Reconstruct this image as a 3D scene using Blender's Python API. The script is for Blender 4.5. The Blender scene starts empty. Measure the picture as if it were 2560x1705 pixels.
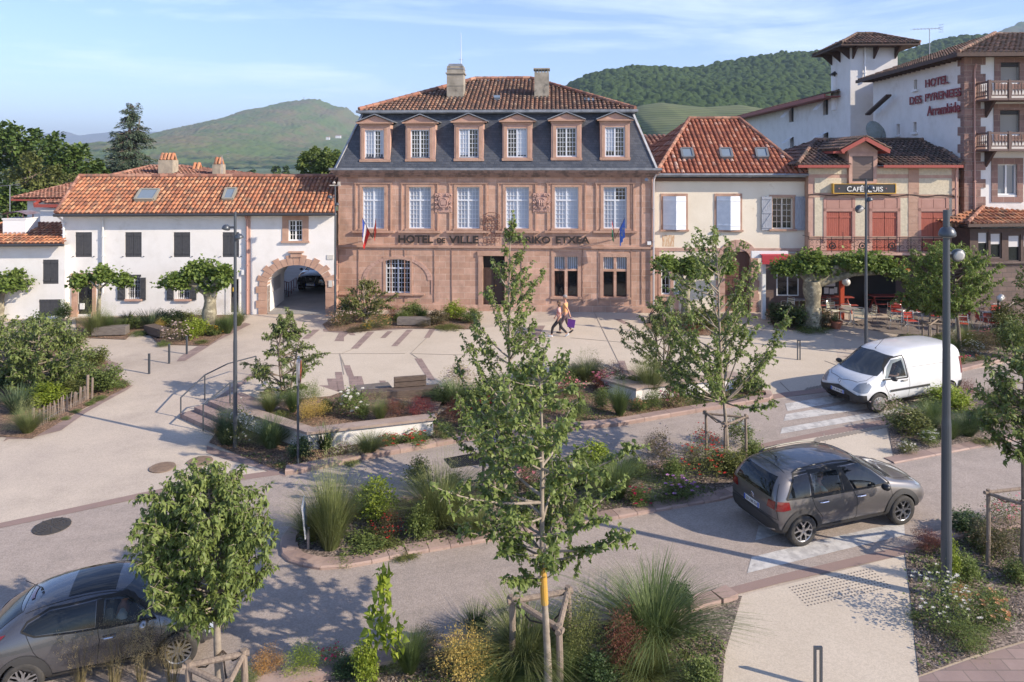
import bpy, bmesh, math, random
import numpy as np
from mathutils import Vector, Matrix
from mathutils.bvhtree import BVHTree
sc = bpy.context.scene
HAZE_D = 0.00014
# ---------------- camera, world, sun, exposure ----------------
FPX, CX, YH, CAMZ, K = 1850.0, 1280.0, 415.0, 8.2, 0.03
cam_d = bpy.data.cameras.new('camera'); cam = bpy.data.objects.new('camera', cam_d)
sc.collection.objects.link(cam); sc.camera = cam
cam.location = (0, 0, CAMZ); cam.rotation_euler = (math.radians(90), 0, 0)
cam_d.sensor_width = 36; cam_d.lens = 36*FPX/2560; cam_d.shift_y = -(852.5-YH)/2560
cam_d.clip_end = 40000; cam_d.clip_start = 0.1
SUN_EL, SUN_AZ = math.radians(29), math.radians(114)   # azimuth clockwise from +Y
w = bpy.data.worlds.new("World"); sc.world = w; w.use_nodes = True
nt = w.node_tree; nt.nodes.clear()
sky = nt.nodes.new('ShaderNodeTexSky'); sky.sky_type = 'NISHITA'; sky.sun_disc = False
sky.sun_elevation = SUN_EL; sky.sun_rotation = SUN_AZ; sky.altitude = 200
sky.air_density = 1.0; sky.dust_density = 0.25; sky.ozone_density = 3.5
bg = nt.nodes.new('ShaderNodeBackground'); bg.inputs[1].default_value = 0.148
wo = nt.nodes.new('ShaderNodeOutputWorld')
tc = nt.nodes.new('ShaderNodeTexCoord'); mp = nt.nodes.new('ShaderNodeMapping')
mp.inputs['Rotation'].default_value = (0.0, 0.13, 0.3); mp.inputs['Scale'].default_value = (1.3, 3.0, 13.0)
nz = nt.nodes.new('ShaderNodeTexNoise'); nz.inputs['Scale'].default_value = 1.6; nz.inputs['Detail'].default_value = 6
nz.inputs['Roughness'].default_value = 0.62; nz.inputs['Distortion'].default_value = 0.5
cr = nt.nodes.new('ShaderNodeValToRGB'); cr.color_ramp.elements[0].position = 0.48; cr.color_ramp.elements[1].position = 0.85
cr.color_ramp.elements[0].color = (0, 0, 0, 1); cr.color_ramp.elements[1].color = (.62, .62, .62, 1)
mx = nt.nodes.new('ShaderNodeMix'); mx.data_type = 'RGBA'
mx.inputs[7].default_value = (6.0, 6.5, 7.4, 1)
L = nt.links.new
L(tc.outputs['Generated'], mp.inputs[0]); L(mp.outputs[0], nz.inputs[0]); L(nz.outputs[0], cr.inputs[0])
tn = nt.nodes.new('ShaderNodeMix'); tn.data_type = 'RGBA'; tn.blend_type = 'MULTIPLY'; tn.inputs[0].default_value = 1; tn.inputs[7].default_value = (.84, .79, .90, 1)
L(cr.outputs[0], mx.inputs[0]); L(sky.outputs[0], tn.inputs[6]); L(tn.outputs[2], mx.inputs[6]); L(mx.outputs[2], bg.inputs[0]); L(bg.outputs[0], wo.inputs[0])
sun_d = bpy.data.lights.new('sun', 'SUN'); sun = bpy.data.objects.new('sun', sun_d); sc.collection.objects.link(sun)
sun_d.energy = 3.9; sun_d.angle = math.radians(0.5); sun_d.color = (1.0, 0.87, 0.70)
SD = Vector((math.sin(SUN_AZ)*math.cos(SUN_EL), math.cos(SUN_AZ)*math.cos(SUN_EL), math.sin(SUN_EL)))
sun.rotation_euler = SD.to_track_quat('Z', 'Y').to_euler()
sc.view_settings.view_transform = 'Standard'; sc.view_settings.look = 'None'
sc.view_settings.gamma = 1; sc.view_settings.exposure = 0.9; sc.view_settings.use_curve_mapping = False
# ---------------- helpers ----------------
random.seed(7); RNG = np.random.default_rng(11)
COL = sc.collection
R = math.radians
def tag(o, label=None, cat=None, group=None, kind=None):
    if label: o['label'] = label
    if cat: o['category'] = cat
    if group: o['group'] = group
    if kind: o['kind'] = kind
    return o
def empty(name, loc=(0,0,0), rz=0, label=None, cat=None, group=None):
    o = bpy.data.objects.new(name, None); COL.objects.link(o); o.empty_display_size = .2
    o.location = loc; o.rotation_euler = (0,0,rz)
    return tag(o, label, cat, group)
def kids(o): return [c for c in bpy.data.objects if c.parent == o]
def copy_tree(o, parent=None):
    c = o.copy(); COL.objects.link(c); c.parent = parent
    for ch in list(o.children): copy_tree(ch, c)
    return c
def GP(px, py, h=0.0):
    Y = (CAMZ-h)/(K+(py-YH)/FPX); return Vector(((px-CX)*Y/FPX, Y, K*Y+h))
def GS(py): return (py-YH+K*FPX)/CAMZ          # pixels per metre for a thing standing at row py
def AT(px, py, Y): return Vector(((px-CX)*Y/FPX, Y, CAMZ-(py-YH)*Y/FPX))
_M = {}
def nn(nt, t, **kw):
    n = nt.nodes.new(t)
    for k, v in kw.items(): n.inputs[k].default_value = v
    return n
def c4(c): return (c[0], c[1], c[2], 1)
def mat(name, col, rough=.65, metal=0, col2=None, scale=4, detail=4, lo=.35, hi=.65, bump=0, bscale=None, attr=None,
        ramp=None, coat=0, trans=0, emit=0, spec=.5, stretch=None, col3=None, s3=.6, lo3=.55, hi3=.7, alpha=1):
    if name in _M: return _M[name]
    m = bpy.data.materials.new(name); m.use_nodes = True; t = m.node_tree
    b = t.nodes['Principled BSDF']; b.inputs['Roughness'].default_value = rough; b.inputs['Metallic'].default_value = metal
    b.inputs['Specular IOR Level'].default_value = spec
    if coat: b.inputs['Coat Weight'].default_value = coat; b.inputs['Coat Roughness'].default_value = .04
    b.inputs['Base Color'].default_value = c4(col)
    tcn = t.nodes.new('ShaderNodeTexCoord'); src = tcn.outputs['Object']
    if stretch:
        mpn = t.nodes.new('ShaderNodeMapping'); mpn.inputs['Scale'].default_value = stretch
        t.links.new(src, mpn.inputs[0]); src = mpn.outputs[0]
    out = None
    if ramp:   # attribute driven ramp
        a = t.nodes.new('ShaderNodeAttribute'); a.attribute_name = attr or 'rnd'
        rp = t.nodes.new('ShaderNodeValToRGB'); els = rp.color_ramp.elements
        while len(els) < len(ramp): els.new(.5)
        for e, (p, c) in zip(els, ramp): e.position = p; e.color = c4(c)
        t.links.new(a.outputs['Fac'], rp.inputs[0]); out = rp.outputs[0]
    if col2 is not None:
        n = nn(t, 'ShaderNodeTexNoise', Scale=scale, Detail=detail, Roughness=.6); t.links.new(src, n.inputs[0])
        mr = t.nodes.new('ShaderNodeMapRange'); mr.inputs[1].default_value = lo; mr.inputs[2].default_value = hi
        t.links.new(n.outputs[0], mr.inputs[0])
        mix = t.nodes.new('ShaderNodeMix'); mix.data_type = 'RGBA'
        if out: t.links.new(out, mix.inputs[6])
        else: mix.inputs[6].default_value = c4(col)
        mix.inputs[7].default_value = c4(col2); t.links.new(mr.outputs[0], mix.inputs[0]); out = mix.outputs[2]
    if col3 is not None:
        n = nn(t, 'ShaderNodeTexNoise', Scale=s3, Detail=6, Roughness=.65); t.links.new(src, n.inputs[0])
        mr = t.nodes.new('ShaderNodeMapRange'); mr.inputs[1].default_value = lo3; mr.inputs[2].default_value = hi3
        t.links.new(n.outputs[0], mr.inputs[0])
        mix = t.nodes.new('ShaderNodeMix'); mix.data_type = 'RGBA'
        if out: t.links.new(out, mix.inputs[6])
        else: mix.inputs[6].default_value = c4(col)
        mix.inputs[7].default_value = c4(col3); t.links.new(mr.outputs[0], mix.inputs[0]); out = mix.outputs[2]
    if out: t.links.new(out, b.inputs['Base Color'])
    if bump:
        n = nn(t, 'ShaderNodeTexNoise', Scale=bscale or scale*4, Detail=5, Roughness=.7); t.links.new(src, n.inputs[0])
        bp = t.nodes.new('ShaderNodeBump'); bp.inputs['Strength'].default_value = bump; bp.inputs['Distance'].default_value = .02
        t.links.new(n.outputs[0], bp.inputs['Height']); t.links.new(bp.outputs[0], b.inputs['Normal'])
    if trans:
        tr = t.nodes.new('ShaderNodeBsdfTranslucent'); ms = t.nodes.new('ShaderNodeMixShader'); ms.inputs[0].default_value = trans
        if out: t.links.new(out, tr.inputs[0])
        else: tr.inputs[0].default_value = c4(col)
        t.links.new(b.outputs[0], ms.inputs[1]); t.links.new(tr.outputs[0], ms.inputs[2])
        t.links.new(ms.outputs[0], t.nodes['Material Output'].inputs[0])
    _M[name] = m; return m
def brickmat(name, c1, c2, mortar, bw, bh, ms=.012, rough=.85, stain=None, bump=.4, vert=True, offset=.5, noisy=.5):
    if name in _M: return _M[name]
    m = bpy.data.materials.new(name); m.use_nodes = True; t = m.node_tree; b = t.nodes['Principled BSDF']
    b.inputs['Roughness'].default_value = rough
    tcn = t.nodes.new('ShaderNodeTexCoord'); cv = t.nodes.new('ShaderNodeCombineXYZ'); sp = t.nodes.new('ShaderNodeSeparateXYZ')
    t.links.new(tcn.outputs['Object'], sp.inputs[0])
    if vert:
        ad = t.nodes.new('ShaderNodeMath'); t.links.new(sp.outputs[0], ad.inputs[0]); t.links.new(sp.outputs[1], ad.inputs[1])
        t.links.new(ad.outputs[0], cv.inputs[0]); t.links.new(sp.outputs[2], cv.inputs[1])
    else:
        t.links.new(sp.outputs[0], cv.inputs[0]); t.links.new(sp.outputs[1], cv.inputs[1])
    br = t.nodes.new('ShaderNodeTexBrick'); br.offset = offset
    br.inputs['Scale'].default_value = 1; br.inputs['Mortar Size'].default_value = ms; br.inputs['Brick Width'].default_value = bw
    br.inputs['Row Height'].default_value = bh; br.inputs['Color1'].default_value = c4(c1); br.inputs['Color2'].default_value = c4(c2)
    br.inputs['Mortar'].default_value = c4(mortar); br.inputs['Mortar Smooth'].default_value = .1
    t.links.new(cv.outputs[0], br.inputs[0])
    n = nn(t, 'ShaderNodeTexNoise', Scale=1.3, Detail=7, Roughness=.7); t.links.new(tcn.outputs['Object'], n.inputs[0])
    mr = t.nodes.new('ShaderNodeMapRange'); mr.inputs[1].default_value = .3; mr.inputs[2].default_value = .75
    mr.inputs[3].default_value = 1-noisy*.5; mr.inputs[4].default_value = 1+noisy*.35; t.links.new(n.outputs[0], mr.inputs[0])
    mu = t.nodes.new('ShaderNodeVectorMath'); mu.operation = 'SCALE'
    t.links.new(br.outputs[0], mu.inputs[0]); t.links.new(mr.outputs[0], mu.inputs['Scale']); out = mu.outputs[0]
    if stain:
        n2 = nn(t, 'ShaderNodeTexNoise', Scale=.9, Detail=8, Roughness=.75); t.links.new(tcn.outputs['Object'], n2.inputs[0])
        m2 = t.nodes.new('ShaderNodeMapRange'); m2.inputs[1].default_value = .56; m2.inputs[2].default_value = .72
        t.links.new(n2.outputs[0], m2.inputs[0]); mi = t.nodes.new('ShaderNodeMix'); mi.data_type = 'RGBA'
        mi.inputs[7].default_value = c4(stain); t.links.new(out, mi.inputs[6]); t.links.new(m2.outputs[0], mi.inputs[0]); out = mi.outputs[2]
    t.links.new(out, b.inputs['Base Color'])
    if bump:
        bp = t.nodes.new('ShaderNodeBump'); bp.inputs['Strength'].default_value = bump; bp.inputs['Distance'].default_value = .02
        s2 = t.nodes.new('ShaderNodeMath'); s2.operation = 'SUBTRACT'
        n3 = nn(t, 'ShaderNodeTexNoise', Scale=14, Detail=4, Roughness=.7); t.links.new(tcn.outputs['Object'], n3.inputs[0])
        t.links.new(n3.outputs[0], s2.inputs[0]); t.links.new(br.outputs['Fac'], s2.inputs[1])
        t.links.new(s2.outputs[0], bp.inputs['Height']); t.links.new(bp.outputs[0], b.inputs['Normal'])
    _M[name] = m; return m
def glassmat(name, col, rough=.06, spec=.6, transp=0):
    if name in _M: return _M[name]
    m = mat(name, col, rough, spec=spec)
    if transp:
        t = m.node_tree; tr = t.nodes.new('ShaderNodeBsdfTransparent'); ms = t.nodes.new('ShaderNodeMixShader'); ms.inputs[0].default_value = transp
        tr.inputs[0].default_value = (.75,.8,.8,1)
        t.links.new(t.nodes['Principled BSDF'].outputs[0], ms.inputs[1]); t.links.new(tr.outputs[0], ms.inputs[2])
        t.links.new(ms.outputs[0], t.nodes['Material Output'].inputs[0])
    return m
class MB:
    def __init__(s): s.v = []; s.f = []; s.m = []; s.r = []
    def add(s, vs, fs, mi=0, r=None):
        o = len(s.v); s.v += [tuple(p) for p in vs]
        for f in fs: s.f.append([o+i for i in f]); s.m.append(mi); s.r.append(random.random() if r is None else r)
    def poly(s, pts, mi=0, r=None): s.add(pts, [list(range(len(pts)))], mi, r)
    def box(s, x0, x1, y0, y1, z0, z1, mi=0, r=None):
        if x0 > x1: x0, x1 = x1, x0
        if y0 > y1: y0, y1 = y1, y0
        if z0 > z1: z0, z1 = z1, z0
        s.add([(x0,y0,z0),(x1,y0,z0),(x1,y1,z0),(x0,y1,z0),(x0,y0,z1),(x1,y0,z1),(x1,y1,z1),(x0,y1,z1)],
              [(0,3,2,1),(4,5,6,7),(0,1,5,4),(1,2,6,5),(2,3,7,6),(3,0,4,7)], mi, r); return s
    def bar(s, a, b, w, h, up=(0,0,1), mi=0, r=None):   # rectangular bar from a to b
        a = Vector(a); b = Vector(b); d = (b-a).normalized(); u = Vector(up)
        sd = d.cross(u)
        if sd.length < 1e-4: sd = d.cross(Vector((1,0,0)))
        sd.normalize(); u = sd.cross(d).normalized(); x = sd*w/2; y = u*h/2
        s.add([a-x-y,a+x-y,a+x+y,a-x+y,b-x-y,b+x-y,b+x+y,b-x+y],
              [(3,2,1,0),(4,5,6,7),(0,1,5,4),(1,2,6,5),(2,3,7,6),(3,0,4,7)], mi, r); return s
    def tube(s, pts, rad, n=8, mi=0, cap=True, r=None):
        pts = [Vector(p) for p in pts]; k = len(pts)
        if not hasattr(rad, '__len__'): rad = [rad]*k
        vs = []; prev = None
        for i, p in enumerate(pts):
            d = (pts[min(i+1,k-1)]-pts[max(i-1,0)])
            d = d.normalized() if d.length > 1e-9 else Vector((0,0,1))
            if prev is None:
                a = d.cross(Vector((0,0,1)) if abs(d.z) < .9 else Vector((1,0,0))).normalized()
            else:
                a = (prev-d*prev.dot(d)); a = a.normalized() if a.length > 1e-6 else d.orthogonal().normalized()
            prev = a; b = d.cross(a)
            for j in range(n):
                t = 2*math.pi*j/n; vs.append(p+(a*math.cos(t)+b*math.sin(t))*rad[i])
        fs = [(i*n+j, i*n+(j+1)%n, (i+1)*n+(j+1)%n, (i+1)*n+j) for i in range(k-1) for j in range(n)]
        if cap: fs += [tuple(reversed(range(n))), tuple(range((k-1)*n, k*n))]
        s.add(vs, fs, mi, r); return s
    def lathe(s, prof, n=16, c=(0,0,0), axis='z', mi=0, closed=False, r=None):
        vs = []
        for (ra, h) in prof:
            for j in range(n):
                t = 2*math.pi*j/n; a, b = ra*math.cos(t), ra*math.sin(t)
                p = (a, b, h) if axis == 'z' else ((a, h, b) if axis == 'y' else (h, a, b))
                vs.append((c[0]+p[0], c[1]+p[1], c[2]+p[2]))
        k = len(prof)
        fs = [(i*n+j, i*n+(j+1)%n, (i+1)*n+(j+1)%n, (i+1)*n+j) for i in range(k-1) for j in range(n)]
        if prof[0][0] > 1e-5 and not closed: fs.append(tuple(reversed(range(n))))
        if prof[-1][0] > 1e-5 and not closed: fs.append(tuple(range((k-1)*n, k*n)))
        s.add(vs, fs, mi, r); return s
    def build(s, name, m, parent=None, xf=None, smooth=False, loc=None, bevel=0):
        me = bpy.data.meshes.new(name)
        vs = s.v if xf is None else [tuple(xf @ Vector(p)) for p in s.v]
        me.from_pydata(vs, [], s.f)
        ms = m if isinstance(m, (list, tuple)) else [m]
        for q in ms: me.materials.append(q)
        if len(ms) > 1: me.polygons.foreach_set('material_index', s.m)
        at = me.attributes.new('rnd', 'FLOAT', 'FACE'); at.data.foreach_set('value', s.r)
        if smooth: me.polygons.foreach_set('use_smooth', [True]*len(s.f))
        me.validate(); me.update()
        o = bpy.data.objects.new(name, me); COL.objects.link(o); o.parent = parent
        if loc is not None: o.location = loc
        if bevel:
            bv = o.modifiers.new('b', 'BEVEL'); bv.width = bevel; bv.segments = 2; bv.limit_method = 'ANGLE'
        return o
def struct(o): o['kind'] = 'structure'; return o
class Bld:   # a building: facade plane given by a ground pixel and an angle; loc() turns pixels into its local metres
    def __init__(s, name, label, cat, px, py, ang=0, O=None, root=None):
        s.O = GP(px, py) if O is None else Vector(O); s.a = R(ang)
        s.F = Matrix.Translation(s.O) @ Matrix.Rotation(s.a, 4, 'Z')
        if root is None:
            s.root = empty(name, s.O, s.a, label, cat); s.W = s.F.inverted(); s.X = Matrix.Identity(4)
        else: s.root = root.root; s.W = root.W; s.X = root.W @ s.F
        s.u = Vector((math.cos(s.a), math.sin(s.a), 0)); s.n = Vector((-math.sin(s.a), math.cos(s.a), 0))
    def loc(s, px, py, v=0):
        r = Vector(((px-CX)/FPX, 1, -(py-YH)/FPX)); c = Vector((0,0,CAMZ))
        t = (v+(s.O-c).dot(s.n))/r.dot(s.n); p = c+r*t-s.O
        return Vector((p.dot(s.u), v, p.z))
    def rect(s, x0, y0, x1, y1, v=0):
        cy = (y0+y1)/2; cx = (x0+x1)/2
        return (s.loc(x0,cy,v).x, s.loc(x1,cy,v).x, s.loc(cx,y1,v).z, s.loc(cx,y0,v).z)   # u0,u1,w0,w1
    def b(s, mb, name, m, parent=None, **k): return mb.build(name, m, parent or s.root, xf=s.X, **k)
    def wall(s, R0, holes, m, name='wall', v=0, th=.3, parent=None):
        u0,u1,w0,w1 = R0; mb = MB()
        us = sorted(set([u0,u1]+[min(max(h[i],u0),u1) for h in holes for i in (0,1)]))
        ws = sorted(set([w0,w1]+[min(max(h[i],w0),w1) for h in holes for i in (2,3)]))
        for i in range(len(us)-1):
            for j in range(len(ws)-1):
                cu, cw = (us[i]+us[i+1])/2, (ws[j]+ws[j+1])/2
                if any(h[0] < cu < h[1] and h[2] < cw < h[3] for h in holes): continue
                mb.poly([(us[i],v,ws[j]),(us[i+1],v,ws[j]),(us[i+1],v,ws[j+1]),(us[i],v,ws[j+1])])
        for h in holes:
            a,b_,c,d = h
            for p,q in (((a,c),(b_,c)),((b_,c),(b_,d)),((b_,d),(a,d)),((a,d),(a,c))):
                mb.poly([(q[0],v,q[1]),(p[0],v,p[1]),(p[0],v+th,p[1]),(q[0],v+th,q[1])])
        return s.b(mb, name, m, parent)
    def window(s, H, cols=3, rows=5, split=1, transom=None, fm=None, pm=None, sur=0, sm=None, sill=True, v=0, rec=.16, fw=.055, bw=.022, arch=0, curtain=None, name='window', hd=None):
        u0,u1,w0,w1 = H; y = v+rec; mb = MB()
        mb.box(u0,u0+fw,y-.03,y+.05,w0,w1); mb.box(u1-fw,u1,y-.03,y+.05,w0,w1)
        mb.box(u0+fw,u1-fw,y-.03,y+.05,w0,w0+fw); mb.box(u0+fw,u1-fw,y-.03,y+.05,w1-fw,w1)
        segs = [(w0+fw, w1-fw)]
        if transom:
            tz = w0+(w1-w0)*transom; mb.box(u0+fw,u1-fw,y-.035,y+.05,tz-.035,tz+.035); segs = [(w0+fw,tz-.035),(tz+.035,w1-fw)]
        n = split+1; xs = [u0+fw+(u1-u0-2*fw)*i/n for i in range(n+1)]
        for (a,b_) in segs:
            for x in xs[1:-1]: mb.box(x-.035,x+.035,y-.034,y+.05,a,b_)
            rr = rows if not transom else max(1, round(rows*(b_-a)/(w1-w0)))
            for i in range(n):
                xa, xb = xs[i]+(.035 if i else 0), xs[i+1]-(.035 if i < n-1 else 0)
                for c in range(1, cols): xx = xa+(xb-xa)*c/cols; mb.box(xx-bw/2,xx+bw/2,y-.012,y+.02,a,b_)
                for r_ in range(1, rr): zz = a+(b_-a)*r_/rr; mb.box(xa,xb,y-.010,y+.018,zz-bw/2,zz+bw/2)
        o = s.b(mb, name, fm)
        pa = MB(); pa.poly([(u0,y+.03,w0),(u1,y+.03,w0),(u1,y+.03,w1),(u0,y+.03,w1)]); s.b(pa, 'pane', pm, o)
        if sur:
            q = MB(); p = v-.03
            q.box(u0-sur,u0,p,v+.1,w0,w1); q.box(u1,u1+sur,p,v+.1,w0,w1); q.box(u0-sur,u1+sur,p-.003,v+.1,w1,w1+sur)
            if hd: q.box(u0-sur-.04,u1+sur+.04,p-.05,v+.08,w1+sur,w1+sur+hd)
            s.b(q, 'surround', sm, o)
        if sill:
            q = MB(); e = max(sur, .08); q.box(u0-e-.04,u1+e+.04,v-.12,v+.12,w0-.09,w0-.001); s.b(q, 'sill', sm or fm, o)
        return o
def shutter(B, u0, u1, w0, w1, m, v, parent=None, th=.035, boards=5, z=None, ang=0, hinge=None):
    mb = MB(); W = u1-u0
    for i in range(boards):
        a, b_ = u0+W*i/boards+.003, u0+W*(i+1)/boards-.003; mb.box(a,b_,v-th,v,w0,w1)
    hz = .07
    for zz in (w0+(w1-w0)*.12, w0+(w1-w0)*.85) if z is None else (w0+.1, (w0+w1)/2, w1-.14):
        mb.box(u0+.01,u1-.01,v-th-.022,v-th,zz,zz+hz)
    if z is not None:
        zs = (w0+.1+hz, (w0+w1)/2, (w0+w1)/2+hz, w1-.14)
        for a, b_ in ((zs[0],zs[1]),(zs[2],zs[3])):
            p, q = ((u0+.05, a+.03), (u1-.05, b_-.03)) if z > 0 else ((u1-.05, a+.03), (u0+.05, b_-.03))
            mb.bar((p[0],v-th-.011,p[1]),(q[0],v-th-.011,q[1]),.02,.06,up=(0,0,1))
    if ang:
        h = u0 if hinge is None else hinge; M = Matrix.Translation((h,v,0)) @ Matrix.Rotation(R(ang),4,'Z') @ Matrix.Translation((-h,-v,0))
        mb.v = [tuple(M @ Vector(p)) for p in mb.v]
    return B.b(mb, 'shutter', m, parent)
def tiles(mb, A, B_, C_, D, tw=.21, tl=.36, lift=.0, sag=0.0):
    # planar roof face: eave A->B, top D (over A) -> C (over B); half-round tiles running up the slope
    A,B_,C_,D = map(Vector, (A,B_,C_,D)); e = (B_-A); W = e.length; e.normalize()
    mid = ((C_+D)/2-A); up = (mid-e*mid.dot(e)); up.normalize(); n = e.cross(up).normalized()
    if n.z < 0: n = -n
    def co(P): q = P-A; return q.dot(e), q.dot(up)
    pd, pc = co(D), co(C_); S = max(pd[1], pc[1])
    mb.poly([A-n*.02, B_-n*.02, C_-n*.02, D-n*.02], 0, .5)
    # extents of the polygon at height v
    def span(v):
        l = pd[0]*min(1, v/pd[1]) if pd[1] > 0 else 0
        r = W+(pc[0]-W)*min(1, v/pc[1]) if pc[1] > 0 else W
        return l, r
    lo = min(0, pd[0]); hi = max(W, pc[0]); nx = int((hi-lo)/tw)+1; ny = max(1, int(round(S/tl))); tl = S/ny
    for i in range(nx):
        x = lo+(i+.5)*tw; jx = random.uniform(-.012,.012)
        for j in range(ny):
            l, r = span((j+.5)*tl)
            if x < l-.02 or x > r+.02: continue
            rr = random.random(); x0 = x+jx+random.uniform(-.008,.008); rj = random.uniform(-.008, .01)
            vs = []
            for (v, hh, rad) in ((j*tl-.04, .035+rj, tw*.40), ((j+1)*tl, .0, tw*.33)):
                for k in range(5):
                    t = math.pi*k/4; p = A+e*(x0-rad*math.cos(t))+up*v+n*(hh+lift+rad*.75*math.sin(t)); vs.append(p)
            mb.add(vs, [(k,k+1,k+6,k+5) for k in range(4)], 0, rr)
            if j == 0: mb.add([vs[0],vs[1],vs[2],vs[3],vs[4]], [(4,3,2,1,0)], 0, .0)
def ridge(mb, P, Q, r=.13, step=.4):
    P, Q = Vector(P), Vector(Q); L_ = (Q-P).length; n = max(1, int(L_/step)); d = (Q-P)/n
    for i in range(n): mb.tube([P+d*i, P+d*(i+1.06)], [r, r*.85], 8, 0, True, random.random())
FONT = bpy.data.fonts[0] if bpy.data.fonts else None
def text(name, s, size, m, parent, mtx, ext=.02, off=.0, xs=1.0, fit=None, spacing=1, shear=0):
    cu = bpy.data.curves.new(name, 'FONT'); cu.body = s; cu.size = size; cu.extrude = ext; cu.offset = off
    cu.space_character = spacing; cu.shear = shear; cu.resolution_u = 3
    o = bpy.data.objects.new(name, cu); COL.objects.link(o)
    dg = bpy.context.evaluated_depsgraph_get(); me = bpy.data.meshes.new_from_object(o.evaluated_get(dg))
    bpy.data.objects.remove(o); me.materials.clear(); me.materials.append(m)
    co = np.empty(len(me.vertices)*3); me.vertices.foreach_get('co', co); co = co.reshape(-1,3)
    mn, mxx = co.min(0), co.max(0); co[:,0] -= (mn[0]+mxx[0])/2; co[:,1] -= (mn[1]+mxx[1])/2
    if fit: co[:,0] *= fit[0]/(mxx[0]-mn[0]); co[:,1] *= fit[1]/(mxx[1]-mn[1])
    else: co[:,0] *= xs
    me.vertices.foreach_set('co', co.ravel()); me.transform(mtx); me.update()
    o = bpy.data.objects.new(name, me); COL.objects.link(o); o.parent = parent; return o
UP = Matrix(((1,0,0,0),(0,0,-1,0),(0,1,0,0),(0,0,0,1)))   # text lying in xy -> standing, facing -y
# ---------------- materials ----------------
PLAS_W = mat('white_plaster', (.70,.68,.66), .9, col2=(.60,.58,.55), scale=1.2, lo=.45, hi=.8, bump=.25, bscale=18, col3=(.56,.53,.49), s3=.5, lo3=.58, hi3=.72)
PLAS_C = mat('cream_plaster', (.74,.665,.545), .9, col2=(.66,.58,.46), scale=.8, lo=.4, hi=.75, bump=.25, bscale=14, col3=(.50,.40,.28), s3=1.1, lo3=.6, hi3=.74)
ROUGHC = mat('cream_roughcast', (.60,.53,.40), .95, col2=(.50,.44,.33), scale=9, bump=.8, bscale=22)
STONE = brickmat('pink_ashlar', (.54,.34,.255), (.43,.255,.18), (.55,.42,.33), .62, .30, .009, stain=(.30,.20,.16), noisy=.7)
STONEP = mat('pink_dressed_stone', (.45,.29,.215), .85, col2=(.36,.215,.155), scale=2.2, bump=.3, bscale=20, col3=(.18,.11,.09), s3=1.5, lo3=.6, hi3=.75)
STONEL = mat('light_pink_stone', (.50,.325,.26), .85, col2=(.41,.25,.195), scale=2.5, bump=.3, bscale=20)
STONEB = brickmat('hotel_corner_stone', (.30,.18,.15), (.21,.125,.105), (.34,.25,.21), .5, .3, .012, noisy=.5)
CORN = mat('weathered_cornice', (.33,.21,.165), .9, col2=(.16,.11,.09), scale=2.6, lo=.45, hi=.62, bump=.3)
SLATE = brickmat('slate', (.055,.062,.078), (.085,.092,.108), (.03,.034,.042), .2, .12, .006, rough=.42, bump=.5, noisy=.45)
ZINC = mat('zinc', (.30,.31,.33), .45, .5, col2=(.18,.19,.21), scale=3)
GREYG = mat('dark_gutter', (.05,.052,.058), .45, .2)
TILE_O = mat('orange_tiles', (.5,.2,.1), .85, ramp=[(0,(.18,.08,.05)),(.25,(.36,.14,.075)),(.6,(.46,.185,.09)),(1,(.50,.27,.15))], col2=(.16,.105,.075), scale=2.6, lo=.47, hi=.68)
TILE_B = mat('weathered_brown_tiles', (.3,.15,.1), .9, ramp=[(0,(.10,.065,.05)),(.4,(.19,.105,.075)),(.8,(.29,.145,.09)),(1,(.34,.23,.16))], col2=(.09,.07,.055), scale=3.5, lo=.5, hi=.68)
TILE_R = mat('mottled_red_tiles', (.4,.17,.1), .85, ramp=[(0,(.24,.08,.05)),(.35,(.36,.12,.065)),(.8,(.46,.17,.09)),(.95,(.50,.27,.19)),(1,(.52,.36,.29))], col2=(.15,.08,.06), scale=3, lo=.56, hi=.74)
TILE_D = mat('dark_mossy_tiles', (.16,.1,.08), .95, ramp=[(0,(.085,.058,.045)),(.5,(.165,.10,.075)),(.9,(.25,.14,.10)),(1,(.31,.20,.14))], col2=(.09,.072,.058), scale=3, lo=.45, hi=.65)
TILE_M = mat('faded_pink_tiles', (.33,.16,.11), .9, ramp=[(0,(.17,.08,.06)),(.5,(.30,.13,.085)),(1,(.40,.22,.15))], col2=(.13,.09,.07), scale=2.5, lo=.52, hi=.7)
WHITE = mat('white_paint', (.72,.72,.72), .5)
PALEB = mat('pale_grey_window_paint', (.62,.65,.70), .45)
SHUT_D = mat('dark_grey_shutter', (.045,.046,.052), .55, col2=(.06,.06,.065), scale=8)
SHUT_W = mat('white_shutter', (.66,.69,.74), .5, col2=(.56,.60,.66), scale=4)
SHUT_G = mat('grey_blue_shutter', (.36,.38,.43), .65, col2=(.26,.28,.32), scale=5, stretch=(6,6,.6))
SHUT_R = mat('weathered_red_shutter', (.40,.105,.065), .65, col2=(.29,.075,.05), scale=4, stretch=(9,9,.7), bump=.3)
REDP = mat('red_paint', (.30,.06,.045), .6)
DARK = mat('dark_interior', (.012,.011,.011), .8)
PANE_D = glassmat('dark_glass', (.014,.016,.019), .05)
PANE_B = mat('blind_behind_glass', (.52,.57,.64), .3, col2=(.42,.47,.55), scale=1.5, stretch=(1,1,.3))
PANE_L = glassmat('skylight_glass', (.16,.20,.24), .04)
WOODD = mat('dark_brown_wood', (.075,.042,.034), .7, col2=(.05,.03,.025), scale=6)
IRON = mat('wrought_iron', (.018,.017,.018), .55, .3)
RUST = mat('rusty_iron', (.13,.055,.04), .8)
LAMPG = mat('lamp_grey_metal', (.075,.085,.10), .38, .35)
BLACKP = mat('black_metal', (.012,.012,.014), .4)
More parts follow.
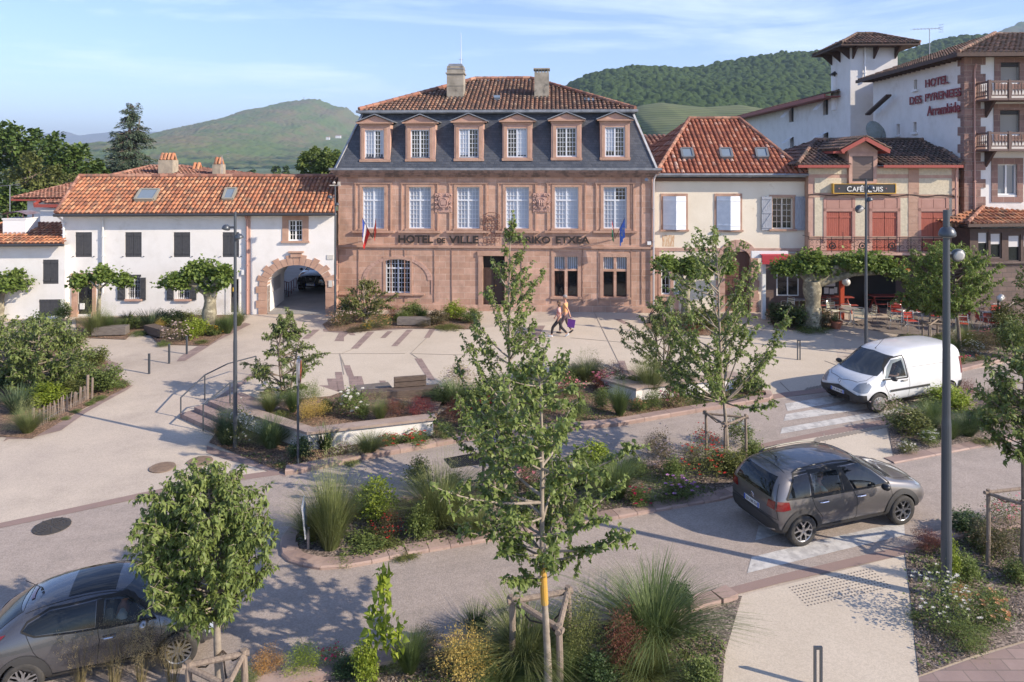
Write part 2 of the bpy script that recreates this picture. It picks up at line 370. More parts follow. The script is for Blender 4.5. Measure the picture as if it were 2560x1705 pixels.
CONC = mat('chimney_render', (.34,.31,.26), .95, col2=(.22,.20,.165), scale=2.2, lo=.4, hi=.65, bump=.4, col3=(.09,.085,.08), s3=1.6, lo3=.58, hi3=.7)
LETT = mat('dark_letter_metal', (.035,.027,.024), .5, .3)
PAVE = mat('beige_aggregate_paving', (.49,.415,.335), .9, col2=(.41,.345,.285), scale=.5, lo=.35, hi=.7, bump=.25, bscale=60, col3=(.335,.28,.23), s3=.23, lo3=.5, hi3=.68)
PAVEL = mat('light_beige_paving', (.51,.44,.355), .9, col2=(.45,.385,.305), scale=.6, lo=.35, hi=.7, bump=.2, bscale=60)
ASPH = mat('worn_asphalt', (.36,.30,.26), .93, col2=(.31,.26,.225), scale=2.2, lo=.35, hi=.65, bump=.7, bscale=55, col3=(.27,.23,.20), s3=.35, lo3=.50, hi3=.66)
def speck(m, sc_, amt, dark=(.5,1.25)):   # fine aggregate speckle multiplied over the colour
    t = m.node_tree; b = t.nodes['Principled BSDF']; lk = b.inputs['Base Color'].links[0]; src = lk.from_socket
    tcn = t.nodes.new('ShaderNodeTexCoord'); n = t.nodes.new('ShaderNodeTexVoronoi'); n.inputs['Scale'].default_value = sc_
    t.links.new(tcn.outputs['Object'], n.inputs[0]); sp = t.nodes.new('ShaderNodeSeparateColor'); t.links.new(n.outputs['Color'], sp.inputs[0])
    mr = t.nodes.new('ShaderNodeMapRange'); mr.inputs[3].default_value = 1-amt; mr.inputs[4].default_value = 1+amt
    t.links.new(sp.outputs[0], mr.inputs[0]); mu = t.nodes.new('ShaderNodeVectorMath'); mu.operation = 'SCALE'
    t.links.new(src, mu.inputs[0]); t.links.new(mr.outputs[0], mu.inputs['Scale']); t.links.new(mu.outputs[0], b.inputs['Base Color'])
speck(ASPH, 42, .15)
for t_ in (ASPH,):   # long worn tracks along the driving direction
    t = t_.node_tree; n = [x for x in t.nodes if x.type == 'TEX_NOISE' and abs(x.inputs['Scale'].default_value-.35) < .01][0]; m_ = t.nodes.new('ShaderNodeMapping'); m_.vector_type = 'TEXTURE'
    m_.inputs['Rotation'].default_value = (0,0,.34); m_.inputs['Scale'].default_value = (4.5,.45,1); l_ = n.inputs[0].links[0]; t.links.new(l_.from_socket, m_.inputs[0]); t.links.new(m_.outputs[0], n.inputs[0]); speck(PAVE, 50, .12); speck(PAVEL, 50, .10)
ASPD = mat('dark_yard_asphalt', (.30,.285,.27), .9, col2=(.25,.24,.23), scale=1.5, bump=.3, bscale=40)
PINKP = brickmat('pink_paving_blocks', (.30,.22,.195), (.23,.165,.15), (.18,.14,.12), .5, .25, .01, vert=False, bump=.2, noisy=.3)
KERB = mat('pink_sandstone_kerb', (.35,.255,.215), .85, ramp=[(0,(.25,.175,.15)),(.5,(.31,.22,.185)),(1,(.37,.27,.225))], col2=(.22,.16,.14), scale=2.5, lo=.5, hi=.7, bump=.3, bscale=25)
MARK = mat('worn_white_marking', (.52,.50,.47), .8, col2=(.36,.345,.33), scale=5, lo=.42, hi=.62, bump=.3, bscale=50, col3=(.25,.225,.21), s3=9, lo3=.6, hi3=.68)
MULCH = mat('bark_mulch', (.27,.17,.11), .95, col2=(.12,.075,.05), scale=22, lo=.4, hi=.58, bump=1, bscale=40)
GRAV = mat('dark_gravel', (.27,.215,.18), .95, col2=(.11,.085,.072), scale=26, lo=.42, hi=.56, bump=1, bscale=45)
speck(MULCH, 26, .55); speck(GRAV, 24, .6)
GRASSG = mat('short_grass', (.07,.10,.03), .95, col2=(.085,.11,.035), scale=.3, bump=.4)
RUSTM = mat('rusty_cover', (.17,.12,.09), .8, col2=(.24,.17,.12), scale=9, bump=.5, bscale=50)
# ---------------- ground ----------------
def sheet(name, px, m, lift, h=0):
    bm = bmesh.new(); vs = [bm.verts.new(GP(x, y, h)+Vector((0,0,lift))) if not hasattr(x, 'z') else bm.verts.new(x) for x, y in px]
    f = bm.faces.new(vs); f.normal_update()
    if f.normal.z < 0: f.normal_flip()
    bmesh.ops.triangulate(bm, faces=bm.faces[:]); me = bpy.data.meshes.new(name); bm.to_mesh(me); bm.free(); me.materials.append(m)
    o = bpy.data.objects.new(name, me); COL.objects.link(o); return struct(o)
g = MB(); ys = [-60, 70, 300, 12500]; zs = [-1.8, 2.1, 1.0, -2.0]; xs = [-9000, -60, 70, 9000]
for i in range(3):
    for j in range(3): g.poly([(xs[i],ys[j],zs[j]),(xs[i+1],ys[j],zs[j]),(xs[i+1],ys[j+1],zs[j+1]),(xs[i],ys[j+1],zs[j+1])])
struct(g.build('ground', GRASSG))
pv = MB()
pv.poly([(-45,4,K*4+.004),(48,4,K*4+.004),(48,62,K*62+.004),(-45,62,K*62+.004)]); struct(pv.build('pavement', PAVE))
sheet('plaza', [(820,830),(1180,824),(1420,800),(1500,780),(1640,779),(1900,800),(2080,830),(2110,975),(1935,992),(1540,1030),(1180,1030),(800,1030),(640,960),(760,880)], PAVEL, .008)
ROADP = [(-420,1420),(0,1322),(355,1247),(560,1206),(705,1186),(900,1152),(1180,1100),(1540,1066),(1930,1002),(2110,976),(2400,930),(2560,902),(2900,845),(2900,1230),(2560,1292),(2250,1387),(2040,1432),(1812,1482),(1700,1508),(1541,1528),(1300,1572),(1100,1606),(900,1648),(700,1690),(560,1730),(300,1830),(-500,2150)]
sheet('road', ROADP, ASPH, .012)
def strip_px(name, line, wpx0, wpx1, m, lift):   # band along a pixel line, vertical pixel width
    return sheet(name, [(x,y-wpx0) for x,y in line]+[(x,y+wpx1) for x,y in reversed(line)], m, lift)
def kerb(line, wd=.28, ht=.12, seg=1.0, side=1, name='kerb', lift=0, closed=False):
    pts = [GP(*p) for p in line]; mb = MB()
    if closed: pts.append(pts[0])
    # resample
    out = [pts[0]]
    for a, b_ in zip(pts, pts[1:]):
        n = max(1, round((b_-a).length/seg)); out += [a+(b_-a)*i/n for i in range(1, n+1)]
    for a, b_ in zip(out, out[1:]):
        d = (b_-a).normalized(); n = Vector((-d.y, d.x, 0)).normalized()*side
        a2, b2 = a+d*.006, b_-d*.006; h = Vector((0,0,ht)); lo = Vector((0,0,-.05)); e = n*.03
        mb.add([a2+lo,b2+lo,b2+n*wd+lo,a2+n*wd+lo,a2+h-Vector((0,0,.025)),b2+h-Vector((0,0,.025)),b2+n*wd+h,a2+n*wd+h,a2+e+h,b2+e+h],
               [(0,1,5,4),(4,5,9,8),(8,9,6,7),(1,2,6,9,5),(2,3,7,6),(3,0,4,8,7)])
    return struct(mb.build(name, KERB))
# flush pink borders
strip_px('pavement_border', [(-300,1392),(0,1322),(180,1284),(355,1246),(480,1222),(560,1208),(715,1186)], 13, 0, KERB, .016)
strip_px('pavement_border', [(1868,1118),(1960,1099),(2080,1074),(2217,1048)], 0, 14, KERB, .016)
strip_px('pavement_border', [(1812,1474),(1950,1438),(2080,1408),(2262,1366),(2312,1352)], 0, 22, KERB, .016)
strip_px('pavement_border', [(1905,1000),(1960,990),(2110,972)], 8, 4, KERB, .016)
# walkway refuge and lower walk
sheet('walkway', [(1943,1112),(2215,1064),(2236,1157),(2050,1190),(1905,1222)], PAVEL, .020)
sheet('walkway', [(1855,1492),(2262,1389),(2276,1500),(2297,1705),(2310,1800),(1770,1800),(1812,1640)], PAVEL, .020)
# crosswalk stripes
for q in ([(1963,1010),(2090,990),(2080,1000),(1967,1024)],
          [(1959,1054),(1965,1037),(2120,1010),(2200,1013),(2190,1020)],
          [(1951,1086),(1955,1071),(2215,1026),(2300,1012),(2300,1024),(2217,1041)],
          [(1888,1353),(1897,1315),(2100,1262),(2190,1252),(2180,1275)],
          [(1868,1435),(1879,1395),(2080,1345),(2260,1305),(2262,1340),(2100,1378)]):
    sheet('crosswalk_stripe', q, MARK, .018)
sheet('crosswalk_stripe', [(1965,1016),(2060,999),(2120,995),(2100,1006),(1969,1029)], MARK, .0185)
# tactile dots on the walkways
mb = MB()
def dots(q, nu, nv, mat_=None):
    A, B_, C_, D = [GP(*p) for p in q]
    for i in range(nu):
        for j in range(nv):
            a = i/(nu-1); b_ = j/(nv-1); p = (A*(1-a)+B_*a)*(1-b_)+(D*(1-a)+C_*a)*b_
            mb.lathe([(.017,.02),(.012,.030),(.001,.031)], 6, p)
dots([(1975,1472),(2175,1425),(2225,1470),(2020,1517)], 26, 8)
struct(mb.build('tactile_paving', mat('tactile_dot', (.17,.145,.125), .7)))
mb = MB()
for i in range(22):
    a = GP(2030+i*9, 1110-i*1.9)+Vector((0,0,.024)); b_ = GP(2046+i*9, 1096-i*1.7)+Vector((0,0,.024)); mb.bar(a,b_,.05,.012)
for i in range(17):
    a = GP(2010+i*8, 978-i*1.6)+Vector((0,0,.016)); b_ = GP(2020+i*8, 970-i*1.6)+Vector((0,0,.016)); mb.bar(a,b_,.045,.012)
struct(mb.build('tactile_paving', mat('tactile_bar', (.25,.215,.18), .8)))
# pink paving bands on the plaza
def S(x, y, ox=500, oy=750): return (ox+x*.38273, oy+y*.38273)
def band(a, b_, wd, lift=.014, o=(500,750)):
    A, B_ = S(*a, *o), S(*b_, *o); w2 = wd*.38273/2
    sheet('paving_band', [(A[0]-w2,A[1]),(A[0]+w2,A[1]),(B_[0]+w2,B_[1]),(B_[0]-w2,B_[1])], PINKP, lift)
for a, b_, wd in [((893,270),(962,212),34),((1008,320),(1118,208),46),((1194,250),(1242,205),34),((1268,304),(1372,195),40),((1480,249),(1524,185),36),
    ((958,428),(985,500),42),((905,472),(930,640),46),((1000,500),(1020,650),60),((1190,528),(1215,585),40),((1425,384),(1515,525),46),((1040,500),(1075,620),34),((800,560),(845,680),90),((860,515),(900,700),60),((950,590),(960,690),110),((1080,590),(1110,650),50),((980,212),(1000,232),36),((560,310),(700,210),0.1),((690,255),(760,195),44)]:
    band(a, b_, wd)
for a, b_, wd in [((660,660),(700,780),48),((720,722),(760,800),50),((995,685),(1045,780),52),((450,690),(480,760),44),((135,430),(60,560),60),((60,490),(20,600),40),((640,388),(700,420),40),((2150,630),(2230,640),90),((700,780),(720,860),100),((900,560),(925,640),0.1)]:
    band(a, b_, wd, .0145, (1300,650))
sheet('pavement_border', [S(805,206),S(905,216),S(1100,204),S(1560,178),S(1750,182),S(1750,166),S(1250,176),S(805,190)], PINKP, .0155)
# bands at the edges of the left path
P4 = lambda x, y: (x*.38273, 700+y*.38273)
for q in ([(20,1060),(60,1040),(190,1040),(215,1030),(400,985),(560,870),(700,790),(830,720),(870,690),(780,700),(600,820),(400,930),(215,1010),(60,1010)],
          [(1155,532),(1210,530),(1420,400),(1640,290),(1600,280),(1400,370),(1180,500)],
          [(640,530),(700,525),(770,545),(810,590),(760,640),(690,640),(650,590)],
          [(1350,1085),(1450,1120),(1560,1145),(1700,1195),(1865,1260),(1865,1290),(1640,1215),(1480,1175),(1350,1130)],
          [(1430,790),(1650,640),(1700,600),(1665,595),(1390,790)],
          [(2185,400),(2247,402),(2247,340),(2215,345)]):
    sheet('pavement_border', [P4(*p) for p in q], PINKP, .0155)
# thin expansion joints
mb = MB()
for a, b_ in [(S(780,353),S(1340,352)),(S(1375,352),S(1990,368)),(S(915,360),S(945,430)),(S(1375,350),S(1425,384)),(S(930,350),S(1010,318)),(S(1380,348),S(1480,250)),
              (S(485,345,1300,650),S(640,660,1300,650)),(S(330,510,1300,650),S(900,560,1300,650)),(S(1700,800,1300,650),S(1760,860,1300,650)),((2060,1085),(2066,1130)),(S(1640,420,1300,650),S(1300,640,1300,650)),(S(1990,660,1300,650),S(2250,760,1300,650)),(P4(2220,480),P4(2247,620))]:
    A, B_ = GP(*a)+Vector((0,0,.0175)), GP(*b_)+Vector((0,0,.0175)); mb.bar(A, B_, .025, .006)
struct(mb.build('paving_joint', mat('joint', (.30,.26,.22), .9)))
# kerbs
kerb([(712,1189),(745,1186),(905,1152),(1180,1102),(1330,1085),(1545,1067),(1740,1033),(1925,1004)], .34, .13, 1.1)
kerb([(1925,1004),(1933,996),(1928,985)], .2, .12, .5)
kerb([(2398,932),(2460,916),(2560,896),(2700,872)], .3, .12)
kerb([(700,1372),(703,1392),(722,1409),(756,1420),(800,1427),(866,1423),(930,1412),(1018,1392),(1180,1364),(1320,1338),(1500,1308),(1640,1282),(1800,1254),(1905,1224)], .34, .08, .45)
kerb([(1935,1141),(1800,1143),(1500,1172),(1180,1215),(900,1262),(780,1295),(718,1330),(702,1352),(700,1372)], .3, .08, .6)
kerb([(2236,1161),(2340,1141),(2508,1109),(2700,1072)], .34, .05)
kerb([(2700,960),(2560,988),(2350,1018),(2216,1042)], .25, .08)
kerb([(1812,1476),(1775,1490),(1700,1509),(1541,1531),(1300,1575),(1100,1608),(900,1650),(700,1692),(560,1735)][::-1], .34, .12, side=-1)
kerb([(2312,1353),(2322,1344),(2400,1328),(2560,1296),(2750,1258)], .34, .12, side=-1)
# beds
mb_ = []
def bed(name, px, m, lift=.03):
    o = sheet(name, px, m, lift); mb_.append(o); return o
bed('planting_bed', [(188,797),(195,845),(315,850),(330,836),(365,832),(398,862),(520,866),(612,802),(600,788),(400,790)], MULCH)
bed('planting_bed', [(-60,1090),(80,1098),(215,1020),(325,966),(318,955),(262,925),(270,905),(200,880),(60,850),(-60,840)], MULCH, .024)
bed('planting_bed', [(806,812),(822,829),(900,830),(985,822),(1185,824),(1195,800),(1200,787),(850,786)], MULCH)
bed('planting_bed', [(522,1108),(600,1140),(715,1186),(905,1150),(1180,1100),(1545,1065),(1740,1031),(1925,1002),(1924,984),(1880,965),(1700,950),(1560,958),(1440,965),(1180,985),(1085,1045),(772,1120),(600,1060),(560,1060)], MULCH)
bed('planting_bed', [(716,1345),(708,1372),(722,1400),(800,1416),(930,1400),(1180,1352),(1320,1327),(1640,1272),(1800,1244),(1900,1216),(1943,1113),(1868,1128),(1500,1180),(1180,1222),(900,1270),(780,1302)], GRAV)
bed('planting_bed', [(2216,1048),(2236,1156),(2340,1133),(2508,1100),(2700,1062),(2700,968),(2560,996),(2350,1026)], GRAV)
bed('planting_bed', [(2320,1356),(2262,1389),(2276,1500),(2297,1694),(2430,1645),(2560,1606),(2750,1550),(2750,1270),(2560,1306)], GRAV)
bed('planting_bed', [(1855,1494),(1812,1490),(1700,1518),(1541,1540),(1300,1585),(1100,1618),(900,1660),(640,1715),(500,1760),(60,1900),(60,2100),(1780,2100),(1812,1640)], GRAV)
bed('planting_bed', [(1925,800),(1935,822),(2000,828),(2085,824),(2110,812),(2080,796),(1990,790)], MULCH)
bed('planting_bed', [(1640,800),(1610,812),(1640,835),(1770,840),(1850,830),(1790,808)], MULCH)
bed('planting_bed', [(2215,870),(2230,858),(2330,846),(2700,835),(2700,868),(2560,895),(2460,913),(2398,928),(2340,900),(2240,885)], GRAV)
bed('planting_bed', [(2110,905),(2150,897),(2160,905),(2130,912)], MULCH)
sheet('pavement', [(2297,1697),(2430,1650),(2560,1610),(2750,1552),(2750,1900),(2297,1900)], PINKP, .020)
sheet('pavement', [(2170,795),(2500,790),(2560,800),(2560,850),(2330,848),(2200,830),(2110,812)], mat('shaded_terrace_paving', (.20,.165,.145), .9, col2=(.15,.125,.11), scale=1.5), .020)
sheet('yard', [(640,786),(812,786),(900,700),(1000,560),(600,560),(640,700)], ASPD, .02)
# manhole covers and grates
def disc(px, py, r, name, m, label, grate=False):
    c = GP(px, py); mb = MB(); mb.lathe([(r,.013),(r,.03),(r-.03,.032)], 32, (0,0,0))
    if grate:
        for i in range(1, 6):
            rr = r*i/6; mb.lathe([(rr,.032),(rr,.040),(rr-.02,.040),(rr-.02,.032)], 28, (0,0,0), closed=True)
        for k in range(12):
            t = k*math.pi/6; mb.bar((math.cos(t)*.06,math.sin(t)*.06,.036),(math.cos(t)*r,math.sin(t)*r,.036),.02,.010)
    else:
        for i in range(-7, 8):
            for j in range(-7, 8):
                x, y = i*r/7.5, j*r/7.5
                if x*x+y*y < (r-.06)**2: mb.box(x-.014,x+.014,y-.014,y+.014,.031,.037)
    o = mb.build(name, m, loc=c); o.rotation_euler = (math.atan(K),0,0); return tag(o, label, 'manhole cover')
disc(406,1170,.31,'manhole_cover',RUSTM,'round rusty manhole cover in the beige paving, nearer the left edge')
disc(500,1155,.31,'manhole_cover',RUSTM,'round rusty manhole cover in the beige paving, nearer the wooden handrail steps')
disc(130,1318,.36,'manhole_cover',mat('iron_grate', (.075,.068,.062), .6, .4),'dark patterned cast iron cover in the road near the left kerb', True)
mb = MB(); A, B_, C_, D = [GP(*p) for p in ((1111,1149),(1190,1134),(1225,1158),(1130,1172))]
for i in range(20):
    t = i/19; a, b_ = A.lerp(B_, t), D.lerp(C_, t); mb.bar(a+Vector((0,0,.02)), b_+Vector((0,0,.02)), .022, .014)
for i in range(7):
    t = i/6; a, b_ = A.lerp(D, t), B_.lerp(C_, t); mb.bar(a+Vector((0,0,.022)), b_+Vector((0,0,.022)), .02, .012)
tag(mb.build('drain_grate', IRON), 'rectangular dark drain grate in the road beside the kerb', 'drain grate')
# steps up from the path, with a sloping landing that meets the plaza
def solid(pts, hs, m, name):   # prism under a sloped top
    mb = MB(); n = len(pts); base = [GP(*p)-Vector((0,0,.05)) for p in pts]
    top = [GP(*p)+Vector((0,0,h+.02)) for p, h in zip(pts, hs)]
    mb.add(base+top, [tuple(range(n,2*n))]+[(i,(i+1)%n,n+(i+1)%n,n+i) for i in range(n)]); return mb.build(name, m)
st = empty('steps', GP(480,1062), 0, 'three pinkish stone steps climbing from the beige path to the plaza', 'steps')
a0, b0 = GP(450,1046), GP(535,1085); dirn = (b0-a0).normalized(); nrm = Vector((dirn.y*-1, dirn.x, 0))
mst = PINKP
for i in range(3):
    A = a0+nrm*.36*i+dirn*.15*i; B_ = b0+nrm*.36*i+dirn*.25*i
    q = MB(); d = nrm*(1.3-.1*i); z = Vector((0,0,.13*(i+1)+.02)); lo = Vector((0,0,-.05))
    q.add([A+lo,B_+lo,B_+d+lo,A+d+lo,A+z,B_+z,B_+d+z,A+d+z],[(0,1,5,4),(1,2,6,5),(2,3,7,6),(3,0,4,7),(4,5,6,7)])
    o = q.build('tread', mst, st, xf=Matrix.Translation(-GP(480,1062)))
A = a0+nrm*1.80+dirn*.3; B_ = b0+nrm*1.80+dirn*.5; z = .408
E1, E2 = A+nrm*2.6-dirn*.1, B_+nrm*2.6+dirn*.6; E1.z = K*E1.y; E2.z = K*E2.y; q = MB(); lo = Vector((0,0,-.05))
q.add([A+Vector((0,0,z)),B_+Vector((0,0,z)),E2+Vector((0,0,.025)),E1+Vector((0,0,.025)),A+lo,B_+lo,E2+lo,E1+lo],[(0,1,2,3),(4,0,3,7),(5,6,2,1),(4,5,1,0)])
struct(q.build('plaza_ramp', PAVEL))
# ---------------- town hall ----------------
T = lambda x, y: (800+x*.44643, 100+y*.44643)
TH = Bld('town_hall', 'large pink sandstone town hall with slate mansard, brown tiled roof and HOTEL DE VILLE lettering', 'town hall', 1240, 778, -3)
def TR(x0, y0, x1, y1, v=0): a = T(x0,y0); b_ = T(x1,y1); return TH.rect(a[0],a[1],b_[0],b_[1],v)
def TL(x, y, v=0): return TH.loc(*T(x,y), v)
W1 = [(238,360),(497,622),(766,893),(1040,1170),(1315,1447),(1588,1718)]
H1 = [TR(a,823,b_,1056) for a, b_ in W1]
HG = [TR(365,1226,505,1418)]
HU = [TR(1313,1213,1378-8,1282), TR(1386,1213,1443,1282), TR(1587,1215,1645,1283), TR(1660,1215,1718,1283)]
HL = [TR(1313,1293,1370,1437), TR(1386,1293,1443,1437), TR(1587,1296,1645,1440), TR(1660,1296,1718,1440)]
HD = [TR(912,1208,1035,1500)]
U0 = TL(103,1000).x; U1 = TL(1868,1000).x; ZC = TL(960,768).z
w_ = TH.wall((U0,U1,-.35,ZC), H1+HG+HU+HL+HD, STONE, th=.32)
DEP = 12.4
q = MB(); q.poly([(U0,0,-.4),(U0,0,ZC),(U0,DEP,ZC),(U0,DEP,-.4)]); q.poly([(U1,0,-.4),(U1,DEP,-.4),(U1,DEP,ZC),(U1,0,ZC)]); q.poly([(U0,DEP,-.4),(U0,DEP,ZC),(U1,DEP,ZC),(U1,DEP,-.4)])
TH.b(q, 'wall', STONE)
q = MB(); q.poly([(U0+.1,.34,-.3),(U1-.1,.34,-.3),(U1-.1,.34,ZC),(U0+.1,.34,ZC)]); TH.b(q, 'interior_backing', DARK)
for i_, h in enumerate(H1):
    TH.window(h, 3, 10, 1, .68, PALEB, PANE_B if i_ in (0,3,4) else mat('drawn_blind',(.42,.46,.52),.3,col2=(.34,.38,.45),scale=2.5,stretch=(3,1,.25)), .14, STONEP, True, rec=.14, bw=.02, hd=.0)
    # projecting outer moulding and grooves
    q = MB(); a, b_, c, d = h
    for x in (a-.38, b_+.30): q.box(x, x+.07, -.05, .05, c-.12, d+.22)
    q.box(a-.42, b_+.42, -.07, .05, d+.16, d+.25); q.box(a-.50, b_+.50, -.14, .05, c-.20, c-.10)
    TH.b(q, 'window_moulding', STONEP)
# the open dark upper right sash of the last window
a, b_, c, d = H1[5]; q = MB(); q.box((a+b_)/2+.05, b_-.08, .150, .158, c+(d-c)*.70, d-.08)
TH.b(q, 'open_sash', PANE_D)
TH.window(HG[0], 4, 8, 1, .72, PALEB, PANE_D, .10, STONEP, True, rec=.18, bw=.022)
for h in HU: 
    o = TH.window(h, 1, 1, 0, None, PALEB, PANE_B, 0, STONEP, False, rec=.16)
    q = MB(); a, b_, c, d = h
    for k in range(5): x = a+(b_-a)*(k+.5)/5; q.tube([(x,.06,c),(x,.06,d)], .011, 6)
    TH.b(q, 'window_bars', BLACKP, o)
for h in HL: TH.window(h, 1, 1, 0, None, mat('brown_window_frame',(.11,.05,.035),.6), PANE_D, 0, STONEP, False, rec=.2, fw=.035)
for pr in ((0,1),(2,3)):
    a, b_, c, d = HU[pr[0]][0], HU[pr[1]][1], HL[pr[0]][2], HU[pr[0]][3]
    q = MB(); q.box(a-.16,a,-.03,.06,c,d); q.box(b_,b_+.16,-.03,.06,c,d); q.box(a-.16,b_+.16,-.033,.06,d,d+.2); q.box(a-.2,b_+.2,-.09,.08,c-.1,c-.001)
    TH.b(q, 'window_surround', STONEP)
# door
q = MB(); a, b_, c, d = HD[0]
q.box(a+.04,(a+b_)/2-.01,.2,.26,c,c+(d-c)*.76); q.box((a+b_)/2+.01,b_-.04,.2,.26,c,c+(d-c)*.76)
for k in range(4):
    for s in (0,1): x = a+.12+s*(b_-a)/2; z0 = c+.15+k*(d-c)*.18; q.box(x, x+(b_-a)/2-.26,.185,.2,z0,z0+(d-c)*.14)
dr = TH.b(q, 'door', mat('dark_oak_door',(.05,.025,.018),.6)); q = MB(); q.lathe([(.035,.15),(.03,.19)],10,((a+b_)/2+.08,0,(c+d)/2-.2),'y'); TH.b(q,'handle',mat('brass',(.5,.35,.12),.3,1),dr)
q = MB(); q.box(a-.22,a,-.06,.08,c,d); q.box(b_,b_+.22,-.06,.08,c,d); q.box(a-.26,b_+.26,-.08,.08,d,d+.22); TH.b(q,'door_surround',STONEP)
# string course, plinth, cornice, pilaster edges
q = MB(); z = TL(960,1158).z; q.box(U0-.02,U1+.02,-.10,.05,z-.05,z+.05); TH.b(q,'string_course',STONEP)
q = MB(); z = TL(960,1430).z; q.box(U0-.01,U1+.01,-.05,.01,-.4,z-.45); q.box(U0-.012,U0+4.3,-.09,.01,z-.02,z+.05); TH.b(q,'plinth',STONE)
q = MB(); zt = TL(960,748).z
q.box(U0-.1,U1+.1,-.12,.2,ZC,ZC+.1); q.box(U0-.2,U1+.2,-.26,.2,ZC+.1,ZC+.22); q.box(U0-.28,U1+.28,-.38,.2,ZC+.22,ZC+.34); co = TH.b(q,'cornice',CORN)
ZT = ZC+.34
q = MB(); q.box(U0-.34,U1+.34,-.48,-.33,ZT,ZT+.11); q.box(U0-.34,U0-.2,-.33,DEP,ZT,ZT+.11); q.box(U1+.2,U1+.34,-.33,DEP,ZT,ZT+.11); TH.b(q,'gutter',ZINC)
q = MB(); zs, zc = TL(960,1165).z, TL(960,1470).z
for x in (215,398,474,640,738,1130,1295,1470,1560,1742,1800):
    u = TL(x,1300).x; q.box(u-.018,u+.018,-.03,.03,zc,zs-.02)
for x in (104,1742,1800,1856): u = TL(x,950).x; q.box(u-.018,u+.018,-.03,.03,zs+.2,ZC)
TH.b(q,'pilaster_edge',CORN)
q = MB(); c0 = TL(432,1420); r = (TL(628,1400).x-TL(236,1400).x)/2; zt2 = TL(432,1210).z; zsp = TL(432,1345).z
for i in range(19):   # blind relieving arch of voussoirs
    t0, t1 = math.pi*i/19+.006, math.pi*(i+1)/19-.006
    P = [(c0.x-math.cos(t)*rr, zsp+math.sin(t)*(rr*(zt2-zsp)/r)) for rr, t in ((r,t0),(r,t1),(r-.22,t1),(r-.22,t0))]
    q.add([(x,-.025,z) for x,z in P]+[(x,.02,z) for x,z in P],[(0,1,2,3),(0,4,5,1),(1,5,6,2),(2,6,7,3),(3,7,4,0)])
for s in (-1,1): q.box(c0.x+s*r-(.05 if s>0 else 0),c0.x+s*r+(.05 if s<0 else 0),-.03,.02,zc+.4,zsp)
TH.b(q,'blind_arch',STONEL)
# mansard
m0, m1 = TL(98,745,-.1), TL(1862,742,-.1); e0, e1 = TL(240,412,1.0), TL(1748,398,1.0)
zm = ZT+.03; ze = (e0.z+e1.z)/2; SD_ = 1.0
mb0, mb1 = U0-.15, U1+.15; me0, me1 = e0.x, e1.x
q = MB()
q.poly([(mb0,-.15,zm),(mb1,-.15,zm),(me1,SD_,ze),(me0,SD_,ze)])
q.poly([(mb0,-.15,zm),(me0,SD_,ze),(me0,DEP-1,ze),(mb0,DEP+.1,zm)]); q.poly([(mb1,-.15,zm),(mb1,DEP+.1,zm),(me1,DEP-1,ze),(me1,SD_,ze)]); q.poly([(mb0,DEP+.1,zm),(me0,DEP-1,ze),(me1,DEP-1,ze),(mb1,DEP+.1,zm)])
man = TH.b(q,'mansard',SLATE)
for a_, b2 in (((mb0,-.15,zm),(me0,SD_,ze)),((mb1,-.15,zm),(me1,SD_,ze))): q = MB(); q.bar(a_,b2,.16,.05); TH.b(q,'hip_flashing',ZINC,man)
q = MB(); q.box(me0-.25,me1+.25,SD_-.42,SD_-.28,ze-.02,ze+.10); q.box(me0-.25,me0-.12,SD_-.28,DEP-.7,ze-.02,ze+.10); q.box(me1+.12,me1+.25,SD_-.28,DEP-.7,ze-.02,ze+.10)
q.box(me0-.1,me1+.1,SD_-.28,SD_+.05,ze-.06,ze-.01); TH.b(q,'eaves_gutter',ZINC)
# tiled roof
DR = (DEP-2)/2; vr = SD_+DR; r0, r1 = TL(870,225,vr), TL(1180,222,vr); zr = (r0.z+r1.z)/2
A, B_ = Vector((me0-.12,SD_-.3,ze+.06)), Vector((me1+.12,SD_-.3,ze+.06)); A2, B2 = Vector((me0-.12,DEP-.7,ze+.06)), Vector((me1+.12,DEP-.7,ze+.06))
r0 = Vector((r0.x,vr,zr)); r1 = Vector((r1.x,vr,zr)); q = MB()
tiles(q,A,B_,r1,r0,.215,.37,.02); tiles(q,B_,B2,r1,r1,.24,.4,.02); tiles(q,A2,A,r0,r0,.24,.4,.02); tiles(q,B2,A2,r0,r1,.3,.5,.02)
rf = TH.b(q,'roof',TILE_B,smooth=False)
q = MB(); 
for a_, b2 in ((A,r0),(B_,r1),(r0,r1),(A2,r0),(B2,r1)): ridge(q,a_+Vector((0,0,.1)),b2+Vector((0,0,.1)),.12)
TH.b(q,'ridge_tiles',TILE_M,rf)
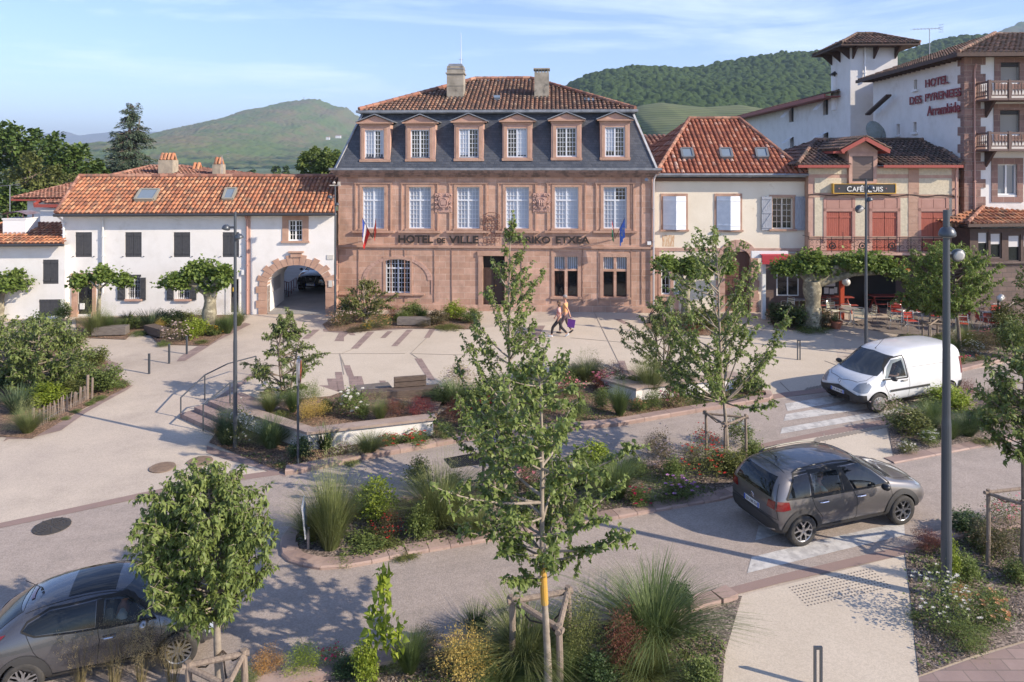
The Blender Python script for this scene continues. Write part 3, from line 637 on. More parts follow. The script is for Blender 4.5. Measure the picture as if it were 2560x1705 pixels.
def chimney(B, rect_px, v, dep, m, cap='slab', parent=None, base=1.2, name='chimney'):
    x0,y0,x1,y1 = rect_px; u0,u1,w0,w1 = B.rect(x0,y0,x1,y1,v); q = MB(); q.box(u0,u1,v,v+dep,w0-base,w1-.12)
    if cap == 'slab':
        for uu in np.linspace(u0+.02,u1-.12,5): q.box(uu,uu+.09,v+.03,v+dep-.03,w1-.12,w1+.03)
        q.box(u0-.05,u1+.05,v-.05,v+dep+.05,w1+.03,w1+.10)
    elif cap == 'step':
        q.box(u0-.06,u1+.06,v-.06,v+dep+.06,w1-.45,w1-.38); q.box(u0+.01,u1-.01,v+.01,v+dep-.01,w1-.12,w1-.03)
        q.box(u0-.01,u1+.01,v-.02,v+dep+.02,w0+(w1-w0)*.42,w0+(w1-w0)*.42+.05)
    o = B.b(q,name,m,parent); q = MB()
    if cap == 'step': q.add([(u0-.02,v-.02,w1-.2),(u1+.02,v-.02,w1-.2),(u1+.02,v+dep+.02,w1-.2),(u0-.02,v+dep+.02,w1-.2),(u0+.1,v+.12,w1+.1),(u1-.1,v+.12,w1+.1),(u1-.1,v+dep-.12,w1+.1),(u0+.1,v+dep-.12,w1+.1)],[(0,1,5,4),(1,2,6,5),(2,3,7,6),(3,0,4,7),(4,5,6,7)]); B.b(q,'chimney_hat',ZINC,o)
    elif cap == 'pots':
        n = max(2, int((u1-u0)/.22))
        for s in (-1,1):
            for k in range(n):
                u = u0+(u1-u0)*(k+.5)/n; q.tube([(u,v+dep/2+s*dep*.36,w1-.12),(u,v+dep/2+s*.03,w1+.30)],[.10,.09],8)
        B.b(q,'chimney_cap',TILE_O,o)
    return o
chimney(TH,(1117,163,1158.5,252),2.75,.85,CONC,'step'); chimney(TH,(1336,175,1372.5,249),2.75,.8,CONC,'slab')
q = MB(); a_ = TL(790,140,3.3); b2 = TL(790,-40,3.3); q.tube([a_,a_.lerp(b2,.3),b2],[.03,.02,.01],6); q.tube([a_.lerp(b2,.17)-Vector((.12,0,0)),a_.lerp(b2,.17)+Vector((.12,0,0))],.012,5); TH.b(q,'antenna',mat('galvanised',(.4,.4,.42),.4,.7))
q = MB()
for x0,y0 in ((975,335),(1482,350)):
    w = 36 if x0 < 1000 else 55; P = [TL(x0,y0+14,2.2),TL(x0+w,y0+14,2.2),TL(x0+w-4,y0,2.6),TL(x0-3,y0,2.6)]
    up = Vector((0,-.10,.24)); q.add([p+up for p in P]+[p-up for p in P],[(0,1,2,3),(0,4,5,1),(1,5,6,2),(2,6,7,3),(3,7,4,0)])
TH.b(q,'roof_light',PANE_L,rf)
# dormers
DX = [(225,392,250,357,503,665,300),(480,645,507,613,502,662,563),(752,915,778,888,497,660,830),(1022,1188,1047,1160,494,658,1105),(1296,1465,1323,1437,489,654,1383),(1570,1735,1596,1707,487,653,1645)]
q_m = STONEL
for i,(x0,x1,wx0,wx1,wy0,wy1,ax) in enumerate(DX):
    v = .02; a = TL(x0,600,v).x; b_ = TL(x1,600,v).x; zb = zm+.01; zp = TL((x0+x1)/2,wy0-34,v).z; za = TL(ax,wy0-78,v).z
    h = TR(wx0,wy0,wx1,wy1,v)
    dm = TH.wall((a,b_,zb,zp),[h],q_m,'dormer',v=v,th=.2)
    for e_ in (a,b_): q = MB(); q.poly([(e_,v,zb),(e_,v,zp),(e_,1.3,zp),(e_,1.3,zb)]); TH.b(q,'dormer_cheek',STONEL,dm)
    q = MB(); q.box(a-.03,b_+.03,v-.05,v+.02,h[2]-.16,h[2]-.04); q.box(a-.04,b_+.04,v-.07,v+.02,zb+.0,zb+.05)
    q.box(h[0]-.16,h[0]-.02,v-.02,v+.05,h[2]-.03,h[3]+.12); q.box(h[1]+.02,h[1]+.16,v-.02,v+.05,h[2]-.03,h[3]+.12); q.box(a-.04,b_+.04,v-.05,v+.02,zp-.10,zp-.02)
    mm = (a+b_)/2; e = .16; q.box(a-e,b_+e,v-.16,v+.05,zp,zp+.075)
    TH.b(q,'dormer_moulding',STONEP,dm)
    q = MB(); q.add([(a-e+.02,v-.06,zp+.075),(b_+e-.02,v-.06,zp+.075),(mm,v-.06,za),(a-e+.02,v+.1,zp+.075),(b_+e-.02,v+.1,zp+.075),(mm,v+.1,za)],[(0,1,2),(3,5,4)]); TH.b(q,'pediment',STONEL,dm)
    q = MB()
    for s, xe in ((-1,a-e-.04),(1,b_+e+.04)):
        q.add([(xe,v-.2,zp+.06),(mm,v-.2,za+.05),(mm,1.5,za+.05),(xe,1.5,zp+.06),(xe,v-.2,zp+.11),(mm,v-.2,za+.10),(mm,1.5,za+.10),(xe,1.5,zp+.11)],[(0,1,2,3),(4,5,6,7),(0,4,5,1),(3,2,6,7),(0,3,7,4)])
    TH.b(q,'dormer_roof',ZINC,dm)
    o = TH.window(h,3,6,1,None,PALEB,PANE_B if i in (0,) else PANE_D,0,None,False,v=v,rec=.1,bw=.02); o.parent = dm
    a_, b2, c_, d_ = h; q = MB()   # half drawn blinds
    if i in (0,): q.box((a_+b2)/2+.06,(a_+b2)/2+.30,v+.118,v+.126,c_+.08,d_-.08)
    else: 
        s = (a_+.06,(a_+b2)/2-.05) if i in (2,5) else ((a_+b2)/2+.05,b2-.06); q.box(s[0],s[1],v+.118,v+.126,c_+.3 if i==5 else c_+.08,d_-.08)
    if i != 1 and i != 4: TH.b(q,'blind',PANE_B if i else PANE_D,dm)
# crests
def crest(xc, y0, y1, kind):
    a = TR(xc-47,y0,xc+47,y1); cx = (a[0]+a[1])/2; cz = (a[2]+a[3])/2; w = (a[1]-a[0])/2; h = (a[3]-a[2])/2; q = MB()
    q.box(a[0],a[1],-.05,.01,a[2],a[3])
    pts = [(-.62,.55),(-.3,.62),(0,.5),(.3,.62),(.62,.55),(.6,0),(.45,-.45),(0,-.72),(-.45,-.45),(-.6,0)]
    P = [(cx+x*w,-.11,cz+z*h*.95) for x,z in pts]; n = len(P); q.add(P+[(x,-.04,z) for x,_,z in P],[tuple(range(n))]+[(i,n+i,n+(i+1)%n,(i+1)%n) for i in range(n)])
    for s in (-1,1):
        for (x,z,rr,tn) in ((.78,.72,.2,1),(.82,.1,.17,-1),(.72,-.5,.2,1),(.4,.86,.15,-1)):
            c = [(cx+s*w*(x+rr*(1-t/7)*math.cos(t*tn)),-.085,cz+h*(z+rr*(1-t/7)*math.sin(t*tn))) for t in np.linspace(0,6.2,14)]; q.tube(c,[.045-.02*i/13 for i in range(14)],5)
    q.tube([(cx+w*.5*math.cos(t),-.12,cz+h*(.02+.5*math.sin(t))) for t in np.linspace(0,6.283,20)],.022,5)
    if kind:
        for dx in (-.26,0,.26): q.tube([(cx+w*dx,-.12,cz-h*.25),(cx+w*dx,-.15,cz+h*.05),(cx+w*dx,-.12,cz+h*.25)],[.05,.06,.04],6)
        for k in range(8): q.box(cx-w*.8+k*w*.2,cx-w*.8+k*w*.2+.05,-.075,-.05,cz-h*.9,cz-h*.8)
    else:
        q.box(cx-w*.3,cx+w*.3,-.15,-.11,cz-h*.2,cz+h*.15)
        for dx in (-.28,-.1,.1,.28): q.box(cx+w*dx-.035,cx+w*dx+.035,-.15,-.11,cz+h*.15,cz+h*.28)
        q.box(cx-w*.4,cx+w*.4,-.14,-.11,cz-h*.42,cz-h*.34)
    TH.b(q,'coat_of_arms',mat('carved_stone',(.42,.265,.22),.85,bump=.4,bscale=20))
crest(692,857,965,0); crest(1240,857,965,1)
# lettering
def tword(s, x0, x1, y0, y1, nm='lettering'):
    a = TR(x0,y0,x1,y1); M = Matrix.Translation(((a[0]+a[1])/2,-.055,(a[2]+a[3])/2)) @ UP
    text(nm,s,.5,LETT,TH.root,TH.X @ M,.015,.014,fit=(a[1]-a[0],a[3]-a[2]))
tword('HOTEL',440,634,1092,1137); tword('DE',657,702,1108,1137); tword('VILLE',722,888,1096,1139); tword('HERRIKO',1038,1290,1098,1139); tword('ETXEA',1320,1510,1098,1139)
# wrought iron ornament over the door
q = MB(); a = TR(915,980,1008,1142)
for s in (-1,1):
    for (z0, rr, tn) in ((.12,.13,1),(.34,.12,-1),(.56,.13,1),(.78,.12,-1),(.92,.09,1)):
        for dx in (.28,.72):
            cx = (a[0]+a[1])/2+s*(a[1]-a[0])/2*dx; cz = a[2]+(a[3]-a[2])*z0
            q.tube([(cx+rr*(1-t/9)*math.cos(s*tn*t),-.1,cz+rr*1.15*(1-t/9)*math.sin(s*tn*t)) for t in np.linspace(0,7,16)],.014,5)
for dx in (0,.5,1): x = a[0]+(a[1]-a[0])*dx; q.tube([(x,-.1,a[2]),(x,-.1,a[3])],.012,5)
q.tube([(a[0]+(a[1]-a[0])*t,-.1,a[3]+.14*math.sin(math.pi*t)) for t in np.linspace(0,1,10)],.014,5)
TH.b(q,'iron_ornament',RUST)
# downpipes, spotlight and junction box
def pipe(B, px, y0, y1, m, v=-.1, r=.045, off=0, name='downpipe'):
    a_, b2 = B.loc(px,y0,v), B.loc(px,y1,v); q = MB(); q.tube([a_+Vector((off,-.15,.1)),a_+Vector((off*.3,-.03,-.1)),a_+Vector((0,0,-.3)),Vector((a_.x,v,b2.z))],r,8)
    for t in (.25,.5,.75): c = a_.lerp(Vector((a_.x,v,b2.z)),t); q.box(c.x-r-.01,c.x+r+.01,v-r-.01,v+.1,c.z-.02,c.z+.02)
    return B.b(q,name,m)
pipe(TH,1634,440,765,mat('pale_pipe',(.50,.46,.46),.5),off=.12); pipe(TH,856-14,620,780,mat('pink_pipe',(.42,.24,.20),.6))
q = MB(); c = TL(1843,1137,-.06); q.box(c.x-.09,c.x+.09,-.14,0,c.z-.08,c.z+.08); TH.b(q,'junction_box',WHITE)
q = MB(); c = TL(1835,788,-.1); q.tube([c,c+Vector((-.08,-.16,.06))],[.05,.09],10); TH.b(q,'spotlight',ZINC)
# ---------------- white house on the left and the gateway ----------------
Lp = lambda x, y: (x*.38273, 200+y*.38273)
LB = Bld('white_house','long white plastered house with orange tiled roof and dark grey shutters','house',380,789,3.0)
def LR(x0,y0,x1,y1,v=0): a = Lp(x0,y0); b_ = Lp(x1,y1); return LB.rect(a[0],a[1],b_[0],b_[1],v)
def LL(x,y,v=0): return LB.loc(*Lp(x,y),v)
ZE = LL(1000,884).z; a0 = LL(412,1200).x; a1 = LL(1612,1200).x
up4 = [LR(492+k,994,600+k,1157) for k in (0,325,642,961)]
gw = [LR(835,1285,915,1430),LR(1160,1300,1236,1430)]; dd = LR(505,1330,605,1532); d3 = LR(1505,1300,1560,1520)
LB.wall((a0,a1,-.4,ZE),up4+gw+[dd,d3],PLAS_W,th=.25)
LD = 6.0
q = MB(); q.poly([(a0,0,-.4),(a0,0,ZE),(a0,LD/2,ZE+1.5),(a0,LD,ZE),(a0,LD,-.4)]); q.poly([(a0,LD,-.4),(a0,LD,ZE),(a1,LD,ZE),(a1,LD,-.4)]); q.poly([(a1,.3,-.4),(a1,.3,ZE),(a1,LD,ZE),(a1,LD,-.4)]); LB.b(q,'wall',PLAS_W)
q = MB(); q.poly([(a0+.1,.27,-.3),(a1-.1,.27,-.3),(a1-.1,.27,ZE),(a0+.1,.27,ZE)]); LB.b(q,'interior_backing',DARK)
for h in up4:
    m = (h[0]+h[1])/2; s1 = shutter(LB,h[0]+.01,m-.005,h[2],h[3],SHUT_D,.06,boards=4); s2 = shutter(LB,m+.005,h[1]-.01,h[2],h[3],SHUT_D,.06,boards=4)
    q = MB()
    for x in (h[0]-.12,h[1]+.08): q.box(x,x+.05,-.05,.0,h[2]+.02,h[2]+.05)
    LB.b(q,'shutter_catch',BLACKP)
for i, h in enumerate(gw):
    o = LB.window(h,2,3,1,None,WHITE,PANE_D,0,STONEL,True,rec=.12); q = MB()
    for k in range(6): x = h[0]+(h[1]-h[0])*(k+.5)/6; q.tube([(x,.03,h[2]),(x,.03,h[3])],.01,5)
    for z in (.25,.5,.75): zz = h[2]+(h[3]-h[2])*z; q.tube([(h[0],.03,zz),(h[1],.03,zz)],.01,5)
    LB.b(q,'window_grille',IRON,o); q = MB(); q.box(h[0]-.1,h[1]+.05,-.02,.1,h[3],h[3]+.10); LB.b(q,'lintel',SHUT_D,o)
sh = [LR(770,1292,820,1436),LR(918,1290,955,1437),LR(1092,1330,1137,1436),LR(1238,1325,1285,1437)]
for k, h in enumerate(sh): shutter(LB,h[0],h[1],h[2],h[3],SHUT_D,-.02,boards=3,z=1 if k%2 else -1)
q = MB(); h = dd
q.box(h[0]+.02,h[1]-.02,.12,.17,h[2],h[3])
dr = LB.b(q,'door',mat('black_door',(.018,.018,.02),.45)); q = MB()
for s in (0,1):
    x0 = h[0]+.08+s*(h[1]-h[0])*.5; x1 = x0+(h[1]-h[0])*.5-.16
    for k in range(5):
        cz = h[2]+(h[3]-h[2])*(.5+k*.1); q.tube([((x0+x1)/2+(x1-x0)/2*math.cos(t),.10,cz+.09*math.sin(t)) for t in np.linspace(0,6.283,12)],.01,5)
    q.box(x0,x1,.105,.12,h[2]+.1,h[2]+.55)
LB.b(q,'door_ironwork',IRON,dr); q = MB(); c = LL(530,1480); q.box(c.x-.1,c.x+.1,.06,.12,c.z-.14,c.z+.14); LB.b(q,'letter_box',WHITE,dr)
q = MB(); s0, s1, _, zt = LR(470,1262,628,1540)
q.box(s0,h[0],-.05,.1,-.4,zt-.25); q.box(h[1],s1,-.05,.1,-.4,zt-.25); q.box(s0-.02,s1+.02,-.055,.1,h[3],zt); q.box(s0-.06,h[0]+.02,-.10,.1,-.4,.22); q.box(h[1]-.02,s1+.06,-.10,.1,-.4,.22)
LB.b(q,'door_surround',STONEP)
q = MB(); h = d3; q.box(h[0]+.03,h[1]-.03,.1,.15,h[2],h[2]+(h[3]-h[2])*.42); 
for k in range(6): z = h[2]+.1+k*.12; q.box(h[0]+.06,h[1]-.06,.08,.1,z,z+.05)
dr = LB.b(q,'door',SHUT_D); q = MB(); q.box(h[0]+.03,h[1]-.03,.1,.14,h[2]+(h[3]-h[2])*.44,h[3]-.03); LB.b(q,'pane',PANE_D,dr)
q = MB(); q.box(h[0]+.08,h[0]+.28,.09,.1,h[2]+(h[3]-h[2])*.62,h[2]+(h[3]-h[2])*.74); LB.b(q,'notice',mat('yellow_notice',(.65,.42,.03),.6),dr)
q = MB(); q.box(h[0]-.22,h[0],-.03,.1,-.3,h[3]); q.box(h[1],h[1]+.08,-.03,.1,-.3,h[3]); LB.b(q,'door_frame',PLAS_W,dr)
# roof over house + gateway
g1 = LL(2190,1200).x
ev = -.45; P0 = LL(362,872,ev); P1 = LL(2186,872,ev); vr = 2.75; Q0 = LL(517,647,vr); Q1 = LL(2200,627,vr); zE = (P0.z+P1.z)/2; zR = (Q0.z+Q1.z)/2
A = Vector((P0.x,ev,zE)); B_ = Vector((P1.x,ev,zE)); C_ = Vector((Q1.x,vr,zR)); D = Vector((Q0.x,vr,zR)); q = MB(); tiles(q,A,B_,C_,D,.205,.36,.02)
A2 = Vector((P0.x,vr*2-ev,zE)); B2 = Vector((P1.x,vr*2-ev,zE)); tiles(q,B2,A2,D,C_,.3,.5,.02)
rf = LB.b(q,'roof',TILE_O); q = MB(); ridge(q,D+Vector((0,0,.08)),C_+Vector((0,0,.08)),.12); ridge(q,A+Vector((0,0,.08)),D+Vector((0,0,.08)),.09); LB.b(q,'ridge_tiles',TILE_M,rf)
q = MB(); q.tube([(P0.x-.05,ev-.07,zE-.06),(P1.x,ev-.07,zE-.06)],.07,8); LB.b(q,'gutter',GREYG)
q = MB(); q.box(P0.x+.1,P1.x,ev+.05,0,zE-.09,zE-.05); LB.b(q,'soffit',PLAS_W)
def rooflight(B, pts, v0, v1, parent, fm=ZINC):   # pts: bottom-left, bottom-right, top-right, top-left in px
    P = [B.loc(*pts[0],v0),B.loc(*pts[1],v0),B.loc(*pts[2],v1),B.loc(*pts[3],v1)]
    e = (P[1]-P[0]).normalized(); up = (P[3]-P[0]).normalized(); n = e.cross(up).normalized(); n = n if n.z > 0 else -n
    q = MB(); 
    for a_, b2 in zip(P, P[1:]+P[:1]): q.bar(a_+n*.14,b2+n*.14,.10,.22,up=n)
    o = B.b(q,'roof_window',fm,parent); q = MB(); q.poly([p+n*.215 for p in P]); B.b(q,'pane',PANE_L,o)
def LQ(pts): return [Lp(*p) for p in pts]
sl = lambda y: ev+(872-y)/(872-647)*(vr-ev)
rooflight(LB,LQ([(885,803),(1005,803),(1045,738),(925,738)]),sl(803),sl(738),rf,mat('weathered_zinc_frame',(.27,.25,.20),.6))
rooflight(LB,LQ([(1458,800),(1520,800),(1548,732),(1482,732)]),sl(800),sl(732),rf,mat('weathered_zinc_frame',(.27,.25,.20),.6))
pipe(LB,Lp(672,0)[0],545,733,mat('white_pipe',(.62,.62,.60),.5)); pipe(LB,Lp(1614,0)[0],540,785,mat('pink_pipe',(.42,.24,.20),.6),off=-.1,r=.05); pipe(LB,Lp(415,0)[0],545,600,WHITE,off=-.2)
q = MB(); c = LL(1590,1255); q.box(c.x-.07,c.x+.07,-.08,0,c.z-.12,c.z+.12); LB.b(q,'meter_box',WHITE)
# gateway
GW = Bld('gateway','white arched gateway building with pink stone arch joining the white house to the town hall','gateway',616,787,root=None,ang=3.0,O=LB.O+LB.u*a1)
def GR(x0,y0,x1,y1,v=0): a = Lp(x0,y0); b_ = Lp(x1,y1); return GW.rect(a[0],a[1],b_[0],b_[1],v)
def GL(x,y,v=0): return GW.loc(*Lp(x,y),v)
gx1 = GL(2196,1200).x; ZG = ZE; wn = GR(1885,915,1975,1050); op = GR(1745,1208,2127,1560); op = (op[0],op[1],-.4,op[3])
GW.wall((0.0,gx1,-.4,ZG),[wn,op],PLAS_W,th=.25)
spz = GL(1935,1345).z; cxg = (op[0]+op[1])/2; ra = (op[1]-op[0])/2; rz = op[3]-spz
q = MB(); N = 20
for s in (0,1):   # spandrels inside the rectangular hole
    for v in (.0,.55):
        pts = [(cxg-ra*math.cos(math.pi*t/N), spz+rz*math.sin(math.pi*t/N)) for t in range(N+1)]
        half = pts[:N//2+1] if s == 0 else pts[N//2:]
        cx_ = op[0] if s == 0 else op[1]
        for p_, q_ in zip(half, half[1:]): q.poly([(cx_,v,op[3]),(p_[0],v,p_[1]),(q_[0],v,q_[1])])
PG = 3.2
pts = [(op[0],-.4)]+[(cxg-ra*math.cos(math.pi*t/N), spz+rz*math.sin(math.pi*t/N)) for t in range(N+1)]+[(op[1],-.4)]
for p_, q_ in zip(pts, pts[1:]): q.poly([(p_[0],0,p_[1]),(q_[0],0,q_[1]),(q_[0],PG,q_[1]),(p_[0],PG,p_[1])])
q.poly([(0,.3,-.4),(op[0],PG,-.4),(op[0],PG,ZG),(0,PG,ZG)]); q.poly([(op[1],PG,-.4),(gx1,PG,-.4),(gx1,PG,ZG),(op[1],PG,ZG)]); q.poly([(op[0],PG,op[3]),(op[1],PG,op[3]),(op[1],PG,ZG),(op[0],PG,ZG)])
for s in (0,1):
    pp = pts[1:-1]; half = pp[:N//2+1] if s == 0 else pp[N//2:]; cx_ = op[0] if s == 0 else op[1]
    for p_, q_ in zip(half, half[1:]): q.poly([(cx_,PG,op[3]),(p_[0],PG,p_[1]),(q_[0],PG,q_[1])])
GW.b(q,'passage',PLAS_W)
q = MB(); nv = 17; ro = ra+.52; roz = rz+.50
for i in range(nv):
    t0, t1 = math.pi*i/nv+.008, math.pi*(i+1)/nv-.008; ex = .14 if i%2 == 0 else 0
    P = [(cxg-math.cos(t)*a_, spz+math.sin(t)*b2) for (a_,b2),t in (((ro-ex,roz-ex),t0),((ro-ex,roz-ex),t1),((ra,rz),t1),((ra,rz),t0))]
    q.add([(x,-.05,z) for x,z in P]+[(x,.5,z) for x,z in P],[(0,1,2,3),(0,4,5,1),(1,5,6,2),(2,6,7,3),(3,7,4,0)])
z = -.4; k = 0
while z < spz-.02:
    z2 = min(z+.36, spz); ex = .52 if k%2 == 0 else .40
    q.box(op[0]-ex,op[0]+.0,-.05,.5,z+.006,z2-.006); q.box(op[1],op[1]+ex,-.05,.5,z+.006,z2-.006); z = z2; k += 1
q.box(cxg-.26,cxg+.26,-.10,.3,spz+roz-.12,spz+roz+.10); q.box(cxg-.36,cxg+.36,-.16,.1,spz+roz+.10,spz+roz+.17)
GW.b(q,'stone_arch',STONEP)
GW.window(wn,2,4,1,None,WHITE,PANE_D,.30,STONEP,True,rec=.12)
q = MB(); a_ = GR(1608,890,1637,1530); q.box(0.0+.02,a_[1],-.04,.05,-.4,ZG-.02); GW.b(q,'stone_band',STONEL)
q = MB(); h = GR(2135,1142,2178,1172); q.box(h[0],h[1],-.03,0,h[2],h[3]); h = GR(2148,1308,2172,1350); q.box(h[0],h[1],-.09,-.05,h[2],h[3]); GW.b(q,'notice',mat('notice',(.5,.48,.44),.6))
q = MB(); h = (0,0); c = Vector((op[0]+.02,1.0,0)); q.box(op[0]+.001,op[0]+.05,.9,2.3,GL(1770,1380,1).z,GL(1770,1270,1).z); GW.b(q,'notice_board',mat('board',(.34,.33,.32),.4))
# yard seen through the arch: railing and low wall
y0 = MB(); A = AT(1842*.38273,200+1420*.38273,41); B_ = AT(1886*.38273,200+1440*.38273,39.6); C_ = AT(1935*.38273,200+1400*.38273,42)
for a_, b2 in ((A,B_),(B_,C_)):
    for h in (0,.45,.95): y0.tube([a_+Vector((0,0,h)),b2+Vector((0,0,h))],.025,6)
    for t in (0,.33,.66,1): p = a_.lerp(b2,t); y0.tube([p-Vector((0,0,.3)),p+Vector((0,0,.95))],.025,6)
tag(y0.build('railing',mat('dark_red_rail',(.16,.04,.045),.5)),'dark red metal railing seen through the pink stone arch','railing')
y0 = MB(); A = AT(1800*.38273,200+1255*.38273,58); y0.box(A.x-6,A.x+12,58,58.4,0,A.z); tag(y0.build('yard_wall',PLAS_W),'low white wall at the far end of the yard behind the arch','wall')
# ---------------- small white house, far left ----------------
SW = Bld('side_house','low white house with a short orange tiled roof at the left edge','house',80,797,3.0)
def SR(x0,y0,x1,y1,v=0): a = Lp(x0,y0); b_ = Lp(x1,y1); return SW.rect(a[0],a[1],b_[0],b_[1],v)
def SL(x,y,v=0): return SW.loc(*Lp(x,y),v)
zw = SL(200,1082).z; x1 = SL(424,1300).x; x0 = SL(-500,1300).x; hs = [SR(280,1173,382,1332),SR(255,1433,396,1541)]
SW.wall((x0,x1,-.5,zw),hs,PLAS_W,th=.2)
for i,h in enumerate(hs):
    n = 2; m = (h[0]+h[1])/2; shutter(SW,h[0],m-.004,h[2],h[3],SHUT_D,.05,boards=4); shutter(SW,m+.004,h[1],h[2],h[3],SHUT_D,.05,boards=4)
q = MB(); q.poly([(x1,0,-.5),(x1,5,-.5),(x1,5,zw),(x1,0,zw)]); q.poly([(x0,5,-.5),(x0,5,zw),(x1,5,zw),(x1,5,-.5)]); SW.b(q,'wall',PLAS_W)
ev = -.4; P0 = SL(-500,1072,ev); P1 = SL(420,1070,ev); Q0 = SL(-500,930,2.6); Q1 = SL(405,932,2.6); A = Vector((P0.x,ev,P1.z)); B_ = Vector((P1.x,ev,P1.z)); C_ = Vector((Q1.x,2.6,Q1.z)); D = Vector((Q0.x,2.6,Q1.z))
q = MB(); tiles(q,A,B_,C_,D,.205,.36,.02); rf = SW.b(q,'roof',TILE_O); q = MB(); q.tube([(P0.x,ev-.06,P1.z-.05),(P1.x,ev-.06,P1.z-.05)],.065,8); SW.b(q,'gutter',GREYG)
q = MB(); h = SR(18,912,168,1030,.9); q.box(h[0],h[1],.9,1.9,h[2]-.6,h[3]); q.box(h[0]-.03,h[1]+.03,.87,1.93,h[3],h[3]+.06)
ch = SW.b(q,'chimney',WHITE); q = MB()
for x in (h[0]+.15,h[1]-.2):
    for y in (1.0,1.8): q.box(x,x+.04,y-.02,y+.02,h[3]+.06,h[3]+.26)
q.add([(h[0]-.1+ (h[1]-h[0]+.2)*t, y, h[3]+.24+.16*math.sin(math.pi*t)) for y in (.8,2.0) for t in np.linspace(0,1,9)],[(i,i+1,i+10,i+9) for i in range(8)])
SW.b(q,'chimney_cowl',mat('rusty_sheet',(.22,.08,.06),.5,.4,col2=(.30,.27,.26),scale=3),ch)
# ---------------- building behind with hip roofs ----------------
BK = Bld('rear_house','rear house with weathered reddish hipped roofs and three tiled chimneys behind the white house','house',300,770,0,O=(-19,44,1.3))
def KL(x,y,v=0): return BK.loc(*Lp(x,y),v)
q = MB(); e = -.5; zE = KL(640,650,e).z
A, B_, C_ = KL(560,665,e), KL(1500,665,e), KL(985,562,4.5); zE = A.z; A = Vector((A.x,e,zE)); B_ = Vector((B_.x+1,e,zE)); C0 = Vector((C_.x,4.5,C_.z)); C1 = C0+Vector((4.6,0,0))
C1 = KL(1200,563,4.5); C1.z = C0.z
tiles(q,A,B_,C1,C0,.23,.4,.02); A2 = A+Vector((0,10,0)); B2 = B_+Vector((0,10,0)); tiles(q,A2,A,C0,C0,.26,.42); tiles(q,B_,B2,C1,C1,.26,.42); tiles(q,B2,A2,C0,C1,.4,.6)
# lower wing
e2 = -1.2; A = KL(75,772,e2); B_ = KL(700,772,e2); D = KL(490,672,3.5); A.z = B_.z = A.z; C_ = Vector((B_.x,3.5,D.z)); 
tiles(q,A,B_,C_,D,.22,.38,.02); A2 = Vector((A.x,9,A.z)); tiles(q,A2,A,D,D,.25,.4)
ER = KL(290,805,-1.9), KL(430,805,-1.9); E2 = KL(290,775,-.8), KL(430,775,-.8); tiles(q,ER[0],ER[1],E2[1],E2[0],.22,.38,.02)
rf = BK.b(q,'roof',TILE_M); q = MB(); ridge(q,A,D,.11); ridge(q,KL(650,640,-.4),C0,.11); ridge(q,C0,C1,.11); BK.b(q,'ridge_tiles',TILE_M,rf)
q = MB(); a_ = KL(178,792,-.6); b2 = KL(420,940,-.6); q.box(a_.x,b2.x+9,-.6,8,-1,a_.z); a_ = KL(263,838,-1.6); q.box(a_.x,a_.x+5,-1.6,-.6,-1,a_.z); BK.b(q,'wall',PLAS_W)
q = MB(); a_ = KL(222,812,-1.95); b2 = KL(420,832,-1.95); q.box(a_.x,b2.x+.3,-1.98,-1.9,b2.z,a_.z); q.bar(KL(222,812,-1.95),KL(285,780,-.8),.08,.16); a_ = KL(75,778,-1.25); q.box(a_.x,a_.x+5.6,-1.3,-1.22,a_.z-.10,a_.z); BK.b(q,'fascia',REDP)
cm = mat('buff_chimney_render',(.42,.36,.27),.95,col2=(.28,.24,.19),scale=3,bump=.3)
for r_, v in (((1033,510,1127,610),1.6),((1245,572,1297,612),3.0),((1387,538,1440,625),1.2)):
    a_ = Lp(r_[0],r_[1]); b2 = Lp(r_[2],r_[3]); chimney(BK,(a_[0],a_[1],b2[0],b2[1]),v,.8,cm,'pots')
def aerial(px, y0, y1, Y, label, w=.5):
    a_, b2 = AT(px,y1,Y), AT(px,y0,Y); q = MB(); q.tube([a_,b2],.022,6); rt = empty('tv_aerial',a_,0,label,'aerial'); xf = Matrix.Translation(-a_)
    q.build('mast',mat('galvanised',(.4,.4,.42),.4,.7),rt,xf=xf); q = MB(); L_ = w*2.2
    q.tube([b2+Vector((-L_*.6,-.1,-.05)),b2+Vector((L_*.4,.1,.05))],.012,5)
    for i in range(9): p = b2+Vector((-L_*.6+L_*i/8,-.1+.2*i/8,-.05+.1*i/8)); q.tube([p-Vector((.03,w*.4,.0)),p+Vector((.03,w*.4,.0))],.007,4)
    p = b2+Vector((L_*.42,.1,.05))
    for s in (-.18,-.06,.06,.18): q.tube([p+Vector((0,-.2,s)),p+Vector((0,.2,s))],.007,4); q.tube([p+Vector((-.1,.1,s*1.3)),p+Vector((.1,-.1,s*1.3))],.006,4)
    q.build('elements',mat('galvanised',(.4,.4,.42),.4,.7),rt,xf=xf)
aerial(Lp(65,0)[0],Lp(0,688)[1],Lp(0,862)[1],42,'tv aerial on a thin mast at the far left, above the low white house',.4)
aerial(Lp(1450,0)[0],Lp(0,492)[1],Lp(0,625)[1],44,'tv aerial on a mast just right of the rightmost small tiled chimney',.35)
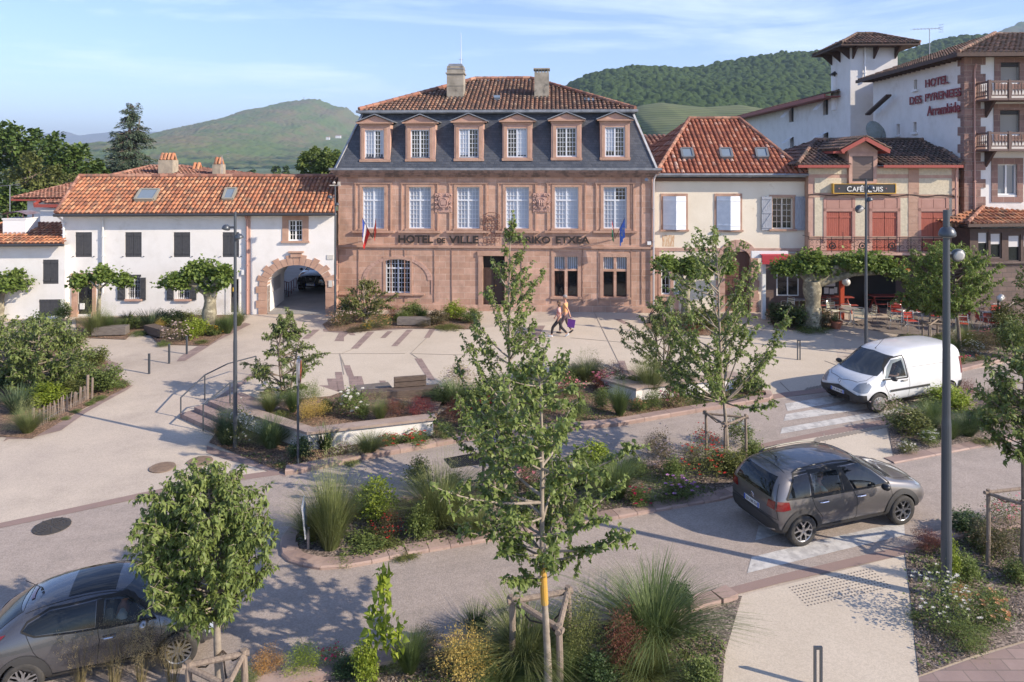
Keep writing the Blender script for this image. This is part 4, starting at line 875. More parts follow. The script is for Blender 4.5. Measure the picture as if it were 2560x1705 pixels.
# ---------------- cream house ----------------
Rp = lambda x, y: (1600+x*.42087, 40+y*.42087)
CH = Bld('cream_house','cream plastered house with mottled red hipped roof, three skylights and open white shutters','house',1820,779,-2)
def CR(x0,y0,x1,y1,v=0): a = Rp(x0,y0); b_ = Rp(x1,y1); return CH.rect(a[0],a[1],b_[0],b_[1],v)
def CL(x,y,v=0): return CH.loc(*Rp(x,y),v)
u0, u1 = CL(88,1100).x, CL(990,1100).x; zw = CL(540,962).z
hw = [CR(140,1070,268,1268),CR(458,1070,590,1270),CR(785,1078,908,1265)]
hg = [CH.rect(1653,650,1676,736),CH.rect(1684,650,1709,736)]; hdoor = CH.rect(1812,622,1876,790)
CH.wall((u0,u1,-.4,zw),hw+hg+[hdoor],PLAS_C,th=.25)
CD = 9; q = MB(); q.poly([(u0,0,-.4),(u0,0,zw),(u0,CD,zw),(u0,CD,-.4)]); q.poly([(u1,0,-.4),(u1,CD,-.4),(u1,CD,zw),(u1,0,zw)]); q.poly([(u0,CD,-.4),(u0,CD,zw),(u1,CD,zw),(u1,CD,-.4)]); CH.b(q,'wall',PLAS_C)
q = MB(); q.poly([(u0+.1,.27,-.3),(u1-.1,.27,-.3),(u1-.1,.27,zw),(u0+.1,.27,zw)]); CH.b(q,'interior_backing',DARK)
for i, h in enumerate(hw):
    CH.window(h,2 if i<2 else 2,5,1,None,mat('cream_window_paint',(.62,.56,.48),.5),PANE_D,.13,STONEP,True,rec=.14)
for i in (0,1):
    h = hw[i]; m = h[0]+(h[1]-h[0])*.55; W = h[1]-h[0]
    shutter(CH,h[0]-.02,h[0]+W*.60,h[2],h[3],SHUT_W,-.02,boards=1,ang=-22,hinge=h[0]-.02)
    shutter(CH,h[1]-W*.52,h[1]+.02,h[2],h[3],SHUT_W,-.02,boards=1,ang=20,hinge=h[1]+.02)
for hs_, z in ((CR(720,1072,781,1272),1),(CR(918,1072,984,1272),1)): shutter(CH,hs_[0],hs_[1],hs_[2],hs_[3],SHUT_G,-.05,boards=5,z=z)
for h in hg: CH.window(h,2,4,0,None,PALEB,PANE_L if h is hg[1] else PANE_D,0,None,False,rec=.1)
q = MB(); a_, b2, c_, d_ = hg[0][0],hg[1][1],hg[0][2],hg[0][3]; q.box(a_-.12,b2+.2,-.1,.08,c_-.09,c_-.001); q.box(a_-.14,a_,-.04,.06,c_,d_+.12); q.box(hg[0][1]+.0,hg[1][0],-.02,.2,c_,d_); CH.b(q,'window_surround',STONEL)
q = MB()
for x in (1660,1690,1716): c = CH.loc(x,760); q.box(c.x-.12,c.x+.12,-.05,.05,-.3,c_-.1)
CH.b(q,'plinth_stone',STONEL)
# big stone arched doorway
q = MB(); h = hdoor; cx = (h[0]+h[1])/2; ra = (h[1]-h[0])/2; ro = ra+.36; zs = h[3]-.55
for k in range(9):
    z = -.4+(zs+.4)*k/9; z2 = -.4+(zs+.4)*(k+1)/9-.01; e = .06*(k%2); q.box(h[0]-.36-e,h[0],-.06,.1,z,z2); q.box(h[1],h[1]+.36+e,-.06,.1,z,z2)
for i in range(11):
    t0, t1 = math.pi*i/11+.01, math.pi*(i+1)/11-.01; P = [(cx-math.cos(t)*a_,zs+math.sin(t)*b2) for a_,b2,t in ((ro,1.0,t0),(ro,1.0,t1),(ra,.56,t1),(ra,.56,t0))]
    q.add([(x,-.06,z) for x,z in P]+[(x,.1,z) for x,z in P],[(0,1,2,3),(0,4,5,1),(1,5,6,2),(2,6,7,3),(3,7,4,0)])
CH.b(q,'stone_doorway',STONEL)
q = MB(); 
for k in range(6): x = h[0]+(h[1]-h[0])*k/6; q.box(x+.004,x+(h[1]-h[0])/6-.004,.15,.2,-.3,h[3])
dr = CH.b(q,'door',mat('brown_door',(.16,.075,.05),.6,col2=(.12,.055,.04),scale=5,stretch=(8,8,.6))); q = MB(); q.lathe([(.03,.1),(.03,.15)],8,(cx+.3,0,.9),'y'); CH.b(q,'handle',BLACKP,dr)
q = MB(); hz = CR(90,1378,990,1398); q.box(u0,u1,-.03,.03,hz[2],hz[3]); CH.b(q,'stone_band',STONEL)
q = MB(); q.box(u0+.0,u0+.22,-.02,.02,-.4,hz[2]); q.box(u1-.5,u1,-.015,.02,-.4,hz[2]); CH.b(q,'stone_quoin',STONEL)
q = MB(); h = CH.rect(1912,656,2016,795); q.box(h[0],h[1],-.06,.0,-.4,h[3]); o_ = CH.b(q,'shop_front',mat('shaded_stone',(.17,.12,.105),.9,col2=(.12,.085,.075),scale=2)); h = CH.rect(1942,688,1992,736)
q = MB(); q.box(h[0],h[1],-.08,-.061,h[2],h[3]); CH.b(q,'pane',PANE_D,o_); q = MB(); e = .05
for a_,b2,c_,d_ in ((h[0]-e,h[0],h[2],h[3]),(h[1],h[1]+e,h[2],h[3]),(h[0]-e,h[1]+e,h[2]-e,h[2]),(h[0]-e,h[1]+e,h[3],h[3]+e),((h[0]+h[1])/2-.03,(h[0]+h[1])/2+.03,h[2],h[3])): q.box(a_,b2,-.11,-.06,c_,d_)
CH.b(q,'shop_window_frame',WHITE,o_)
# roof
ev = -.42; A = CL(98,937,ev); B_ = CL(988,937,ev); zE = A.z; vr = 4.4; D = CL(292,618,vr); C_ = CL(590,618,vr); zR = D.z
A = Vector((A.x,ev,zE)); B_ = Vector((B_.x,ev,zE)); D = Vector((D.x,vr,zR)); C_ = Vector((C_.x,vr,zR)); A2 = Vector((A.x-1.0,CD+.3,zE)); B2 = Vector((B_.x,CD+.3,zE)); q = MB()
tiles(q,A,B_,C_,D,.235,.36,.02); tiles(q,A2,A,D,D,.25,.4); tiles(q,B_,B2,C_,C_,.25,.4); tiles(q,B2,A2,D,C_,.3,.5)
rf = CH.b(q,'roof',TILE_R); q = MB(); 
for a_,b2 in ((A,D),(B_,C_),(D,C_)): ridge(q,a_+Vector((0,0,.1)),b2+Vector((0,0,.1)),.11)
CH.b(q,'ridge_tiles',TILE_M,rf)
q = MB(); q.tube([(A.x-.05,ev-.07,zE-.05),(B_.x+.08,ev-.07,zE-.05)],.075,8); q.box(A.x,B_.x,ev,0.0,zE-.16,zE-.09); CH.b(q,'gutter',ZINC)
q = MB(); q.box(u0,u1,-.12,.02,zw-.16,zw); CH.b(q,'eaves_shadow_board',mat('eaves_shadow_brown',(.17,.10,.07),.9))  # dark strip under the eaves, their shadow put into its brown colour
sl = lambda y: ev+(937-y)/(937-618)*(vr-ev)
for x in (252,482,694): rooflight(CH,[Rp(x,860),Rp(x+66,858),Rp(x+54,808),Rp(x-10,808)],sl(860),sl(808),rf,mat('grey_skylight_frame',(.14,.145,.15),.5))
pipe(CH,Rp(80,0)[0],Rp(0,960)[1],780,ZINC); pipe(CH,Rp(992,0)[0],Rp(0,960)[1],Rp(0,1400)[1],mat('pale_pipe',(.50,.46,.46),.5))
q = MB(); A = CL(145,1300,-.011); B_ = CL(170,1370,-.011); q.poly([(A.x-.1,-.004,B_.z),(B_.x+.25,-.004,B_.z),(B_.x+.3,-.004,A.z),(A.x-.1,-.004,A.z)]); CH.b(q,'rust_stain',mat('rust_stain',(.45,.22,.09),.9,col2=(.66,.56,.42),scale=5,lo=.42,hi=.55,stretch=(6,6,.6)))
# bit of tiled roof and wall between the town hall and the cream house
q = MB(); LK = empty('link_roof',(0,0,0),0,'short strip of tiled roof on a pale wall between the town hall and the cream house','roof')
A,B_,C_,D = AT(1598,365,44),AT(1690,365,44),AT(1690,338,46.5),AT(1598,338,46.5); tiles(q,A,B_,C_,D,.3,.45); q.build('tiles',TILE_M,LK)
q = MB(); q.box(A.x,B_.x,44.4,46,0,A.z-.1); q.build('wall',PLAS_W,LK)
# ---------------- café building ----------------
CA = Bld('cafe_building','café building with cream panels framed in pink stone, red shutters and a black café sign','café',2200,787,-1)
def AR(x0,y0,x1,y1,v=0): a = Rp(x0,y0); b_ = Rp(x1,y1); return CA.rect(a[0],a[1],b_[0],b_[1],v)
def AL(x,y,v=0): return CA.loc(*Rp(x,y),v)
u0, u1 = AL(1000,1100).x, AL(1892,1100).x; zw = AL(1400,890).z; zf = AL(1400,1405).z
sh = [AR(1108,1163,1256,1400),AR(1380,1165,1524,1402),AR(1670,1165,1812,1402)]
CA.wall((u0,u1,zf-.1,zw),sh,STONEL,th=.2)
q = MB(); q.poly([(u0+.05,.22,zf),(u1-.05,.22,zf),(u1-.05,.22,zw),(u0+.05,.22,zw)]); CA.b(q,'interior_backing',DARK)
for (x0,y0,x1,y1) in ((1036,962,1228,1050),(1400,964,1592,1056),(1655,964,1850,1060),(1036,1078,1092,1308),(1268,1082,1336,1310),(1538,1080,1594,1310),(1000,905,1228,940),(1400,905,1592,940),(1655,905,1850,945),(1826,1082,1850,1310)):
    h = AR(x0,y0,x1,y1); q = MB(); q.box(h[0],h[1],-.028,.0,h[2],h[3]); CA.b(q,'plaster_panel',ROUGHC)
for (x0,x1,wd) in ((1108,1256,8),(1380,1524,8),(1670,1812,8)):
    h = AR(x0,1082,x1,1160); q = MB(); m = (h[0]+h[1])/2; q.box(h[0],m-.01,-.035,0,h[2]+.16,h[3]-.05); q.box(m+.01,h[1],-.035,0,h[2]+.16,h[3]-.05); q.box(h[0]-.16,h[1]+.16,-.05,0,h[2],h[2]+.15); q.box(h[0]-.16,h[0]-.02,-.05,0,zf+.5,h[3]); q.box(h[1]+.02,h[1]+.16,-.05,0,zf+.5,h[3])
    CA.b(q,'stone_lintel',mat('rose_panel_stone',(.42,.235,.19),.8,col2=(.37,.20,.16),scale=2))
q = MB(); z1 = AR(1000,1308,1890,1322); q.box(u0,u1,-.03,0,z1[2],z1[3]); z1 = AR(1000,1060,1890,1078); q.box(u0,u1,-.03,0,z1[2],z1[3]); z1 = AR(1592,900,1655,1400)
for k in range(12): z = z1[2]+(z1[3]-z1[2])*k/12; q.box(z1[0],z1[1],-.04-.006*(k%2),0,z+.006,z+(z1[3]-z1[2])/12)
CA.b(q,'stone_band',STONEP)
q = MB(); a_ = AL(1000,1062,-.06); b2 = AL(1890,1068,-.06); q.tube([a_.lerp(b2,t)+Vector((0,0,.04*math.sin(t*30))) for t in np.linspace(0,1,30)],.018,5); CA.b(q,'cable',BLACKP)
for h in sh:
    m = (h[0]+h[1])/2; shutter(CA,h[0],m-.012,h[2],h[3],SHUT_R,.04,boards=6); shutter(CA,m+.012,h[1],h[2],h[3],SHUT_R,.04,boards=6)
# side walls and back
CD = 9; q = MB()
for u in (u0,u1): q.poly([(u,0,-.4),(u,0,zw),(u,CD,zw),(u,CD,-.4)])
q.poly([(u0,CD,-.4),(u0,CD,zw),(u1,CD,zw),(u1,CD,-.4)]); CA.b(q,'wall',STONEP)
# ground floor: recessed dark bar front
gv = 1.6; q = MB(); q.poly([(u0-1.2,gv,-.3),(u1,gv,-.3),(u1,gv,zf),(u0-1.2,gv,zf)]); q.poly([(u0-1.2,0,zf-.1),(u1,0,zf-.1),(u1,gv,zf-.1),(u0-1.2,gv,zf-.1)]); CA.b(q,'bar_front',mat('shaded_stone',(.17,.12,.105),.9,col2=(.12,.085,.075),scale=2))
q = MB(); a_ = CA.rect(2108,670,2240,782,1.5); q.box(a_[0],a_[1],gv-.06,gv-.01,a_[2],a_[3]); CA.b(q,'entrance',DARK)
q = MB(); a_ = CA.rect(2058,700,2098,738,1.5); q.box(a_[0],a_[1],gv-.09,gv-.02,a_[2],a_[3]); mb1_ = CA.b(q,'menu_board',BLACKP); q = MB()
for k,(dx,dz,ww,hh) in enumerate(((.05,.08,.22,.3),(.32,.05,.22,.28),(.1,.45,.5,.22),(.55,.1,.15,.3))): q.box(a_[0]+dx,a_[0]+dx+ww,gv-.10,gv-.092,a_[2]+dz,a_[2]+dz+hh)
CA.b(q,'paper',mat('paper',(.55,.55,.56),.7),mb1_)
o = CA.window(CA.rect(1952,690,1988,732,1.5),2,2,0,None,WHITE,PANE_D,0,None,False,v=gv-.15,rec=.0)
q = MB(); a_ = CA.loc(1906,700,-1.0); q.box(a_.x,a_.x+.16,-1.0,-.8,-.2,CA.loc(1906,640,-1).z); q.box(a_.x-.5,a_.x+1.2,-1.0,-.86,CA.loc(1906,645,-1).z,CA.loc(1906,628,-1).z); CA.b(q,'awning_frame',WHITE)
q = MB(); a_ = CA.rect(1905,638,1975,655,-1.3); q.box(a_[0],a_[1],-1.35,-1.25,a_[2],a_[3]); 
for k in range(12): x = a_[0]+(a_[1]-a_[0])*k/12; q.box(x,x+(a_[1]-a_[0])/12-.01,-1.352,-1.34,a_[2]-.10,a_[2])
q.add([(a_[0],-1.3,a_[3]),(a_[1],-1.3,a_[3]),(a_[1],-.5,a_[3]+.06),(a_[0],-.5,a_[3]+.06)],[(0,1,2,3)]); CA.b(q,'awning',mat('red_awning',(.40,.035,.05),.8))
q = MB(); 
for px in (2098,2104): pass
a_ = CA.loc(2104,700,-.9); q.box(a_.x-.09,a_.x+.09,-1.0,-.82,-.3,CA.loc(2104,660,-.9).z); a_ = CA.rect(2105,672,2275,684,-.95); q.box(a_[0],a_[1],-1.0,-.85,a_[2]+.04,a_[3]); CA.b(q,'red_post',mat('orange_red_post',(.42,.06,.02),.5))
q = MB(); tz = CA.loc(2200,683,-1.0).z; A = Vector((CA.loc(2110,683,-1.1).x,-1.1,tz)); B_ = Vector((CA.loc(2278,683,-1.1).x,-1.1,tz)); zz = CA.loc(2200,645,.0).z; C_ = Vector((CA.loc(2233,645,0).x,0,zz)); D = Vector((A.x,0,zz)); tiles(q,A,B_,C_,D,.22,.36); CA.b(q,'canopy_roof',TILE_O)
for px,py,nm in ((2112,704,'')  ,):
    q = MB(); c = CA.loc(px,py,-1.0); q.lathe([(.001,-.19),(.12,-.15),(.18,-.05),(.18,.05),(.12,.15),(.001,.19)],14,c+Vector((0,-.15,0))); CA.b(q,'globe_lamp',mat('opal_globe',(.62,.60,.56),.25),smooth=True)
# sign
h = AR(1140,998,1502,1050); q = MB(); q.box(h[0],h[1],-.24,-.03,h[2],h[3]); sg = CA.b(q,'shop_sign',mat('sign_black',(.035,.033,.033),.5)); q = MB(); e = .035
q.box(h[0]-e,h[0],-.26,-.03,h[2]-e,h[3]+e); q.box(h[1],h[1]+e,-.26,-.03,h[2]-e,h[3]+e); q.box(h[0],h[1],-.26,-.03,h[2]-e,h[2]); q.box(h[0],h[1],-.26,-.03,h[3],h[3]+e*.6); CA.b(q,'sign_border',mat('gold_paint',(.62,.36,.05),.4),sg)
SGT = mat('sign_letters',(.66,.64,.60),.5)
def aword(s,x0,x1,y0,y1): a = AR(x0,y0,x1,y1); text('sign_text',s,.4,SGT,sg,CA.X @ Matrix.Translation(((a[0]+a[1])/2,-.256,(a[2]+a[3])/2)) @ UP,.008,.006,fit=(a[1]-a[0],a[3]-a[2]))
aword('C',1215,1243,1010,1042); aword('AF',1246,1290,1014,1041); aword('É',1293,1316,1004,1042); aword('L',1340,1362,1008,1046); aword('UIS',1368,1428,1013,1042)
for x in (1182,1463): 
    q = MB(); c = AL(x,1025,-.255); q.lathe([(.001,-.012),(.035,0)],8,(c.x,-.25,c.z),'y'); CA.b(q,'sign_rosette',mat('rose_dot',(.30,.13,.11),.6),sg)
# dormer gable
ds = AR(1253,832,1377,982,-.0); dg = AR(1228,800,1405,990,0); q = MB()
q.box(dg[0],dg[1],-.10,1.2,zw-.02,dg[3]); mm = (dg[0]+dg[1])/2; ap = AL(1338,735,-.1).z; q.add([(dg[0],-.10,dg[3]),(dg[1],-.10,dg[3]),(mm,-.10,ap)],[(0,1,2)])
q.box(ds[0]-.16,ds[0],-.16,0,ds[2]-.05,ds[3]+.1); q.box(ds[1],ds[1]+.16,-.16,0,ds[2]-.05,ds[3]+.1); q.box(ds[0]-.16,ds[1]+.16,-.17,0,ds[3],ds[3]+.14); q.box(ds[0]-.16,ds[1]+.16,-.165,0,ds[2]-.10,ds[2]); dmr = CA.b(q,'dormer',STONEL)
q = MB(); n = 16
for k in range(n): z = ds[2]+(ds[3]-ds[2])*k/n; q.box(ds[0],ds[1],-.125-.008*(k%2),-.101,z,z+(ds[3]-ds[2])/n)
CA.b(q,'roller_shutter',mat('brown_roller_shutter',(.17,.12,.10),.6),dmr); q = MB(); q.box(ds[0],ds[1],-.128,-.102,ds[3]-.09,ds[3]+.0); q.box(ds[0],ds[1],-.15,-.1,ds[2]-.0,ds[2]+.13); CA.b(q,'shutter_box',mat('black_slot',(.02,.018,.02),.6),dmr)
q = MB(); L0 = AL(1196,800,-.5); R0 = AL(1482,790,-.5); A0 = AL(1336,718,-.5); zz = (L0.z+R0.z)/2; L0.z = R0.z = zz; A0.x = (L0.x+R0.x)/2
back = Vector((0,3.2,0)); tiles(q,L0,L0+back,A0+back,A0,.22,.36,.05); tiles(q,R0+back,R0,A0,A0+back,.22,.36,.05); CA.b(q,'dormer_roof',TILE_D,dmr)
q = MB(); 
for p in (L0,R0): q.bar(p+Vector((0,-.02,-.08)),A0+Vector((0,-.02,-.08)),.06,.18); q.bar(p+Vector((0,.0,-.10)),p+back+Vector((0,0,-.10)),.06,.12)
q.bar(L0+Vector((-.35,.1,-.12)),L0+Vector((0.2,.1,-.12)),.05,.1); CA.b(q,'bargeboard',REDP,dmr)
# roof
ev = -.5; A = AL(938,886,ev); B_ = AL(1918,886,ev); zE = A.z; vr = 4.0; D = AL(1040,742,vr); C_ = AL(1722,744,vr); zR = D.z
A = Vector((A.x,ev,zE)); B_ = Vector((B_.x,ev,zE)); D = Vector((D.x,vr,zR)); C_ = Vector((C_.x,vr,zR)); q = MB()
dl, drr = dg[0]-.08, dg[1]+.08   # front slope left and right of the dormer
sc_ = lambda x,t: Vector((x, ev+(vr-ev)*t, zE+(zR-zE)*t))
tiles(q,A,Vector((dl,ev,zE)),sc_(dl,1),D,.23,.37); tiles(q,Vector((drr,ev,zE)),B_,C_,sc_(drr,1),.23,.37); tiles(q,sc_(dl,.33),sc_(drr,.33),sc_(drr,1),sc_(dl,1),.23,.37)
A2 = A+Vector((-.0,CD,0)); B2 = B_+Vector((0,CD,0)); tiles(q,A2,A,D,D,.26,.42); tiles(q,B_,B2,C_,C_,.26,.42); tiles(q,B2,A2,D,C_,.3,.5)
rf = CA.b(q,'roof',TILE_D); q = MB(); ridge(q,B_+Vector((0,0,.08)),C_+Vector((0,0,.08)),.11); ridge(q,A+Vector((0,0,.08)),D+Vector((0,0,.08)),.10); ridge(q,D+Vector((0,0,.08)),C_+Vector((0,0,.08)),.10); CA.b(q,'ridge_tiles',TILE_D,rf)
q = MB(); q.box(A.x,dl,ev-.05,ev+.0,zE-.12,zE+.01); q.box(drr,B_.x,ev-.05,ev+.0,zE-.12,zE+.01); q.box(A.x,dl,ev,0,zE-.1,zE-.06); q.box(drr,B_.x,ev,0,zE-.1,zE-.06); q.bar((B_.x,ev,zE-.06),(B_.x,CD/2,zE-.06),.05,.14); CA.b(q,'fascia',REDP)
pipe(CA,Rp(1876,0)[0],Rp(0,900)[1],Rp(0,1400)[1],mat('pink_pipe',(.42,.24,.20),.6))
# wrought iron balcony
bl = empty
q = MB(); z0, z1 = AL(1300,1400,-.8).z, AL(1300,1312,-.8).z; x0, x1 = AL(1004,1350,-.8).x, AL(1812,1350,-.8).x
q.box(x0,x1,-.85,0,z0-.16,z0-.04); CA.b(q,'balcony_slab',STONEL); q = MB()
for z in (z0+.04,z1-.02,z1-.14): q.tube([(x0,-.8,z),(x1,-.8,z)],.014,5)
q.tube([(x0,-.8,z1),(x0,0,z1)],.014,5)
n = 12; W = (x1-x0)/n
for i in range(n+1):
    x = x0+W*i; q.tube([(x,-.8,z0-.04),(x,-.8,z1+(.22 if i in (0,3) else 0))],.016,5)
    if i < n:
        for s in (-1,1):
            for zc,rr in ((z0+.2,.12),(z1-.26,.10)): cx = x+W/2+s*W*.24; q.tube([(cx+s*rr*(1-t/8)*math.cos(t),-.8,zc+rr*(1-t/8)*math.sin(t)) for t in np.linspace(0,6.2,12)],.009,4)
for px in (1142,1320,1495): c = AL(px,1365,-.8); q.tube([(c.x+.14*math.cos(t),-.82,c.z+.14*math.sin(t)) for t in np.linspace(0,6.283,14)],.03,5); q.lathe([(.07,-.02),(.05,.03)],8,(c.x,-.82,c.z),'y')
CA.b(q,'balcony_railing',IRON)
# ---------------- hotel ----------------
HT = Bld('hotel','tall white hotel with dark tiled roof, wooden balconies and red lettering on its side wall','hotel',0,0,-2.5,O=(1132*35.5/FPX,35.5,K*35.5))
HS = Bld(None,None,None,0,0,-92.5,O=HT.O+HT.n*9.9,root=HT)   # side wall seen from the left: u runs towards the viewer
HM = Matrix
def HR(x0,y0,x1,y1,v=0): a = Rp(x0,y0); b_ = Rp(x1,y1); return HT.rect(a[0],a[1],b_[0],b_[1],v)
def HL_(x,y,v=0): return HT.loc(*Rp(x,y),v)
def SL_(x,y,v=0): return HS.loc(*Rp(x,y),v)
ztop = HL_(1935,240).z; w0 = HL_(1700,1200).z-4; u1 = 9.0
fh = [HR(2140,276,2253,392),HR(2136,560,2253,700),HR(2122,880,2238,1062)]
HT.wall((0,u1,-.4,ztop+.15),fh,PLAS_W,th=.25)
q = MB(); q.poly([(.1,.3,0),(u1,.3,0),(u1,.3,ztop),(.1,.3,ztop)]); HT.b(q,'interior_backing',DARK)
zl = SL_(1490,395).z; sw = [HS.rect(*Rp(1627,378),*Rp(1646,437)),HS.rect(*Rp(1524,642),*Rp(1543,704)),HS.rect(*Rp(1624,630),*Rp(1643,690))]
HS.wall((0,9.9,-.4,ztop),sw,PLAS_W,th=.25,name='side_wall'); 
for h in sw:
    q = MB(); q.box(h[0],h[1],.12,.2,h[2],h[3]); o = HS.b(q,'small_window',mat('tan_shutter',(.38,.34,.30),.7)); q = MB(); q.box(h[0]-.12,h[1]+.12,-.12,.02,h[2]-.12,h[2]-.001); HS.b(q,'sill',WHITE,o)
q = MB(); q.poly([(0,0,-.4),(0,0,ztop),(0,9,ztop),(0,9,-.4)]); HS.b(q,'wall',PLAS_W)
# quoins at the corner
q = MB(); qs = MB(); z = w0; k = 0
while z < ztop-.05:
    z2 = min(z+.42,ztop); e = .95 if k%2 else .72; q.box(0.0,e,-.045,.0,z+.006,z2-.006)
    qs.box(9.9-(.55 if k%2 else .3),9.9+.045,-.045,0,z+.006,z2-.006); z = z2; k += 1
HT.b(q,'quoins',STONEB); HS.b(qs,'quoins',STONEB)
bs = STONEB
for i, h in enumerate(fh):
    q = MB(); e = .28; q.box(h[0]-e,h[0],-.04,.1,h[2]-.1,h[3]+.3); q.box(h[1],h[1]+e,-.04,.1,h[2]-.1,h[3]+.3); q.box(h[0],h[1],-.04,.1,h[3],h[3]+.3); q.box(h[0]-e,h[1]+e,-.043,.1,h[2]-.35,h[2]-.1); HT.b(q,'window_surround',bs)
    q = MB()
    if i < 2:
        n = 14
        for k in range(n): z = h[2]+(h[3]-h[2]-.2)*k/n; q.box(h[0]+.04,h[1]-.04,.12-.008*(k%2),.16,z,z+(h[3]-h[2]-.2)/n)
        o = HT.b(q,'roller_shutter',mat('grey_roller_shutter',(.30,.28,.25),.6)); q = MB(); q.box(h[0]+.02,h[1]-.02,.05,.16,h[3]-.2,h[3]); HT.b(q,'shutter_box',mat('black_slot',(.02,.018,.02),.6),o)
    else: HT.window(h,1,1,1,None,WHITE,PANE_L,0,None,False,rec=.12)
# balconies
for (y0,y1) in ((386,500),(692,802)):
    v = -1.0; a_ = HL_(2070,y1,v); b2 = HL_(2070,y0,v); x0 = a_.x; x1 = x0+5.2; z0, z1 = HL_(2200,y1,v).z, HL_(2200,y0,v).z
    q = MB(); q.box(x0,x1,v-.05,0,z0,z0+.1); q.box(x0,x1,v-.05,v+.06,z1-.07,z1+.02); q.box(x0,x0+.08,v,0,z1-.07,z1+.02); q.box(x0,x1,v-.02,v+.03,z0+.2,z0+.26); q.box(x0,x0+.05,v,0,z0+.2,z0+.26)
    for x in (x0+.04,x0+.95): q.box(x-.06,x+.06,v-.06,v+.07,z0,z1+.06)
    n = 34; prof = lambda X,Y: [((.016),z0+.26),(.03,z0+.36),(.045,z0+.44),(.018,z0+.52),(.03,z0+.62),(.018,z1-.1)]
    for k in range(n):
        X = x0+.15+k*.15
        if X < x1: q.lathe([(r_,z) for r_,z in prof(0,0)],6,(X,v,0))
    for k in range(6): q.lathe([(r_,z) for r_,z in prof(0,0)],6,(x0+.03,v+.15+k*.15,0))
    HT.b(q,'balcony',mat('balcony_wood',(.13,.085,.075),.7)); q = MB()
    for X in (x0+.45,x0+3.4): q.add([(X-.06,0,z0),(X+.06,0,z0),(X+.06,v+.2,z0),(X-.06,v+.2,z0),(X-.06,0,z0-.75),(X+.06,0,z0-.75)],[(0,1,2,3),(4,0,3),(5,2,1),(4,3,2,5)])
    HT.b(q,'balcony_bracket',WOODD)
pipe(HT,Rp(1988,0)[0],Rp(0,300)[1],Rp(0,1210)[1],mat('pink_pipe',(.42,.24,.20),.6))
# roof with deep dark eaves
def hx(x,y,v): return HT.loc(*Rp(x,y),v)
ez = HL_(1930,222,-.6).z; EA = Vector((-.7,-.7,ez)); EB = Vector((u1+1,-.7,ez)); RD = Vector((4.2,4.4,ez+1.9)); RC = Vector((u1+1,4.4,ez+1.9)); LA = Vector((-.7,10.6,ez)); LB_ = Vector((4.2,5.6,ez+1.9))
c = HT.loc(*Rp(2110,108),4.4); RD = Vector((c.x,4.4,c.z)); RC.z = RD.z; LB_ = Vector((RD.x,6.0,RD.z))
q = MB(); tiles(q,EA,EB,RC,RD,.24,.38); tiles(q,LA,EA,RD,LB_,.24,.38); q.poly([LA,LB_,RD,RC,EB+Vector((0,11,0))])
rf = HT.b(q,'roof',TILE_D); q = MB(); ridge(q,EA+Vector((0,0,.08)),RD+Vector((0,0,.08)),.11); ridge(q,RD,RC,.11); HT.b(q,'ridge_tiles',TILE_D,rf)
q = MB(); q.box(-.7,u1+1,-.78,-.68,ez-.16,ez+.02); q.box(-.7,u1+1,-.7,.02,ez-.1,ez-.06); q.box(-.78,-.68,-.78,10.6,ez-.16,ez+.02); q.box(-.7,.02,0,10.6,ez-.1,ez-.06)
for k in range(20): q.box(-.66,0,.2+k*.5,.3+k*.5,ez-.2,ez-.1)
HT.b(q,'eaves',WOODD)
HRED = mat('dark_red_letters',(.20,.018,.025),.55)
def hword(s,px0,px1,py0,py1,font_h=.5):   # placed on the side wall, its own perspective
    a_ = HS.loc(px0,py0); b2 = HS.loc(px1,py1); c_ = HS.loc(px0,py0)
    return a_, b2
Zp = lambda x,y: (2140+x*.21683, 40+y*.21683)
for s,x0,yb0,x1,yb1,hh in (('HOTEL',822,828,1085,775,95),('DES',640,1030,778,1000,92),('PYRENEES',820,995,1232,915,95),('Arrambide',843,1160,1222,1100,118)):
    a_ = HS.loc(*Zp(x0,yb0)); b2 = HS.loc(*Zp(x1,yb1)); t_ = HS.loc(*Zp((x0+x1)/2,(yb0+yb1)/2-hh)); zb = (a_.z+b2.z)/2; h_ = t_.z-zb
    text('lettering',s,.5,HRED,HT.root,HS.X @ Matrix.Translation(((a_.x+b2.x)/2,-.10,zb+h_/2)) @ UP,.02,.008,fit=(b2.x-a_.x,h_))
q = MB()   # small projecting eave at the far end of the side wall
a_ = HS.loc(*Rp(1352,585),-.5); b2 = HS.loc(*Rp(1478,470),-.5); q.bar(a_,b2,.3,.10); HS.b(q,'side_eave',WOODD)
# tower
TW = Bld('tower','white square stair tower of the hotel with low dark tiled cap roof','tower',0,0,-2.5,O=((2126-CX)*47/FPX,47,1.4))
t0 = TW.loc(*Rp(1530,400)).x; zt = TW.loc(*Rp(1390,170)).z; q = MB(); q.box(0,t0,0,3.2,-1,zt); TW.b(q,'wall',PLAS_W)
o_ = .95; zc = TW.loc(*Rp(1400,160),-o_).z; q = MB(); A = Vector((-o_,-o_,zc)); B_ = Vector((t0+o_,-o_,zc)); rz_ = zc+.95; D = Vector((t0*.32,1.3,rz_)); C_ = Vector((t0*.68,1.3,rz_)); D2 = Vector((t0*.32,1.9,rz_)); C2 = Vector((t0*.68,1.9,rz_)); A2 = Vector((-o_,3.2+o_,zc)); B2 = Vector((t0+o_,3.2+o_,zc))
tiles(q,A,B_,C_,D,.24,.38); tiles(q,A2,A,D,D2,.24,.38); tiles(q,B_,B2,C2,C_,.24,.38); tiles(q,B2,A2,D2,C2,.24,.38); q.poly([D,C_,C2,D2]); rf = TW.b(q,'roof',TILE_D)
q = MB(); 
for a_,b2 in ((A,D),(B_,C_),(D,C_)): ridge(q,a_+Vector((0,0,.06)),b2+Vector((0,0,.06)),.1)
